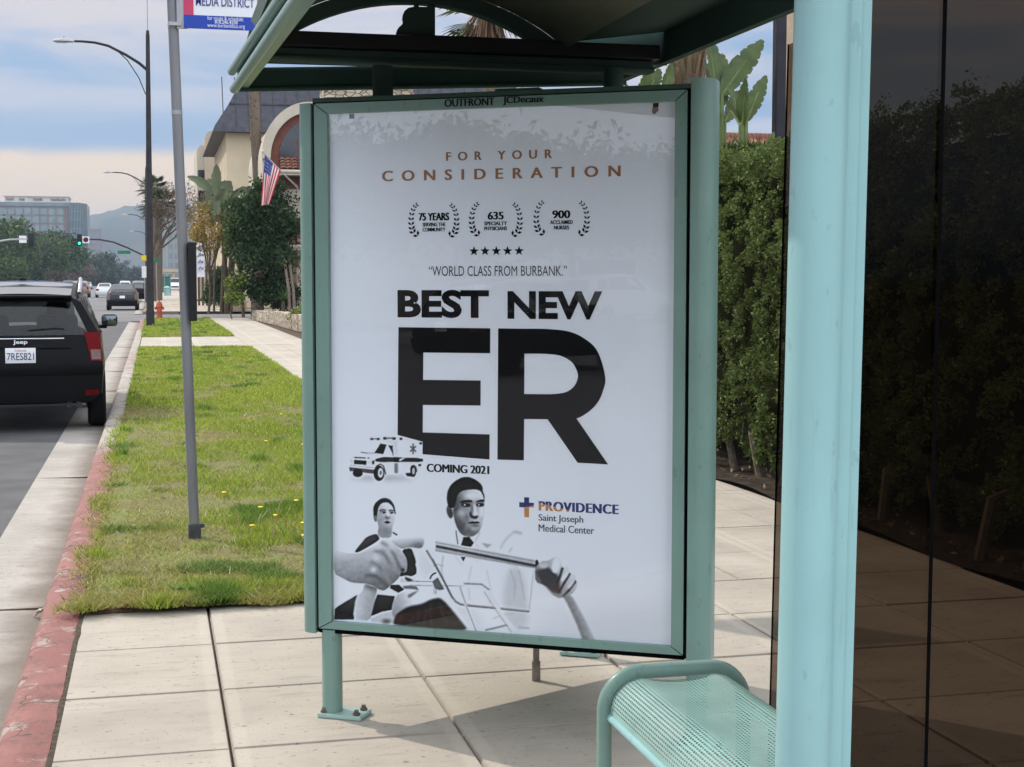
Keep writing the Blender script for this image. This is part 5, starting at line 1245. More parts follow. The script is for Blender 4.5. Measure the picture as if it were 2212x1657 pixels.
# the black SUV at the kerb
c = suv('parked_suv', 'glossy black SUV parked at the kerb, seen from behind, largest car in view', m_pblack, near=True)
j = c.root
jc = at(43, 700, Y=16.75); j.location = (jc.x, 16.75, ZR); j.rotation_euler = (0, 0, R(3.0))
def jp(name, b, m, parent=None, smooth=True): return b.build(name, m, parent or j, smooth)
for sd in (-1, 1):
    b = MB(); b.grid(lambda u, v: c.end(0, sd * (.855 + .145 * u - .05 * (1 - u) * v), 3.2 + .88 * v, .012), 6, 6); b.grid(lambda u, v: c.side(sd, .30 * u * (1 - .35 * v), 3.2 + .88 * v, .010), 6, 6); t = jp('tail_light', b, m_tail)
    b = MB(); b.grid(lambda u, v: c.end(0, sd * (.865 + .12 * u), 3.25 + .30 * v, .018), 4, 4); jp('reverse_lens', b, m_tail2, t)
    b = MB(); b.grid(lambda u, v: c.end(0, sd * (.80 + .16 * u), 1.98 + .2 * v, .075), 4, 2); jp('reflector', b, m_tail)
    b = MB(); xm = .60
    b.tube([(sd * .63, .55, 1.54), (sd * .645, .62, 1.625), (sd * .655, 1.2, 1.69), (sd * .655, 2.0, 1.705), (sd * .64, 2.35, 1.66), (sd * .63, 2.4, 1.62)], .022, 10); jp('roof_rail', b, m_rim)
    b = MB(); b.box((sd * 1.01, 2.80, 1.17), (.20, .11, .155), bev=.04); b.box((sd * .92, 2.83, 1.09), (.12, .05, .05), bev=.015); M_ = jp('mirror', b, m_pblack)
    b = MB(); b.box((sd * 1.01, 2.744, 1.17), (.165, .006, .12), bev=.002); jp('mirror_glass', b, mat('mirror_glass', (.16, .18, .19), .1, .1, 3, metal=.9), M_)
c.endpatch('bumper', m_plast, 0, -1.0, 1.0, 1.25, 2.72, .07, rim=.10)
c.endpatch('tailgate_garnish', m_pblack, 0, -.62, .62, 3.62, 3.98, .022, rim=.03)
b = MB(); b.box((0, .035, 1.045), (.92, .012, .014), bev=.004); jp('chrome_strip', b, m_chrome)
b = MB(); b.box((0, .27, 1.505), (1.10, .20, .030), bev=.012); jp('spoiler', b, m_pblack)
m_proof = mat('glossy_black_roof', (.006, .0065, .007), .12, .05, 2., coat=1., spec=.6); c.toppatch('roof_panel', m_proof, .12, 2.95, .99, .004)
b = MB(); b.lathe([(.045, 0), (.035, .03), (0, .04)], 12, (0, 1.2, 1.68)); jp('antenna_base', b, m_plast)
b = MB(); b.tube([(.0, .12, 1.115), (.10, .10, 1.13), (.36, .115, 1.15), (.46, .12, 1.14)], .012, 8); jp('rear_wiper', b, m_plast)
b = MB(); b.box((0, -.040, .865), (.315, .012, .165), bev=.003); pl = jp('number_plate', b, m_plate)
b = MB(); write(b, '7RES821', (0, -.0485, .80), (1, 0, 0), UP, -.140, .140, .015, .095, .004); jp('plate_lettering', b, mat('plate_blue', (.03, .035, .10), .5), pl, False)
b = MB(); write(b, 'California', (0, -.0485, .80), (1, 0, 0), UP, -.06, .06, .108, .133); jp('plate_state_lettering', b, mat('plate_red', (.45, .05, .05), .5), pl, False)
b = MB(); write(b, 'Jeep', (0, -.030, .98), (1, 0, 0), UP, -.075, .075, 0., .055, .02); jp('badge_lettering', b, mat('badge_silver', (.8, .8, .82), .3, metal=.2), None, False)
for dx in (.50, .60): b = MB(); b.lathe([(.030, .02), (.033, .02), (.033, .16), (.026, .16)], 14, (dx, 0, .31), 'y'); jp('exhaust_tip', b, mat('exhaust_steel', (.05, .05, .055), .35, .2, 20, metal=.8))
b = MB()
for sx in (-.38, .38): b.box((sx, .95, 1.02), (.46, .12, .55), bev=.06); b.box((sx, .95, 1.36), (.24, .09, .17), bev=.04)
pieces(b, 'rear_seat', m_plast, j, True)
# traffic and parked cars down the street
k = hatch('parked_hatchback', 'near black hatchback parked at the kerb just past the fire hydrant', m_pdark); q = at(264, 640, Y=85.5); k.root.location = (q.x, 85.5, ZR); k.root.scale = (1.02, 1.0, 1.0)
s0 = sedan('driving_sedan', 'white sedan driving away in the middle lane, left of the dark hatchback', m_pwhite); q = at(225, 625, Y=150); s0.root.location = (q.x, 150, ZR)
p0 = suv('driving_suv', 'copper SUV with lit red tail lamp driving away behind the black SUV roof', m_porange); q = at(172, 620, Y=152); p0.root.location = (q.x, 152, ZR)
for sd in (-1, 1): p0.endpatch('tail_light', m_tail, 0, sd * .80, sd * 1.0, 3.3, 4.0)
for t_ in (k, s0, p0): pass
GQ = 'cars queued in the oncoming lanes'
far = [(20, -12.5, 118, s0, 'sedan roof at the far left of the oncoming queue', m_pwhite), (60, -13, 140, s0, 'silver sedan second from left in the oncoming queue', m_psilver), (88, -12.5, 150, p0, 'grey SUV in the oncoming queue above the parked SUV roof', m_pgrey), (112, -12.5, 165, s0, 'white sedan in the middle of the oncoming queue', m_pwhite), (134, -12.5, 185, s0, 'blue sedan in the oncoming queue near the copper SUV', m_pblue), (150, -12.5, 205, p0, 'silver SUV half hidden by the copper SUV in the queue', m_psilver), (190, -12.0, 300, s0, 'distant silver sedan just right of the copper SUV', m_psilver)]
def recolour(root, m):
    for ch in root.children:
        if ch.name.startswith('body') or ch.name.startswith('bumper'):
            ch.data = ch.data.copy(); ch.data.materials[0] = m
for x, X, Y, src, lb, pm in far:
    q = at(x, 612, Y=Y); r_ = dup(src.root, (q.x, Y, ZR), R(180) if True else 0, lb, group=GQ); recolour(r_, pm)
GP = 'cars parked along the right kerb'
for x, Y, src, lb, pm in ((294, 118, s0, 'black sedan parked right behind the dark hatchback', m_pblack), (301, 150, p0, 'dark SUV parked second beyond the dark hatchback', m_pgrey), (305, 185, s0, 'red sedan parked third beyond the dark hatchback', m_pred), (309, 240, s0, 'farthest pale sedan parked along the right kerb', m_pwhite), (270, 210, p0, 'white SUV driving away just above the dark hatchback roof', m_pwhite)):
    q = at(x, 615, Y=Y); r_ = dup(src.root, (q.x, Y, ZR), 0, lb, group=GP); recolour(r_, pm)
# beside the viewer, mirrored in the kiosk glass
r_ = dup(j, (-15.2, -8.6, ZR), R(180), 'black SUV passing on the far lanes, mirrored in the kiosk glass')
r_ = dup(p0.root, (-28.5, -25.0, .1), R(180), 'white SUV parked across the street, mirrored in the kiosk glass'); recolour(r_, m_pwhite)
# ------------------------------------------------------------------ vegetation helpers
def leaf_quads(cent, size, up_bias=.0, aspect=.5, jit=.35, normal=None):
    """one small four-cornered leaf at every centre, randomly turned"""
    n = len(cent); d = nr.normal(size=(n, 3)); d[:, 2] += up_bias
    if normal is not None: d = d * .6 + normal
    d /= np.linalg.norm(d, axis=1)[:, None]
    e = nr.normal(size=(n, 3)); e -= d * (e * d).sum(1)[:, None]; e /= np.linalg.norm(e, axis=1)[:, None]
    L = (size * (1 - jit + 2 * jit * nr.random(n)))[:, None]
    V = np.stack([cent - d * L * .5, cent + e * L * aspect * .5, cent + d * L * .5, cent - e * L * aspect * .5], 1)
    return V.reshape(-1, 3), np.arange(4 * n).reshape(n, 4)
def crown_points(c, rad, ncl, nl, spread, shell=.55, seed=1, low=.0):
    r = np.random.default_rng(seed); P = []
    for i in range(ncl):
        d = r.normal(size=3); d /= np.linalg.norm(d)
        if d[2] < low: d[2] *= .5
        k = shell + (1 - shell) * r.random()
        cc = np.array(c) + d * np.array(rad) * k
        s = spread * (.6 + .8 * r.random())
        P.append(cc + r.normal(size=(int(nl * (.6 + .8 * r.random())), 3)) * s * np.array([1, 1, .8]))
    return np.concatenate(P)
def limbs(b, base, top, crown_c, rad, r0, n, seed, bend=.1):
    q = random.Random(seed); base, top = Vector(base), Vector(top)
    mid = (base + top) / 2 + Vector((q.uniform(-bend, bend), q.uniform(-bend, bend), 0))
    b.tube([base, mid, top], [r0, r0 * .8, r0 * .62], 8)
    for i in range(n):
        a = 2 * math.pi * i / n + q.uniform(-.4, .4)
        e = Vector(crown_c) + Vector((math.cos(a) * rad[0] * .75, math.sin(a) * rad[1] * .75, q.uniform(-.3, .6) * rad[2]))
        m = top * .5 + e * .5 + Vector((0, 0, .08 * rad[2])); b.tube([top - Vector((0, 0, .1)), m, e], [r0 * .5, r0 * .3, r0 * .08], 6)
m_bark = mat('bark', (.11, .085, .06), .9, .3, 8, bump=.6, bscale=30, stretch=(1, 1, .3))
m_bark_p = mat('palm_bark', (.15, .115, .085), .95, .35, 14, bump=.9, bscale=24, stretch=(1, 1, 2.2))
def leafm(n, c, tr=.25, isl=.4): return mat(n, c, .55, .3, .9, island=isl, trans=tr, spec=.2)
m_lf_dark = leafm('dark_foliage', (.030, .060, .018)); m_lf_mid = leafm('mid_foliage', (.060, .10, .025)); m_lf_yel = leafm('yellow_foliage', (.30, .22, .05)); m_lf_hedge = leafm('hedge_foliage', (.10, .138, .038), .25, .5)
m_lf_gray = leafm('greyish_foliage', (.065, .085, .055)); m_lf_far = leafm('far_foliage', (.05, .075, .045)); m_lf_brown = leafm('brown_twigs', (.13, .095, .07)); m_lf_lime = leafm('lime_foliage', (.14, .20, .03))
m_ban = mat('broad_leaf', (.05, .088, .03), .45, .35, 7., trans=.25, island=.2, col2=(.10, .145, .05)); m_dryleaf = leafm('dry_fibre', (.22, .15, .09), .15, .35)
def tree(name, label, base, top, cc, rad, ncl, nl, spread, size, lm, r0=.15, nl_=6, seed=1, group=None, cat='tree', aspect=.5, low=-.9, shell=.55):
    t = thing(name, label, cat, base, group=group); o = tuple(base)
    b = MB(); limbs(b, base, top, cc, rad, r0, nl_, seed); b.build('trunk', m_bark, t, True, off=o)
    P = crown_points(cc, rad, ncl, nl, spread, shell, seed, low); V, F = leaf_quads(P, np.full(len(P), size), 0, aspect)
    npmesh('crown', V, F, lm, t, off=o); return t
# ---- street lamps and traffic gear
m_lampp = mat('dark_lamp_pole', (.030, .027, .030), .6, .25, 6, bump=.2, bscale=20)
m_lamph = mat('lamp_head_grey', (.42, .42, .43), .5, .1, 6)
m_lens = mat('lamp_lens', (.5, .5, .5), .2, .05)
LB0 = at(325, 707, z=.0)
def lampat(x, y): return at(x, y, Y=LB0.y)
lamp = thing('street_lamp', 'nearest dark street lamp with one curved arm, standing on the far lawn patch', 'street lamp', LB0); lo = tuple(LB0)
b = MB(); t_ = lampat(319, 74); b.tube([LB0, LB0 * .55 + t_ * .45, t_], [.125, .10, .062], 14); b.tube([LB0, LB0 + Vector((0, 0, .55))], .135, 14); pole = b.build('pole', m_lampp, lamp, True, off=lo)
b = MB(); b.tube([t_, t_ + Vector((0, 0, .12))], .05, 8); b.tube([t_ + Vector((0, 0, .1)), t_ + Vector((0, 0, 1.3))], .008, 5); b.build('finial', m_lampp, pole, True, off=lo)
ap = [lampat(*p) for p in ((319, 152), (300, 136), (272, 118.5), (234, 99), (205, 92), (178, 89.5), (160, 89))]
b = MB(); b.tube(ap, [.05, .048, .045, .042, .04, .038, .036], 10); arm = b.build('arm', m_lampp, lamp, True, off=lo)
b = MB(); b.tube([lampat(*p) for p in ((252, 108), (275, 130), (300, 168), (313, 200), (318, 208))], .016, 6); b.build('brace', m_lampp, arm, True, off=lo)
h = lampat(138, 89.5)
b = MB(); b.grid(lambda u, v: h + Vector(((u - .5) * .66, math.cos(math.pi * v) * .13 * (1 - (abs(u - .45) * 1.7) ** 3 * .8), math.sin(math.pi * v) * .11 * (1 - (abs(u - .5) * 1.9) ** 2 * .75))), 10, 8); b.grid(lambda u, v: h + Vector(((u - .5) * .66, (v * 2 - 1) * .13 * (1 - (abs(u - .45) * 1.7) ** 3 * .8), -.012)), 10, 4)
hd = b.build('lamp_head', m_lamph, lamp, True, off=lo)
b = MB(); b.box(h + Vector((-.08, 0, -.028)), (.36, .17, .03), bev=.012); b.build('lens', m_lens, hd, True, off=lo)
b = MB(); b.lathe([(.035, .09), (.035, .16), (0, .17)], 8, h + Vector((.0, 0, 0))); b.build('photocell', m_lamph, hd, True, off=lo)
GL = 'street lamps along the right kerb'
lamp['group'] = GL
for Y, x, lb in ((108, 318, 'second street lamp, seen just left of the nearest lamp pole'), (176, 322, 'third street lamp, small arm over the bare tree'), (235, 324, 'fourth street lamp, faint arm beyond the bare tree')):
    q = at(x, 650, Y=Y); dup(lamp, (q.x, Y, -.02), 0, lb, group=GL)
m_sig = mat('signal_black', (.015, .015, .016), .5, .1); m_grn = emit_mat('green_signal', (.05, 1.0, .55), 1.6); m_offl = mat('dark_lens', (.05, .02, .015), .2); m_ssign = mat('road_sign_white', (.75, .75, .75), .4, .05); m_gsign = mat('street_sign_green', (.02, .17, .09), .4, .05)
m_stred = mat('sign_red', (.5, .04, .03), .4)
def signal_mast(label, Y, px_pole, pts, sig_px, face, extra):
    base = at(px_pole, 640, Y=Y); base.z = 0; t = thing('traffic_signal', label, 'traffic light', base, group=None); o = tuple(base)
    P = lambda x, y: at(x, y, Y=Y)
    b = MB(); b.tube([base, P(*pts[0]) + Vector((0, 0, .4))], [.16, .11], 10); b.build('mast', m_lampp if face else m_steel, t, True, off=o)
    b = MB(); b.tube([P(*p) for p in pts], [.09] + [.075] * (len(pts) - 2) + [.05], 8); arm = b.build('mast_arm', m_lampp if face else m_steel, t, True, off=o)
    s = P(*sig_px); b = MB(); b.box(s, (.44, .30, 1.05), bev=.04); sg_ = b.build('signal_head', m_sig, t, True, off=o)
    for k in range(3):
        c = s + Vector((0, -.16 if face else .16, .32 - .32 * k)); b = MB(); b.lathe([(.125, -.005), (.125, -.03), (0, -.035)], 14, c, 'y'); b.build('lens', (m_grn if k == 2 else m_offl) if face else m_offl, sg_, True, off=o)
        b = MB(); e = -1 if face else 1
        b.grid(lambda u, v: c + Vector((math.cos(math.pi * u) * .14, e * .16 * v, math.sin(math.pi * u) * .14)), 10, 2); b.build('visor', m_sig, sg_, True, off=o)
    for (x, y, w, hh, m, nm) in extra:
        q = P(x, y); b = MB(); b.box(q + Vector((0, -.06, 0)), (w, .02, hh)); sgn = b.build(nm, m, t, False, off=o)
        if m is m_ssign and face:
            b = MB(); b.lathe([(.16, 0), (.23, 0)], 16, q + Vector((0, -.075, 0)), 'y'); c = q + Vector((0, -.078, 0)); d = Vector((.14, 0, -.14)); n = Vector((.025, 0, .025)); b.add([c - d - n, c - d + n, c + d + n, c + d - n], [(0, 1, 2, 3)]); b.build('prohibition_ring', m_stred, sgn, False, off=o)
        elif m is m_ssign:
            b = MB(); b.box(q + Vector((0, -.075, .02)), (w, .008, .05)); b.build('dividing_bar', m_sig, sgn, False, off=o)
    return t
signal_mast('green traffic light on a long mast arm in front of the office building', 140, 331, [(331, 564), (308, 551), (275, 535), (245, 523), (215, 517.5), (168, 517)], (171.5, 518), True, [(185.5, 518, .62, .62, m_ssign, 'turn_sign'), (268, 545, 1.15, .30, m_gsign, 'street_name_sign')])
signal_mast('traffic light seen from behind at the left edge, white sign beside it', 120, -60, [(-60, 560), (-30, 530), (0, 521), (20, 518), (66, 516)], (67.5, 518), False, [(49.5, 517, .56, .56, m_ssign, 'lane_sign')])
q = at(313, 640, Y=98); q.z = 0; t = thing('sign_post', 'yellow and white road signs on one post just left of the nearest lamp pole', 'road sign', q); o = tuple(q)
b = MB(); b.tube([q, q + Vector((0, 0, 3.1))], .03, 8); b.build('post', m_steel, t, True, off=o)
b = MB(); c = q + Vector((0, -.05, 3.0)); b.box(c, (.36, .02, .36)); b.build('yellow_sign', mat('sign_yellow', (.65, .55, .02), .4), t, False, off=o)
b = MB(); b.box(q + Vector((-.02, -.05, 2.1)), (.30, .02, .75)); b.build('white_sign', m_ssign, t, False, off=o)
q = at(339, 640, Y=100); q.z = 0; t = thing('street_name_post', 'green street name blades on a post right of the nearest lamp pole', 'road sign', q); o = tuple(q)
b = MB(); b.tube([q, q + Vector((0, 0, 2.9))], .03, 8); b.build('post', m_steel, t, True, off=o)
b = MB(); b.box(q + Vector((.02, -.04, 2.85)), (.62, .02, .2)); b.box(q + Vector((.0, -.05, 3.08)), (.02, .5, .2)); b.build('name_blade', m_gsign, t, False, off=o)
# hydrant
q = at(344.5, 684, Y=60.8); q.z = .02; t = thing('fire_hydrant', 'orange red fire hydrant at the end of the far lawn patch', 'fire hydrant', q)
m_hyd = mat('hydrant_orange', (.40, .085, .04), .5, .15, 20)
b = MB(); b.lathe([(.16, 0), (.16, .04), (.11, .05), (.11, .42), (.14, .44), (.14, .48), (.125, .5), (.12, .56), (.09, .64), (.03, .68), (.03, .73), (0, .73)], 14); body = b.build('body', m_hyd, t, True)
for sd in (-1, 1): b = MB(); b.lathe([(.05, 0), (.05, sd * .14), (.065, sd * .14), (.065, sd * .19), (0, sd * .19)], 10, (0, 0, .40), 'x'); b.build('side_outlet', m_hyd, t, True)
b = MB(); b.lathe([(.07, -.08), (.07, -.16), (.085, -.16), (.085, -.2), (0, -.2)], 10, (0, 0, .34), 'y'); b.build('front_outlet', m_hyd, t, True)
# far shelter with bin
q = at(356, 636, Y=157); q.z = 0; t = thing('distant_bus_shelter', 'small far bus shelter in seafoam green beyond the cross street', 'bus shelter', q)
b = MB()
for dx in (-.6, .0, .6):
    for dy in (0, 1.2): b.tube([(dx, dy, 0), (dx, dy, 2.15)], .045, 8)
pieces(b, 'post', m_aqua, t); b = MB(); b.box((0, .6, 2.25), (1.5, 1.7, .18), bev=.05); b.build('roof', m_aqua, t)
b = MB(); b.box((-.3, .02, 1.15), (.52, .03, 1.7)); b.box((.3, .02, 1.15), (.52, .03, 1.7)); pieces(b, 'pane', mat('teal_pane', (.06, .14, .13), .2, .1), t)
q2 = at(361, 640, Y=154); q2.z = 0; t = thing('litter_bin', 'pale green litter bin in front of the far bus shelter', 'bin', q2)
b = MB(); b.lathe([(.3, 0), (.33, .75), (.35, .78), (.33, .85), (.12, .98), (0, 1.0)], 14); b.build('body', m_aqua_l, t, True); b = MB(); b.lathe([(.36, .72), (.36, .80)], 14); b.build('rim', m_aqua, t, True)
q = at(378, 620, Y=205); r_ = dup(p0.root, (q.x, 209, .02), R(180), 'white van with dark windscreen parked beyond the far bus shelter', scale=(1.0, 1.0, 1.12)); recolour(r_, m_pwhite); r_['category'] = 'van'
# ---- hedge on the right with bare stems, clipped top, soil bed
HX0, HX1, HY0, HY1, HZ = 4.28, 5.7, 4.2, 15.0, 2.42
t = thing('hedge', 'tall clipped evergreen hedge along the back of the pavement', 'hedge', (5.0, 11, 0)); o = (5.0, 11, 0)
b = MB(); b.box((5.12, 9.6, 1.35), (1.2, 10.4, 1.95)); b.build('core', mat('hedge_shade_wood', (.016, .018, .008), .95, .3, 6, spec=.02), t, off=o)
P = []; NN = []
def lump(x, y, z, nrm, n=26, s=.072, L=.045):
    d = nr.normal(size=(n, 3)); d /= np.linalg.norm(d, axis=1)[:, None]; d = d + np.array(nrm) * .8; d /= np.linalg.norm(d, axis=1)[:, None]
    P.append(np.array([x, y, z]) + d * s * (.55 + .6 * nr.random((n, 1)))); NN.append(d)
for i in range(4300):
    y = HY0 + (HY1 - HY0) * nr.random(); z = .15 + (HZ - .11) * nr.random()
    n1 = vnoise(np.array([y * 5.5]), np.array([z * 5.5]), 21)[0]
    x = HX0 - .02 + .30 * n1 + (.14 * max(0, .75 - z)) + nr.random() * .05
    lump(x, y, z, (-1, 0, .55), 42, .045 + .03 * nr.random())
for i in range(1100):
    y = HY0 + (HY1 - HY0) * nr.random(); x = HX0 + .05 + 1.3 * nr.random() ** 1.5
    lump(x, y, HZ + .05 * nr.normal() + .09 * vnoise(np.array([y * 1.6]), np.array([x * 1.6]), 22)[0], (-.3, 0, 1), 42, .06)
for i in range(260): lump(HX0 + .1 + 1.2 * nr.random(), HY1 - .1 + .1 * nr.random(), .4 + 2 * nr.random(), (0, 1, .2), 40)
for i in range(260): lump(HX0 + .1 + 1.2 * nr.random(), HY0, .4 + 2 * nr.random(), (0, -1, .2), 40)
P = np.concatenate(P); NN = np.concatenate(NN); V, F = leaf_quads(P, np.full(len(P), .030), 0, .5, .4, NN * .8)
npmesh('foliage', V, F, m_lf_hedge, t, off=o)
b = MB(); q_ = random.Random(5)
for i in range(20):
    y = HY0 + .25 + i * .53 + q_.uniform(-.1, .1); x = 4.42 + q_.uniform(-.08, .12)
    b.tube([(x, y, -.02), (x + q_.uniform(-.06, .06), y + q_.uniform(-.08, .08), .35), (x + .22, y + q_.uniform(-.1, .1), .42)], [.035, .028, .02], 7)
pieces(b, 'stem', mat('pale_bark', (.12, .095, .07), .9, .3, 20), t, True, o)
b = MB(); b.grid(lambda u, v: (4.17 + 2.3 * u, 2 + 18 * v, .02 + .06 * math.sin(9 * v + 3 * u) * u + .05 * math.sin(math.pi * u) + .02 * math.sin(61 * v)), 8, 80); o_ = b.build('planting_soil', mat('dark_soil', (.045, .036, .028), .98, .4, 9, spec=.05, bump=.8, bscale=40), None, True); o_['kind'] = 'structure'
P = np.stack([4.22 + .5 * nr.random(500) ** 2, 3 + 16 * nr.random(500), .03 + .05 * nr.random(500)], 1); V, F = leaf_quads(P, np.full(500, .05), -.2, .45); tag(npmesh('leaf_litter', V, F, m_dryleaf), 'dry brown leaf litter under the clipped hedge', 'leaf litter', kind='stuff')
for k, (x, y, l) in enumerate(((1905, 238, 'small sprig sticking up from the hedge top, left one behind smoked glass'), (2010, 232, 'round tuft rising from the hedge top behind smoked glass'), (2110, 226, 'tall sprig rising from the hedge top, right one behind smoked glass'))):
    q = at(x, 250, X=4.55); b = MB(); Pp = np.array(q)[None] + nr.normal(size=(160, 3)) * np.array([.035, .035, .05 + .02 * k]) + np.array([0, 0, .02]); V, F = leaf_quads(Pp, np.full(160, .024)); ob = npmesh('hedge_sprig', V, F, m_lf_hedge); tag(ob, l, 'plant', 'sprigs on the hedge top')
# ---- giant bird of paradise plants behind the hedge
def paddle(b, root, tip, w, droop, face, n=36):
    """one big paddle leaf: blade with midrib fold along a bowed line"""
    root, tip = Vector(root), Vector(tip); ax = tip - root; L = ax.length
    sd = ax.cross(Vector(face)).normalized(); up = sd.cross(ax).normalized()
    def f(u, v):
        c = root + ax * u + Vector((0, 0, -droop * u * u * L))
        k = math.sin(math.pi * min(1, .03 + .95 * u) ** .85) ** .7 * (1 - .04 * math.sin(23 * u + 3 * v))
        s = v * 2 - 1; k *= 1 - .22 * abs(s) * ((u * 7.3 + (2.1 if s > 0 else .4)) % 1 > .86); k *= 1.0
        c = c + up * (.010 * w / .1 * math.sin(u * 75 + abs(s) * 9) * .5 * abs(s))
        return c + sd * (s * w * k) + up * (abs(s) * w * .34 * k)
    b.grid(f, n, 6)
def bird_plant(label, base, leaves, name='bird_of_paradise_plant', m=None, Y=12.5, stem_r=.03):
    t = thing(name, label, 'plant', base); o = tuple(base)
    for (rx, ry, tx, ty, w, fc) in leaves:
        r_, tp = at(rx, ry, Y=Y), at(tx, ty, Y=Y + fc[3] if len(fc) > 3 else Y); b = MB(); paddle(b, r_, tp, w, .04, fc[:3]); lf = b.build('leaf', m or m_ban, t, True, off=o)
        b = MB(); b.tube([Vector(base), Vector(base) * .4 + r_ * .6, r_, r_ * .4 + tp * .6], [stem_r, stem_r * .9, stem_r * .6, stem_r * .25], 7); b.build('stalk', m_lf_lime if False else mat('green_stalk', (.12, .16, .05), .6, .2, 10), lf, True, off=o)
    return t
q = at(1605, 330, Y=12.5); q.z = 0
bird_plant('upright bird of paradise plant with paddle leaves in the sky gap right of the kiosk', q, [(1603, 262, 1572, 180, 0.104, (.5, -1, .1, .3)), (1604, 270, 1612, 165, 0.073, (-1, -.6, .1, -.1)), (1612, 262, 1655, 158, 0.078, (-.5, -1, .1, .2)), (1600, 270, 1566, 218, 0.083, (.8, -1, 0, .4))])
q = at(1560, 300, Y=13.0); q.z = 0
bird_plant('large bird of paradise leaning over the kiosk top, biggest leaf against the sky', q, [(1560, 205, 1648, 80, 0.114, (-.4, -1, .3, .2)), (1552, 230, 1562, 110, 0.114, (.2, -1, 0, .5)), (1545, 200, 1530, 60, 0.114, (.5, -1, 0, .3)), (1552, 250, 1520, 120, 0.104, (.4, -1, 0, .6)), (1565, 262, 1600, 190, 0.083, (.1, -1, 0, .5))], Y=13.0)
q = at(1420, 260, Y=13.6); q.z = 0
bird_plant('bird of paradise with pale folded leaves showing just above the kiosk top rail', q, [(1395, 215, 1425, 145, 0.083, (-.3, -1, .2, .2)), (1380, 230, 1400, 150, 0.083, (.3, -1, .2, .0)), (1430, 220, 1452, 130, 0.073, (.2, -1, 0, .3)), (1370, 235, 1352, 180, 0.073, (.4, -1, 0, .1))], Y=13.6)
q = at(1640, 345, Y=11.6); q.z = 0
bird_plant('low pale bird of paradise leaves rising from the hedge top beside the dark post', q, [(1650, 345, 1672, 282, 0.036, (-.3, -1, 0, .1)), (1645, 350, 1640, 300, 0.042, (.3, -1, 0, .1)), (1665, 345, 1690, 300, 0.036, (.2, -1, 0, .0))], Y=11.6)
P = np.array([at(1560 + 120 * nr.random(), 318 + 35 * nr.random(), Y=11.3) for _ in range(500)]); V, F = leaf_quads(P, np.full(500, .22), 1.6, .06); o_ = npmesh('fine_grass_plant', V, F, m_lf_mid); tag(o_, 'feathery green grass plant rising just above the hedge beside the kiosk', 'plant')
# trunk with leaf bases behind the kiosk top
q = at(1485, 300, Y=14); q.z = 0; t = thing('shaggy_palm', 'shaggy palm trunk of old leaf bases behind the kiosk top right corner', 'palm tree', q); o = tuple(q); b = MB()
c0_, c1_ = at(1483, 330, Y=14), at(1488, 60, Y=14); b.tube([q, c0_, c1_], [.17, .15, .17], 14); b.build('trunk', m_bark_p, t, True, off=o); b = MB()
for i in range(70):
    a = q_.uniform(0, 6.28); z = q_.uniform(.35, 1.0); c = c0_ * (1 - z) + c1_ * z; d = Vector((math.cos(a), math.sin(a), 0)); n = Vector((-d.y, d.x, 0)) * q_.uniform(.02, .035); r0 = c + d * .13
    b.add([r0 - n, r0 + n, r0 + d * .10 + n * .6 + UP * .32, r0 + d * .10 - n * .6 + UP * .32], [(0, 1, 2, 3)])
b.build('leaf_bases', m_dryleaf, t, False, off=o)
b = MB()
for i in range(9):
    a = 2 * math.pi * i / 9; d = Vector((math.cos(a), math.sin(a), .9)); paddle(b, c1_ + d * .2, c1_ + d * 1.5, .17, .25, (d.y, -d.x, .4))
b.build('crown', m_ban, t, True, off=o)
# posts behind the shelter
q = at(1681, 340, Y=13.2); q.z = 0; t = thing('dark_post', 'tall dark post rising behind the hedge right of the kiosk', 'post', q); b = MB(); b.box((0, 0, 2.6), (.105, .105, 5.2), bev=.012); b.build('shaft', mat('dark_post_paint', (.022, .020, .028), .5, .2, 8), t); b = MB(); b.box((0, 0, .05), (.22, .22, .1)); b.build('foot', m_black, t)
q = at(1716, 340, Y=14.5); q.z = 0; t = thing('beige_pillar', 'beige building pillar glimpsed beside the shelter column', 'pillar', q); b = MB(); b.box((.1, 0, 2.9), (.36, .4, 5.8), bev=.01); b.build('shaft', mat('beige_stucco', (.45, .36, .28), .9, .1, 20, bump=.3), t); b = MB(); b.box((.1, 0, 5.85), (.5, .54, .14)); b.build('cap', m_gut, t)
# red tiled house behind the hedge
m_tile = bpy.data.materials.new('clay_roof_tile'); m_tile.use_nodes = True
def tile_nodes():
    N, Lk = m_tile.node_tree.nodes, m_tile.node_tree.links; b = N['Principled BSDF']; b.inputs['Roughness'].default_value = .85
    tc = N.new('ShaderNodeTexCoord'); w = N.new('ShaderNodeTexWave'); w.wave_type = 'BANDS'; w.bands_direction = 'X'; w.inputs['Scale'].default_value = 1.6; w.inputs['Distortion'].default_value = .3
    n = N.new('ShaderNodeTexNoise'); n.inputs['Scale'].default_value = 6; mx = N.new('ShaderNodeMix'); mx.data_type = 'RGBA'; mx.inputs[6].default_value = (.20, .075, .05, 1); mx.inputs[7].default_value = (.36, .15, .105, 1)
    Lk.new(tc.outputs['Object'], w.inputs['Vector']); Lk.new(tc.outputs['Object'], n.inputs['Vector']); Lk.new(n.outputs[0], mx.inputs[0]); Lk.new(mx.outputs[2], b.inputs['Base Color'])
    bp = N.new('ShaderNodeBump'); bp.inputs['Strength'].default_value = 1; bp.inputs['Distance'].default_value = .08; Lk.new(w.outputs[0], bp.inputs['Height']); Lk.new(bp.outputs[0], b.inputs['Normal'])
tile_nodes()
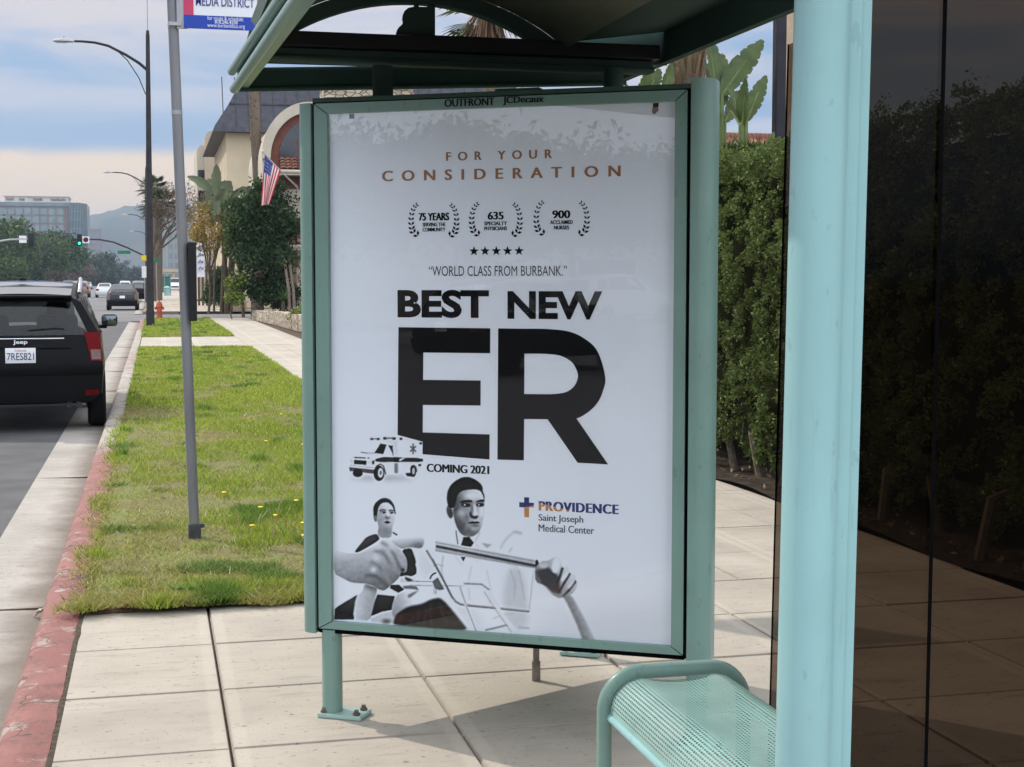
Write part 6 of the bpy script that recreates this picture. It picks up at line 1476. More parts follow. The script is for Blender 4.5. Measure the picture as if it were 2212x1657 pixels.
def tile_roof(b, x0, x1, y0, y1, z0, z1, pitch=.26):
    """rows of half-round clay tiles running up a slope"""
    n = int((x1 - x0) / pitch)
    for i in range(n):
        xc = x0 + (i + .5) * pitch
        for k in range(6):
            ya, yb = y0 + (y1 - y0) * k / 6, y0 + (y1 - y0) * (k + 1.12) / 6; za, zb = z0 + (z1 - z0) * k / 6 + .05, z0 + (z1 - z0) * (k + 1.12) / 6
            b.grid(lambda u, v: (xc + math.cos(math.pi * u) * pitch * .5, ya + (yb - ya) * v, za + (zb - za) * v + math.sin(math.pi * u) * .09), 6, 1)
q = at(1600, 350, Y=26); t = thing('tile_roofed_house', 'house with red clay tile roof peeking above the hedge', 'house', (q.x + 1, 28, 0)); o = (q.x + 1, 28, 0)
m_stucco = mat('cream_stucco', (.50, .42, .31), .9, .08, 3, bump=.3, bscale=60)
b = MB(); b.box((q.x + 1, 30, 1.5), (7, 8, 3.0)); b.build('wall', m_stucco, t, off=o)
zr_ = at(1600, 302, Y=29).z; b = MB(); tile_roof(b, q.x - 2.6, q.x + 4.6, 25.6, 29, 2.95, zr_); b.box((q.x + 1, 29, zr_ + .06), (7.2, .3, .16), bev=.05); b.build('roof', m_tile, t, True, off=o)
b = MB(); b.box((q.x, 25.99, 1.6), (1.2, .03, 1.1)); b.build('window', m_glassd, t, off=o)
# tall fan palm seen through the arch of the canopy
def fan_palm(label, base, ctr, r0, fr, n, skirt, name='fan_palm', seed=1, group=None, leafmat=None):
    q = random.Random(seed); t = thing(name, label, 'palm tree', base, group=group); o = tuple(base); base, ctr = Vector(base), Vector(ctr)
    b = MB(); b.tube([base, base * .5 + ctr * .5 + Vector((.05, 0, 0)), ctr], [r0 * 1.25, r0, r0 * .9], 12); b.build('trunk', m_bark_p, t, True, off=o)
    b = MB()
    for i in range(n):
        a = q.uniform(0, 6.28); e = q.uniform(-.5, 1.25); d = Vector((math.cos(a) * math.cos(e), math.sin(a) * math.cos(e), math.sin(e))); n_ = d.cross(UP).normalized(); u_ = n_.cross(d)
        hub = ctr + d * fr * q.uniform(.45, .6); b.tube([ctr, hub], fr * .012, 4)
        for k in range(11):
            w = R(-80 + 16 * k); dd = (d * math.cos(w) + n_ * math.sin(w)).normalized(); L = fr * .5 * (1 - .25 * abs(k - 5) / 5); s = u_ * .0 + n_.cross(dd) * 0; tip = hub + dd * L + Vector((0, 0, -.22 * L)); sd = dd.cross(u_).normalized() * fr * .035
            b.add([hub, hub * .5 + tip * .5 + sd + Vector((0, 0, .04 * L)), tip, hub * .5 + tip * .5 - sd], [(0, 1, 2, 3)])
    b.build('crown', leafmat or m_lf_mid, t, False, off=o)
    if skirt:
        b = MB()
        for i in range(260):
            a = q.uniform(0, 6.28); z = q.uniform(0, skirt); d = Vector((math.cos(a), math.sin(a), 0)); n_ = Vector((-d.y, d.x, 0)); r1 = r0 + .02 + (skirt - z) * .0 + z * .30; p = ctr + d * (r0 * .9 + z * .12) - UP * (skirt - z) * .9; L = q.uniform(.3, .6) * (.5 + z / skirt); e = p + d * (.10 + .35 * z / skirt) * q.uniform(.5, 1.2) - UP * L
            b.add([p - n_ * .03, p + n_ * .03, e + n_ * .012, e - n_ * .012], [(0, 1, 2, 3)])
        b.build('dead_skirt', m_dryleaf, t, False, off=o)
    return t
bz = at(1060, 300, Y=32); ct_ = at(1056, 5, Y=32); fan_palm('fan palm with dead brown skirt seen through the canopy arch', (bz.x, 32, 0), ct_, .17, 1.7, 34, 1.15, seed=3)
# ------------------------------------------------------------------ buildings and planting along the right side
m_slate = mat('slate_mansard', (.060, .060, .072), .6, .2, 3, bump=.4, bscale=8)
m_cream = mat('cream_render', (.52, .43, .30), .9, .08, .8, bump=.2, bscale=30); m_cream_l = mat('pale_trim', (.52, .46, .37), .8, .08, 2)
m_redb = mat('red_brown_render', (.17, .065, .045), .85, .15, 3); m_dwin = mat('dark_window', (.016, .018, .024), .08, .2, 1, spec=.7)
def stone_mat(name, c0, c1, sc):
    m = bpy.data.materials.new(name); m.use_nodes = True; N, Lk = m.node_tree.nodes, m.node_tree.links; b = N['Principled BSDF']; b.inputs['Roughness'].default_value = .9
    tc = N.new('ShaderNodeTexCoord'); mp = N.new('ShaderNodeMapping'); mp.inputs['Scale'].default_value = (1, 1, 1.7); Lk.new(tc.outputs['Object'], mp.inputs[0])
    v = N.new('ShaderNodeTexVoronoi'); v.inputs['Scale'].default_value = sc; e = N.new('ShaderNodeTexVoronoi'); e.feature = 'DISTANCE_TO_EDGE'; e.inputs['Scale'].default_value = sc
    Lk.new(mp.outputs[0], v.inputs['Vector']); Lk.new(mp.outputs[0], e.inputs['Vector'])
    mx = N.new('ShaderNodeMix'); mx.data_type = 'RGBA'; mx.inputs[6].default_value = c0 + (1,); mx.inputs[7].default_value = c1 + (1,); sp = N.new('ShaderNodeSeparateColor'); Lk.new(v.outputs['Color'], sp.inputs[0]); Lk.new(sp.outputs[0], mx.inputs[0])
    r = N.new('ShaderNodeMapRange'); r.inputs['From Max'].default_value = .07; Lk.new(e.outputs['Distance'], r.inputs[0])
    m2 = N.new('ShaderNodeMix'); m2.data_type = 'RGBA'; m2.inputs[6].default_value = (.10, .075, .05, 1); Lk.new(r.outputs[0], m2.inputs[0]); Lk.new(mx.outputs[2], m2.inputs[7]); Lk.new(m2.outputs[2], b.inputs['Base Color'])
    bp = N.new('ShaderNodeBump'); bp.inputs['Distance'].default_value = .05; Lk.new(r.outputs[0], bp.inputs['Height']); Lk.new(bp.outputs[0], b.inputs['Normal']); return m
m_stone = stone_mat('rubble_stone', (.34, .27, .19), (.52, .45, .36), 3.2)
# low stone garden wall
t = thing('stone_garden_wall', 'low rubble stone wall along the pavement edge in front of the planting', 'wall', (4.0, 48, 0)); o = (4.0, 48, 0)
b = MB(); P = [at(545, 691, z=0), at(600, 704, z=0), at(664, 722, z=0)]; P += [P[2] + (P[2] - P[1]) * 1.5]
hs = [.36, .46, .50, .5]
for i in range(3):
    a, c = P[i], P[i + 1]; n = 10
    for k in range(n):
        u0, u1 = k / n, (k + 1) / n; p0_, p1_ = a + (c - a) * u0, a + (c - a) * u1; w = Vector((.34, .1, 0)); h0 = hs[i] * (1 - u0) + hs[i + 1] * u0 + .03 * math.sin(7.3 * k + i); h1 = hs[i] * (1 - u1) + hs[i + 1] * u1 + .03 * math.sin(7.3 * (k + 1) + i)
        b.add([p0_, p1_, p1_ + w, p0_ + w, p0_ + UP * h0, p1_ + UP * h1, p1_ + w + UP * h1, p0_ + w + UP * h0], [(0, 1, 5, 4), (4, 5, 6, 7), (2, 3, 7, 6)] + ([(0, 4, 7, 3)] if k == 0 else []))
b.build('stonework', m_stone, t, off=o)
b = MB(); b.add([P[0] + Vector((.2, 0, .2)), P[3] + Vector((.2, 0, .34)), Vector((14, P[3].y, .3)), Vector((14, 61, .2))], [(0, 1, 2, 3)]); b.build('garden_soil', mat('garden_soil', (.07, .055, .04), .95, .3, 4), None)['kind'] = 'structure'
# building with the arched gable
YA = 60.
pA = lambda x, y, Y=YA: at(x, y, Y=Y)
A = thing('arched_gable_building', 'cream building with big arched window, red tile awnings and stone chimney', 'building', (7.5, YA + 4, 0)); oA = (7.5, YA + 4, 0)
def ap_(name, b, m, parent=None, sm=False): return b.build(name, m, parent or A, sm, off=oA)
ca = pA(670, 345); rx, rz = pA(670, 345).x - pA(567, 345).x, pA(670, 225).z - pA(670, 345).z
def archpoly(kx, kz, zb, n=24): return [(ca.x + rx * kx, zb)] + [(ca.x + rx * kx * math.cos(math.pi * i / n), ca.z + rz * kz * math.sin(math.pi * i / n)) for i in range(n + 1)] + [(ca.x - rx * kx, zb)]
zleg = pA(570, 470).z
b = MB(); b.prism(archpoly(1, 1, zleg), (0, YA, 0), (1, 0, 0), (0, 0, 1), (0, 9, 0)); wall = ap_('gable_wall', b, m_cream_l)
def archband(k0, k1, y0, y1, zb):
    b = MB(); n = 24
    for i in range(n):
        q = []
        for k, w in ((k0, i), (k1, i), (k1, i + 1), (k0, i + 1)): q.append(Vector((ca.x + rx * k * math.cos(math.pi * w / n), y0, ca.z + rz * k * math.sin(math.pi * w / n))))
        d = Vector((0, y1 - y0, 0)); b.add(q + [v + d for v in q], [(0, 1, 2, 3), (0, 3, 7, 4), (1, 2, 6, 5)])
    return b
b = MB(); b.prism(archpoly(.84, .86, ca.z - 1.2), (0, YA - .01, 0), (1, 0, 0), (0, 0, 1), (0, -.02, 0)); ap_('red_panel', b, m_redb)
ap_('arch_trim', archband(.84, 1.03, YA - .25, YA + .0, zleg), m_cream_l)
b = MB(); b.prism(archpoly(.66, .70, ca.z - .1), (0, YA - .05, 0), (1, 0, 0), (0, 0, 1), (0, -.03, 0)); W = ap_('arched_window', b, m_dwin)
b = MB()
for dx in (-.5, 0, .5): b.box((ca.x + dx, YA - .09, ca.z + .45), (.05, .03, .9))
pieces(b, 'mullion', m_redb, W, False, oA)
xw = pA(632, 600).x
b = MB(); b.box((xw + 5, YA + 4.3, (ca.z - .3) / 2), (10, 8, ca.z - .3)); ap_('lower_wall', b, m_cream)
b = MB(); b.box((pA(657, 500).x + .3, YA + .28, pA(650, 500).z), (.9, .06, 1.7)); w_ = ap_('window', b, m_dwin); b = MB(); c_ = (pA(657, 500).x + .3, YA + .24, pA(650, 500).z); b.box((c_[0] - .47, c_[1], c_[2]), (.09, .1, 1.85)); b.box((c_[0], c_[1], c_[2] + .9), (1.0, .1, .09)); ap_('window_frame', b, m_redb, w_)
def awning(xa, xb_, ya, yb, depth, yy):
    p, q = pA(xa, ya, yy), pA(xb_, yb, yy); b = MB(); tile_roof(b, p.x, p.x + 3.2, yy - depth, yy + .3, p.z, p.z + .75, .24); ro = ap_('tile_awning', b, m_tile, None, True)
    b = MB(); b.tube([(p.x - .06, yy - depth, p.z - .03), (p.x + 3.2, yy - depth, p.z - .03)], .075, 8); b.box((p.x + 1.6, yy - depth / 2, p.z - .12), (3.2, depth, .1)); b.tube([(p.x, yy - depth + .05, p.z - .05), (p.x + .9, yy + .2, p.z - .7)], .05, 6); ap_('gutter', b, m_cream_l, ro)
awning(603, 660, 372, 350, .9, YA); awning(596, 660, 532, 515, .9, YA)
b = MB(); b.box((pA(640, 600).x + .25, YA - .45, 1.6), (.5, .5, 3.2)); ap_('porch_pillar', b, m_stone)
p0_, p1_ = pA(701, 217, 63), pA(896, 217, 63); b = MB(); b.box(((p0_.x + p1_.x) / 2, 64, (p0_.z + .7 + 4) / 2), (p1_.x - p0_.x, 1.6, p0_.z + .7 - 4)); b.box(((p0_.x + p1_.x) / 2, 64, p0_.z + .78), (p1_.x - p0_.x + .3, 1.9, .16)); ap_('stone_chimney', b, m_stone)
# flag on the building
tip, fix = at(567, 328, Y=56.4), at(644, 408, Y=59.8); t = thing('flag', 'American flag hanging from a slanted white pole on the arched building', 'flag', fix); o = tuple(fix)
b = MB(); b.tube([fix, tip], .022, 8); b.lathe([(.04, 0), (.05, .04), (0, .09)], 8, tip); b.build('flag_pole', mat('white_pole', (.65, .62, .58), .4), t, True, off=o)
h0, h1 = at(572, 335, Y=56.6), at(606, 369, Y=57.1); e0_, e1_ = at(564, 444, Y=56.8), at(583, 441, Y=56.9)
nu_, nv_ = 52, 40; us_, vs_ = np.meshgrid(np.linspace(0, 1, nu_ + 1), np.linspace(0, 1, nv_ + 1))
H0, H1, E0, E1 = (np.array(v) for v in (h0, h1, e0_, e1_))
V = ((1 - us_)[..., None] * H0 + us_[..., None] * H1) * (1 - vs_[..., None] ** 1.15) + ((1 - us_)[..., None] * E0 + us_[..., None] * E1) * vs_[..., None] ** 1.15
V[..., 1] += .16 * np.sin(us_ * 13 + vs_ * 2) * vs_ ** .7; V[..., 0] += .035 * np.sin(us_ * 6.28) * vs_
st = np.floor(np.clip(us_, 0, .9999) * 13).astype(int) % 2; colf = np.where(st[..., None] == 0, np.array([.50, .03, .05]), np.array([.72, .70, .70])); can = (us_ < 7 / 13) & (vs_ < .40); colf[can] = [.03, .05, .22]
star = can & (np.sin(us_ * 70) > .6) & (np.sin(vs_ * 90) > .6); colf[star] = [.6, .6, .65]
i = np.arange((nu_ + 1) * (nv_ + 1)).reshape(nv_ + 1, nu_ + 1); F = np.stack([i[:-1, :-1].ravel(), i[:-1, 1:].ravel(), i[1:, 1:].ravel(), i[1:, :-1].ravel()], 1)
npmesh('flag_cloth', V.reshape(-1, 3), F, col_mat('flag_fabric', .8, .35), t, colf.reshape(-1, 3), off=o, smooth=True)
# mansard block behind
YB_ = 84.; p = at(488, 275, Y=YB_); xB = p.x; zE = p.z
B = thing('mansard_building', 'tall cream building with a dark slate mansard roof behind the arched building', 'building', (xB + 9, YB_ + 8, 0)); oB = (xB + 9, YB_ + 8, 0)
b = MB(); b.box((xB + 9, YB_ + 8, zE / 2), (18, 16, zE)); b.build('wall', m_cream, B, off=oB)
b = MB(); e = .75; x0_, x1_, y0_, y1_ = xB - e, xB + 18 + e, YB_ - e, YB_ + 16 + e; i1, z1, i2, z2_ = .95, zE + 1.35, 1.75, zE + 2.9
def rectz(i, z): return [(x0_ + i, y0_ + i, z), (x1_ - i, y0_ + i, z), (x1_ - i, y1_ - i, z), (x0_ + i, y1_ - i, z)]
b.add(rectz(0, zE - .30) + rectz(.1, zE) + rectz(i1, z1) + rectz(i2, z2_) + rectz(i2 + .2, z2_), [(3, 2, 1, 0)] + [(4 * k + j, 4 * k + (j + 1) % 4, 4 * k + 4 + (j + 1) % 4, 4 * k + 4 + j) for k in range(4) for j in range(4)] + [(16, 17, 18, 19)])
rf = b.build('mansard_roof', m_slate, B, off=oB); b = MB()
for k in range(26): x = x0_ + .6 + k * .7; b.tube([(x, y0_ + .08, zE + .02), (x, y0_ + i1, z1 + .02), (x, y0_ + i2, z2_ + .02)], .03, 5)
b.box(((x0_ + x1_) / 2, y0_ + i1 - .02, z1), (x1_ - x0_ - 2 * i1, .1, .09)); b.build('seams', m_slate, rf, off=oB)
for k in range(3):
    b = MB(); b.box((xB + 3 + 4 * k, YB_ - .01, zE - 4), (1.2, .06, 1.6)); b.build('window', m_dwin, B, off=oB)
# tan building with rounded parapet farther on
YC_ = 118.; pc = lambda x, y: at(x, y, Y=YC_); Cb = thing('rounded_parapet_building', 'tan building with rounded parapets beyond the mansard block', 'building', (pc(450, 400).x + 3, YC_ + 6, 0)); oC = tuple(Cb.location)
m_tan = mat('tan_render', (.42, .34, .25), .9, .08, 1)
b = MB(); xl_, xr_, zt2 = pc(443, 300).x, pc(473, 300).x, pc(455, 283).z; rr = (xr_ - xl_) / 2; poly = [(xl_, 0), (xr_ + 6, 0), (xr_ + 6, zt2 - .6), (xr_, zt2 - .6)] + [((xl_ + xr_) / 2 + rr * math.cos(math.pi * i / 12), zt2 - rr + rr * math.sin(math.pi * i / 12)) for i in range(1, 12)] + [(xl_, zt2 - rr)]
b.prism(poly, (0, YC_, 0), (1, 0, 0), (0, 0, 1), (0, 10, 0)); b.build('wall', m_tan, Cb, off=oC)
b = MB(); b.prism([(pc(426, 400).x, 0), (xl_ + .01, 0), (xl_ + .01, pc(435, 310).z), (pc(435, 310).x, pc(435, 308).z), (pc(427, 318).x, pc(427, 318).z)], (0, YC_ + 2, 0), (1, 0, 0), (0, 0, 1), (0, 9, 0)); b.build('side_wing', m_cream_l, Cb, off=oC)
for k in range(3): b = MB(); b.box((pc(437, 420).x, YC_ + 1.95, pc(437, 380 + 45 * k).z), (.5, .06, 1.2)); b.build('window', m_dwin, Cb, off=oC)
# palm trunk before the mansard block
bz = at(556, 690, Y=63); tt = at(545, 128, Y=63); t = thing('bare_palm_trunk', 'rough bare palm trunk standing before the mansard building', 'palm tree', (bz.x, 63, 0)); o = (bz.x, 63, 0)
b = MB(); q_ = random.Random(9); pts = [Vector((bz.x, 63, 0)), at(560, 400, Y=63), at(552, 290, Y=63), at(549, 210, Y=63), tt]; b.tube(pts, [.28, .25, .22, .21, .19], 14)
for i in range(150):
    z = q_.random(); k = min(3, int(z * 4)); c = pts[k] * (1 - (z * 4 - k)) + pts[k + 1] * (z * 4 - k); a = q_.uniform(0, 6.28); d = Vector((math.cos(a), math.sin(a), 0)); n = Vector((-d.y, d.x, 0)) * .05; b.add([c + d * .2 - n, c + d * .2 + n, c + d * .30 + UP * .2], [(0, 1, 2)])
b.build('trunk', m_bark_p, t, True, off=o)
b = MB(); b.lathe([(.2, 0), (.26, .1), (.12, .3), (0, .34)], 10, tt); b.build('cut_top', m_dryleaf, t, True, off=o)
# planting
def P2(x, y, Y): p = at(x, y, Y=Y); return (p.x, p.y, p.z)
def g0(x, Y): p = at(x, 640, Y=Y); return (p.x, Y, .05)
tree('dense_dark_tree', 'dense dark green tree in front of the arched building beneath the flag', g0(615, 58.9), P2(600, 600, 58.9), P2(573, 492, 58.9), (1.15, 1.1, 2.0), 100, 130, .20, .17, m_lf_dark, .10, 7, 3)
tree('leafy_undergrowth_tree', 'shaded leafy tree under the dense dark tree at the wall', g0(570, 58.5), P2(565, 640, 58.5), P2(568, 596, 58.5), (1.0, .9, 1.15), 60, 110, .18, .16, m_lf_dark, .06, 5, 4)
tree('sunlit_tree', 'mid green and yellowish tree between the dense dark tree and the street', g0(525, 60), P2(520, 600, 60), P2(515, 500, 60), (.62, .8, 1.35), 34, 90, .18, .16, m_lf_mid, .07, 6, 5)
tree('yellow_leaf_tree', 'sparse tree with yellow autumn leaves next to the bus stop pole', g0(450, 66), P2(452, 590, 66), P2(455, 492, 66), (.95, .9, 1.15), 30, 60, .22, .16, m_lf_yel, .06, 9, 6)
tree('brown_twig_shrub', 'tall brown twiggy shrub above the yellow leaved tree', g0(462, 71), P2(465, 560, 71), P2(470, 440, 71), (.75, .7, .95), 24, 50, .22, .14, m_lf_brown, .06, 9, 7)
tree('vine_shrub', 'bright lime green vine shrub at the foot of the dense tree', g0(500, 58), P2(500, 660, 58), P2(505, 615, 58), (.32, .4, 1.0), 18, 50, .13, .14, m_lf_lime, .03, 4, 8, cat='shrub')
tree('round_shrub', 'dark clipped round shrub beyond the driveway', g0(480, 79), P2(480, 650, 79), P2(480, 615, 79), (.66, .66, .85), 60, 110, .14, .13, m_lf_dark, .06, 5, 9, cat='shrub', shell=.75)
tree('low_hedge_shrub', 'low green shrub left of the round shrub', g0(452, 80), P2(452, 662, 80), P2(455, 640, 80), (.5, .5, .5), 20, 70, .12, .12, m_lf_mid, .04, 4, 10, cat='shrub')
tree('wall_bush', 'yellow green bush growing on the stone garden wall beside the kiosk', (P2(650, 700, 46)[0], 46, .3), P2(650, 690, 46), P2(652, 682, 46), (.38, .4, .25), 20, 60, .09, .09, m_lf_lime, .02, 4, 11, cat='shrub')
tree('corner_shrub', 'dark shrub in the corner under the porch awning', g0(640, 59), P2(640, 650, 59), P2(610, 640, 59), (.7, .5, .6), 26, 80, .14, .14, m_lf_dark, .04, 4, 12, cat='shrub')
m_lf_gray2 = leafm('grey_green_leaf', (.13, .165, .10))
# broad-leaved clump
t = thing('banana_clump', 'clump of broad banana like leaves in front of the cream mansard wall', 'plant', g0(490, 69)); o = g0(490, 69); q_ = random.Random(21)
for i in range(26):
    a = q_.uniform(R(25), R(155)); c = Vector(at(480 + q_.uniform(-28, 42), 440 + q_.uniform(-30, 40), Y=66 + q_.uniform(-.7, .7))); L = q_.uniform(1.0, 1.7); tip = c + Vector((math.cos(a) * L, q_.uniform(-.4, .4), math.sin(a) * L)); b = MB(); paddle(b, c, tip, q_.uniform(.16, .24), .22, (q_.uniform(-.5, .5), -1, .3), 8); lf = b.build('leaf', m_lf_gray2, t, True, off=o)
b = MB()
for i in range(8): c = Vector(at(475 + 6 * i, 450, Y=69)); b.tube([Vector(o) + Vector((q_.uniform(-.3, .3), q_.uniform(-.2, .2), 0)), c], [.08, .05], 7)
pieces(b, 'stem', m_bark, t, True, o)
# yucca
t = thing('spiky_yucca', 'spiky yucca rosette growing behind the stone garden wall', 'plant', g0(612, 56)); o = g0(612, 56); c = Vector(at(612, 650, Y=56)); b = MB()
for i in range(46):
    a = q_.uniform(0, 6.28); e = q_.uniform(.1, 1.3); d = Vector((math.cos(a) * math.cos(e), math.sin(a) * math.cos(e), math.sin(e))); n = d.cross(UP).normalized() * .028; L = q_.uniform(.45, .75); b.add([c - n, c + n, c + d * L - UP * .1 * L], [(0, 1, 2)])
b.build('rosette', m_lf_mid, t, False, off=o); b = MB(); b.tube([o, c], .07, 8); b.build('trunk', m_bark, t, True, off=o)
for k, (x, l) in enumerate(((618, 'slim leaning trunk behind the stone wall, left of two'), (628, 'slim leaning trunk behind the stone wall, right of two'))):
    a_, c_ = Vector(g0(x + 8, 55.5)), Vector(at(x - 4, 560, Y=57)); t = thing('slim_trunk', l, 'tree', a_, group='slim trunks behind the stone wall'); b = MB(); b.tube([a_, a_ * .5 + c_ * .5 + Vector((.06, 0, 0)), c_], [.07, .055, .05], 8); b.build('trunk', mat('pinkish_bark', (.15, .11, .085), .9, .25, 14), t, True, off=tuple(a_))
    Pp = np.array(c_)[None] + nr.normal(size=(160, 3)) * .22; V, F = leaf_quads(Pp, np.full(160, .15)); npmesh('crown', V, F, m_lf_dark, t, off=tuple(a_))
# brick planter, slat fence, banner
q = at(510, 668, Y=77); t = thing('brick_planter', 'low brick planter wall at the far side of the driveway', 'planter', (q.x, 77, 0)); b = MB(); b.box((0, 0, .22), (1.05, .5, .44)); b.build('brickwork', mat('pink_brick', (.33, .22, .17), .9, .2, 12), t); b = MB(); b.box((0, 0, .46), (1.12, .56, .05)); b.build('coping', m_cream_l, t)
q = at(450, 620, Y=86); t = thing('slat_fence', 'brown vertical slat fence behind the round shrub', 'fence', (q.x, 86, 0)); m_fence = mat('brown_fence', (.10, .065, .045), .8, .25, 8); b = MB()
for k in range(16): b.box((-.75 + k * .22, 0, 1.25), (.12, .04, 2.3))
b.build('slats', m_fence, t); b = MB()
for z in (.4, 2.1): b.box((.9, .05, z), (3.6, .05, .1))
pieces(b, 'rail', m_fence, t)
q = at(433, 565, Y=82); t = thing('banner', 'white upright banner with blue marks left of the round shrub', 'banner', (q.x, 82, 0)); b = MB(); b.tube([(-.24, 0, 0), (-.24, 0, q.z + 1.1)], .025, 8); b.build('banner_pole', m_steel, t, True)
b = MB(); b.grid(lambda u, v: (-.22 + .44 * u, .04 * math.sin(5 * v + 2 * u), q.z - .85 + 1.85 * v), 4, 10); cl = b.build('cloth', mat('banner_white', (.70, .70, .74), .8, .05), t, True)
b = MB()
for z in (-.45, -.1, .3, .6): b.tube([(-.12, -.05, q.z + z), (-.02, -.055, q.z + z + .16), (.10, -.05, q.z + z + .02), (.14, -.05, q.z + z + .14)], .025, 5)
pieces(b, 'blue_mark', mat('banner_blue', (.08, .11, .30), .8), cl)
# ------------------------------------------------------------------ far end of the street
# bare wide tree
def bare_tree(label, base, spec, seed, name='bare_tree', m=None, r0=.2, depth=6, L0=1.0, spread=.6, leaf=None):
    t = thing(name, label, 'tree', base); q = random.Random(seed); b = MB(); tips = []
    def grow(p, d, L, r, k):
        e = p + d * L; b.tube([p, (p + e) / 2 + Vector((q.uniform(-.05, .05), q.uniform(-.05, .05), .03)) * L, e], [r, r * .85, r * .7], 5 if k < 3 else 3, cap=False)
        if k >= depth: tips.append(e); return
        if k >= depth - 2: tips.append(e)
        for _ in range(3 if k < 2 else 2 + (q.random() < .45)):
            nd = (d + Vector((q.uniform(-1, 1) * spread * 1.25, q.uniform(-1, 1) * spread, q.uniform(-.30, .55) * spread))).normalized(); grow(e, nd, L * q.uniform(.62, .86), r * .62, k + 1)
    for d in spec: grow(Vector(base), Vector(d).normalized(), L0, r0, 0)
    b.build('trunk', m or m_bark, t, True, off=tuple(base))
    P = np.array([tuple(e) for e in tips for _ in range(4)]) + nr.normal(size=(len(tips) * 4, 3)) * .22; V, F = leaf_quads(P, np.full(len(P), .20), 0, .35); npmesh('crown', V, F, leaf or m_lf_brown, t, off=tuple(base)); return t
bare_tree('wide bare brown tree with fine twigs behind the nearest street lamp', (at(333, 640, Y=112).x, 112, 0), [(-.06, 0, 1)], 5, L0=2.6, depth=6, spread=.80, r0=.22)
bz = at(338, 640, Y=125); fan_palm('fan palm with upper crown behind the nearest street lamp', (bz.x, 125, 0), at(331, 408, Y=125), .22, 1.5, 46, 0, seed=4, leafmat=m_lf_dark)
bz = at(342, 640, Y=118); fan_palm('shorter fan palm with dense low crown right of the nearest street lamp', (bz.x, 118, 0), at(343, 447, Y=118), .25, 1.9, 60, .6, seed=5, leafmat=m_lf_dark)
GT = 'roadside trees on the far left of the street'
lt = [(8, 520, 270, 5.5, 'leafy tree at the left edge below the office building', m_lf_mid), (38, 512, 285, 4.8, 'grey green tree left of the rear facing traffic light', m_lf_gray), (70, 545, 300, 4.4, 'dark tree below the rear facing traffic light', m_lf_dark), (98, 535, 320, 5.2, 'olive tree right of the rear facing traffic light', m_lf_mid), (122, 530, 345, 5.2, 'dark tree in the middle of the left tree row', m_lf_dark), (146, 545, 370, 5.0, 'tree just left of the green traffic light', m_lf_mid), (165, 575, 400, 4.2, 'brownish low tree under the green traffic light', m_lf_brown), (22, 570, 255, 3.2, 'low bushy tree at the left edge behind the car roofs', m_lf_mid), (55, 585, 290, 3.2, 'low dark tree behind the oncoming cars', m_lf_dark), (110, 590, 330, 3.4, 'low brown tree behind the oncoming cars', m_lf_brown)]
for k, (x, y, Y, r_, lb, lm) in enumerate(lt):
    y += 13
    p = at(x, y, Y=Y); q = at(x, 640, Y=Y); tree('roadside_tree', lb, (q.x, Y, 0), (q.x, Y, p.z - r_ * .7), tuple(p), (r_, r_, r_ * .8), 46, 60, r_ * .17, r_ * .15, lm, .25, 6, 30 + k, group=GT)
for k, (x, y, Y, rw_, rh, lb) in enumerate(((207, 592, 470, 3.6, 5.2, 'dark conifer mass right of the office tower, left one'), (224, 585, 500, 4.2, 6.5, 'tall dark conifer right of the office tower, middle one'), (240, 595, 530, 3.6, 5.5, 'dark conifer right of the office tower, right one'), (258, 600, 800, 6.0, 6.0, 'hazy distant tree in the middle of the street end'), (272, 597, 900, 5.0, 9.0, 'hazy distant pointed tree at the street end'), (292, 602, 700, 5.0, 5.0, 'hazy distant tree near the right kerb at the street end'))):
    p = at(x, y, Y=Y); q = at(x, 640, Y=Y); tree('distant_conifer', lb, (q.x, Y, 0), (q.x, Y, p.z), tuple(p), (rw_, rw_, rh), 40, 60, rw_ * .2, rw_ * .22, m_lf_far, .3, 4, 60 + k, group='dark trees at the end of the street')
# office building
m_mauve = mat('mauve_cladding', (.20, .155, .15), .8, .08, .3); m_teal = mat('teal_glazing', (.17, .235, .24), .15, .15, .4, spec=.6); m_tealb = mat('teal_band', (.17, .225, .235), .5, .1, .3); m_tglass = mat('tower_glass', (.035, .075, .095), .08, .2, .3, spec=.8); m_pent = mat('pale_penthouse', (.55, .50, .44), .8, .08, .3)
YO = 640.; po = lambda x, y, Y=YO: at(x, y, Y=Y); O = thing('office_building', 'mauve office block with rows of teal windows and a glass corner tower', 'building', (po(90, 600).x, YO + 15, 0)); oO = tuple(O.location)
xa_, xb_, zt3 = po(-90, 500).x, po(152, 500).x, po(80, 437).z
def op(name, b, m, parent=None): return b.build(name, m, parent or O, False, off=oO)
def qbox(b, x0, x1, y0, y1, z0, z1): b.box(((x0 + x1) / 2, (y0 + y1) / 2, (z0 + z1) / 2), (x1 - x0, y1 - y0, z1 - z0))
b = MB(); qbox(b, xa_, xb_, YO, YO + 30, 0, zt3 - 1.6); op('facade', b, m_mauve)
b = MB(); qbox(b, xa_ - .3, xb_ + .3, YO - .3, YO + 30.3, zt3 - 1.6, zt3); op('parapet_band', b, m_tealb)
b = MB(); xt = po(188, 500).x; xm = po(151, 500).x
b.prism([(xm, YO - 1.5), (po(176, 500).x, YO - 1.5), (xt, YO + 4), (xt, YO + 30), (xm, YO + 30)], (0, 0, 0), (1, 0, 0), (0, 1, 0), (0, 0, zt3 - .2)); tw = op('corner_tower', b, m_tglass)
b = MB()
for k in range(8): x = xm + .2 + k * (po(176, 500).x - xm - .4) / 7; qbox(b, x - .12, x + .12, YO - 1.75, YO - 1.5, 0, zt3 - .1)
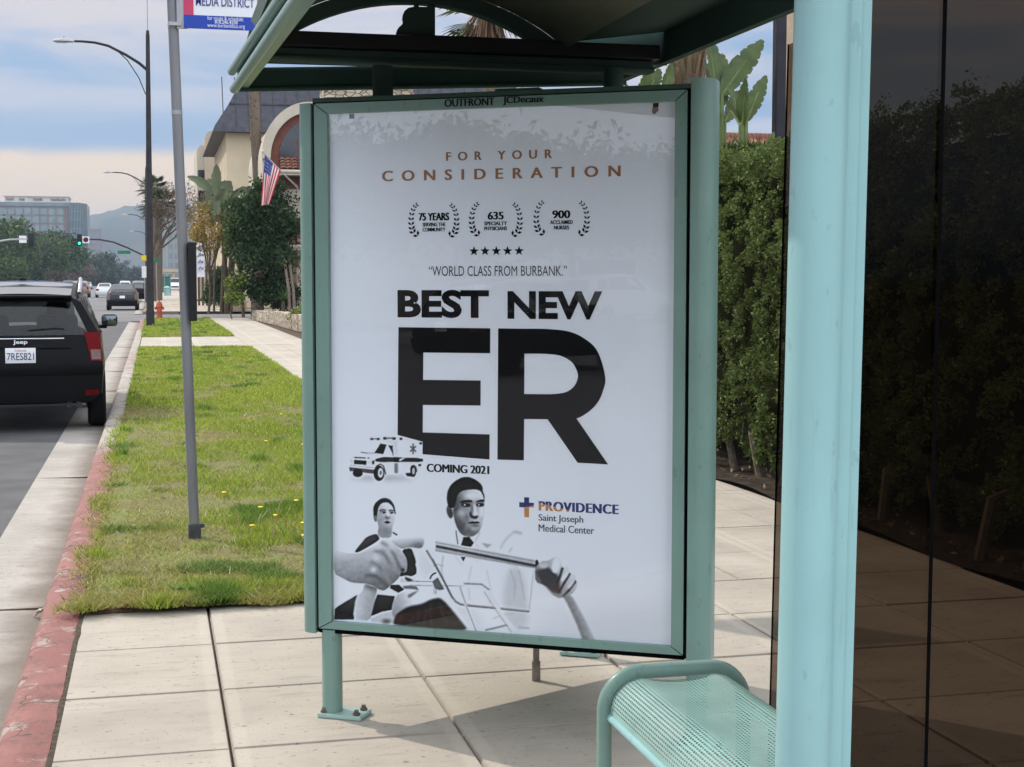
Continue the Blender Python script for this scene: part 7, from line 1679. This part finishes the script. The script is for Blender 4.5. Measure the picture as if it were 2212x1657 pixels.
for k in range(10): z = 2 + k * 3.55; qbox(b, xm, po(176, 500).x, YO - 1.65, YO - 1.5, z - .12, z + .12)
op('tower_mullions', b, m_tealb, tw)
for r_ in range(8):
    for k in range(11):
        x = po(26 + 17.6 * (k - 3.05), 500).x; z = po(80, 457 + 17.6 * r_).z
        if x < xa_ + 2 or x > xb_ - 2 or z < 3: continue
        b = MB(); qbox(b, x - 1.28, x + 1.28, YO - .06, YO + .1, z - 1.3, z + 1.3); op('window', b, m_teal)
b = MB(); qbox(b, po(8, 430).x, po(146, 430).x, YO + 3, YO + 24, zt3, po(80, 423).z); ph = op('penthouse', b, m_pent); b = MB(); qbox(b, po(5, 430).x, po(148, 430).x, YO + 2.4, YO + 24, po(80, 424).z, po(80, 422.5).z); op('penthouse_cornice', b, m_pent, ph)
b = MB()
for x0_, x1_ in ((11, 27), (40, 54), (70, 92), (108, 140)):
    for k in range(int((x1_ - x0_) / 4)): xx = po(x0_ + 4 * k, 430).x; qbox(b, xx, xx + .8 + .3 * (k % 2), YO + 2.9, YO + 3, po(80, 433).z, po(80, 427 + (k % 3)).z)
pieces(b, 'roof_sign_mark', mat('sign_mauve', (.30, .22, .20), .8), ph, False, oO)  # short bars standing for the illegible sign letters on the penthouse
def block(label, Y, x0, x1, ytop, m, rows, cols, name='distant_building', ybot=606):
    p = lambda x, y: at(x, y, Y=Y); xa, xb, zt = p(x0, 600).x, p(x1, 600).x, p(x0, ytop).z; t = thing(name, label, 'building', ((xa + xb) / 2, Y + 6, 0)); o = tuple(t.location)
    b = MB(); qbox(b, xa, xb, Y, Y + 14, 0, zt); b.build('wall', m, t, off=o); b = MB(); qbox(b, xa - .2, xb + .2, Y - .2, Y + 14, zt, zt + .5); b.build('parapet', m, t, off=o)
    for r_ in range(rows):
        for c in range(cols):
            x = xa + (xb - xa) * (c + .5) / cols; z = zt - (zt - 2) * (r_ + .6) / rows; b = MB(); w = (xb - xa) / cols * .32; hh = (zt - 2) / rows * .28; qbox(b, x - w, x + w, Y - .05, Y + .05, z - hh, z + hh); b.build('window', m_teal, t, off=o)
    return t
block('hazy mauve building beyond the office block', 820, 191, 233, 560 - 4, mat('faint_mauve', (.26, .20, .21), .9), 3, 6)
block('taller hazy stepped building right behind the office tower', 900, 186, 218, 497, mat('faint_mauve_b', (.25, .20, .215), .9), 6, 4)
block('grey office building behind the bare tree', 420, 362, 420, 456, mat('grey_cladding', (.27, .27, .27), .8), 7, 4)
block('low tan shopfront behind the far bus shelter', 235, 345, 420, 588, m_tan, 1, 5)
# hills
rx_ = [-400, 0, 120, 185, 200, 225, 250, 262, 275, 292, 320, 360, 400, 432, 520, 700, 1000, 1500, 2000, 2600]; ry_ = [500, 490, 480, 470, 463, 460, 452, 446, 447, 443, 441, 437, 439, 452, 470, 480, 470, 480, 490, 495]
b = MB(); V = []; n = 260
for k in range(n + 1):
    x = -400 + 3000 * k / n; y = float(np.interp(x, rx_, ry_)) + 1.6 * math.sin(k * 1.7) + 1.0 * math.sin(k * 4.1); p = at(x, y, Y=2600.)
    for f, dz in ((0, 1), (.35, .72), (.7, .28), (1, -.02)): V.append((p.x * (1 - .16 * f), p.y - 900 * f, max(-5, p.z * dz + (30 * math.sin(k * .9 + f * 5) * f * (1 - f)))))
b.add(V, [(4 * k + j, 4 * k + 4 + j, 4 * k + 5 + j, 4 * k + 1 + j) for k in range(n) for j in range(3)]); struct('hills', b, mat('hill_scrub', (.06, .07, .05), .95, .3, .004), True)
# ------------------------------------------------------------------ across the street (mirrored in the kiosk glass)
GX = 'trees across the street'
for k, (X, Y, h_, r_) in enumerate(((-31, -13, 5.0, 2.2), (-32, -18, 4.8, 2.3), (-33, -24, 5.4, 2.6), (-33, -29.5, 5.2, 2.4), (-36, -40, 5.6, 2.6), (-30, -8, 5.2, 2.4))):
    tree('street_tree', ('street tree mirrored in the kiosk glass at %s' % ['the left edge of the poster', 'left of the poster heading', 'the poster heading', 'right of the poster heading', 'the right edge of the poster', 'the kiosk left post'][k]), (X, Y, 0), (X, Y, h_ - .8 - r_ * .7), (X, Y, h_ - .8), (r_ * 1.35, r_ * 1.6, r_ * .72), 90, 150, r_ * .2, r_ * .13, [m_lf_mid, m_lf_dark, m_lf_mid][k % 3], .16, 6, 90 + k, group=GX)
t = thing('white_shop', 'white flat roofed shop across the street, mirrored in the kiosk glass', 'building', (-40, -36, 0)); b = MB(); b.box((0, 0, 2.3), (8, 9, 4.6)); b.build('wall', m_white, t); b = MB(); b.box((0, 0, 4.7), (8.4, 9.4, .25)); b.build('cornice', m_pent, t); b = MB(); b.box((4.02, 1.5, 1.4), (.06, 3.2, 1.9)); b.build('shop_window', m_dwin, t)
t = thing('long_low_building', 'long pale low building across the street behind the mirrored trees', 'building', (-44, -14, 0)); b = MB(); b.box((0, 0, 1.8), (8, 34, 3.6)); b.build('wall', m_cream_l, t); b = MB(); b.box((0, 0, 3.7), (8.5, 34.5, .25)); b.build('cornice', m_cream_l, t); b = MB(); b.box((4.03, -4, 1.4), (.05, 5, 1.4)); b.build('shop_window', m_dwin, t)

# ------------------------------------------------------------------ the hazy air
def haze():
    m = bpy.data.materials.new('haze_air'); m.use_nodes = True; N, Lk = m.node_tree.nodes, m.node_tree.links
    N.remove(N['Principled BSDF']); v = N.new('ShaderNodeVolumePrincipled'); v.inputs['Density'].default_value = 2.7e-4; v.inputs['Color'].default_value = (.46, .57, .76, 1); v.inputs['Anisotropy'].default_value = 0
    Lk.new(v.outputs[0], N['Material Output'].inputs['Volume'])
    b = MB(); b.box((0, 0, 68.8), (18400, 18400, 140.2)); o = b.build('haze', m); tag(o, 'pale blue haze hanging over the far street and hills', 'haze', kind='stuff')
haze()
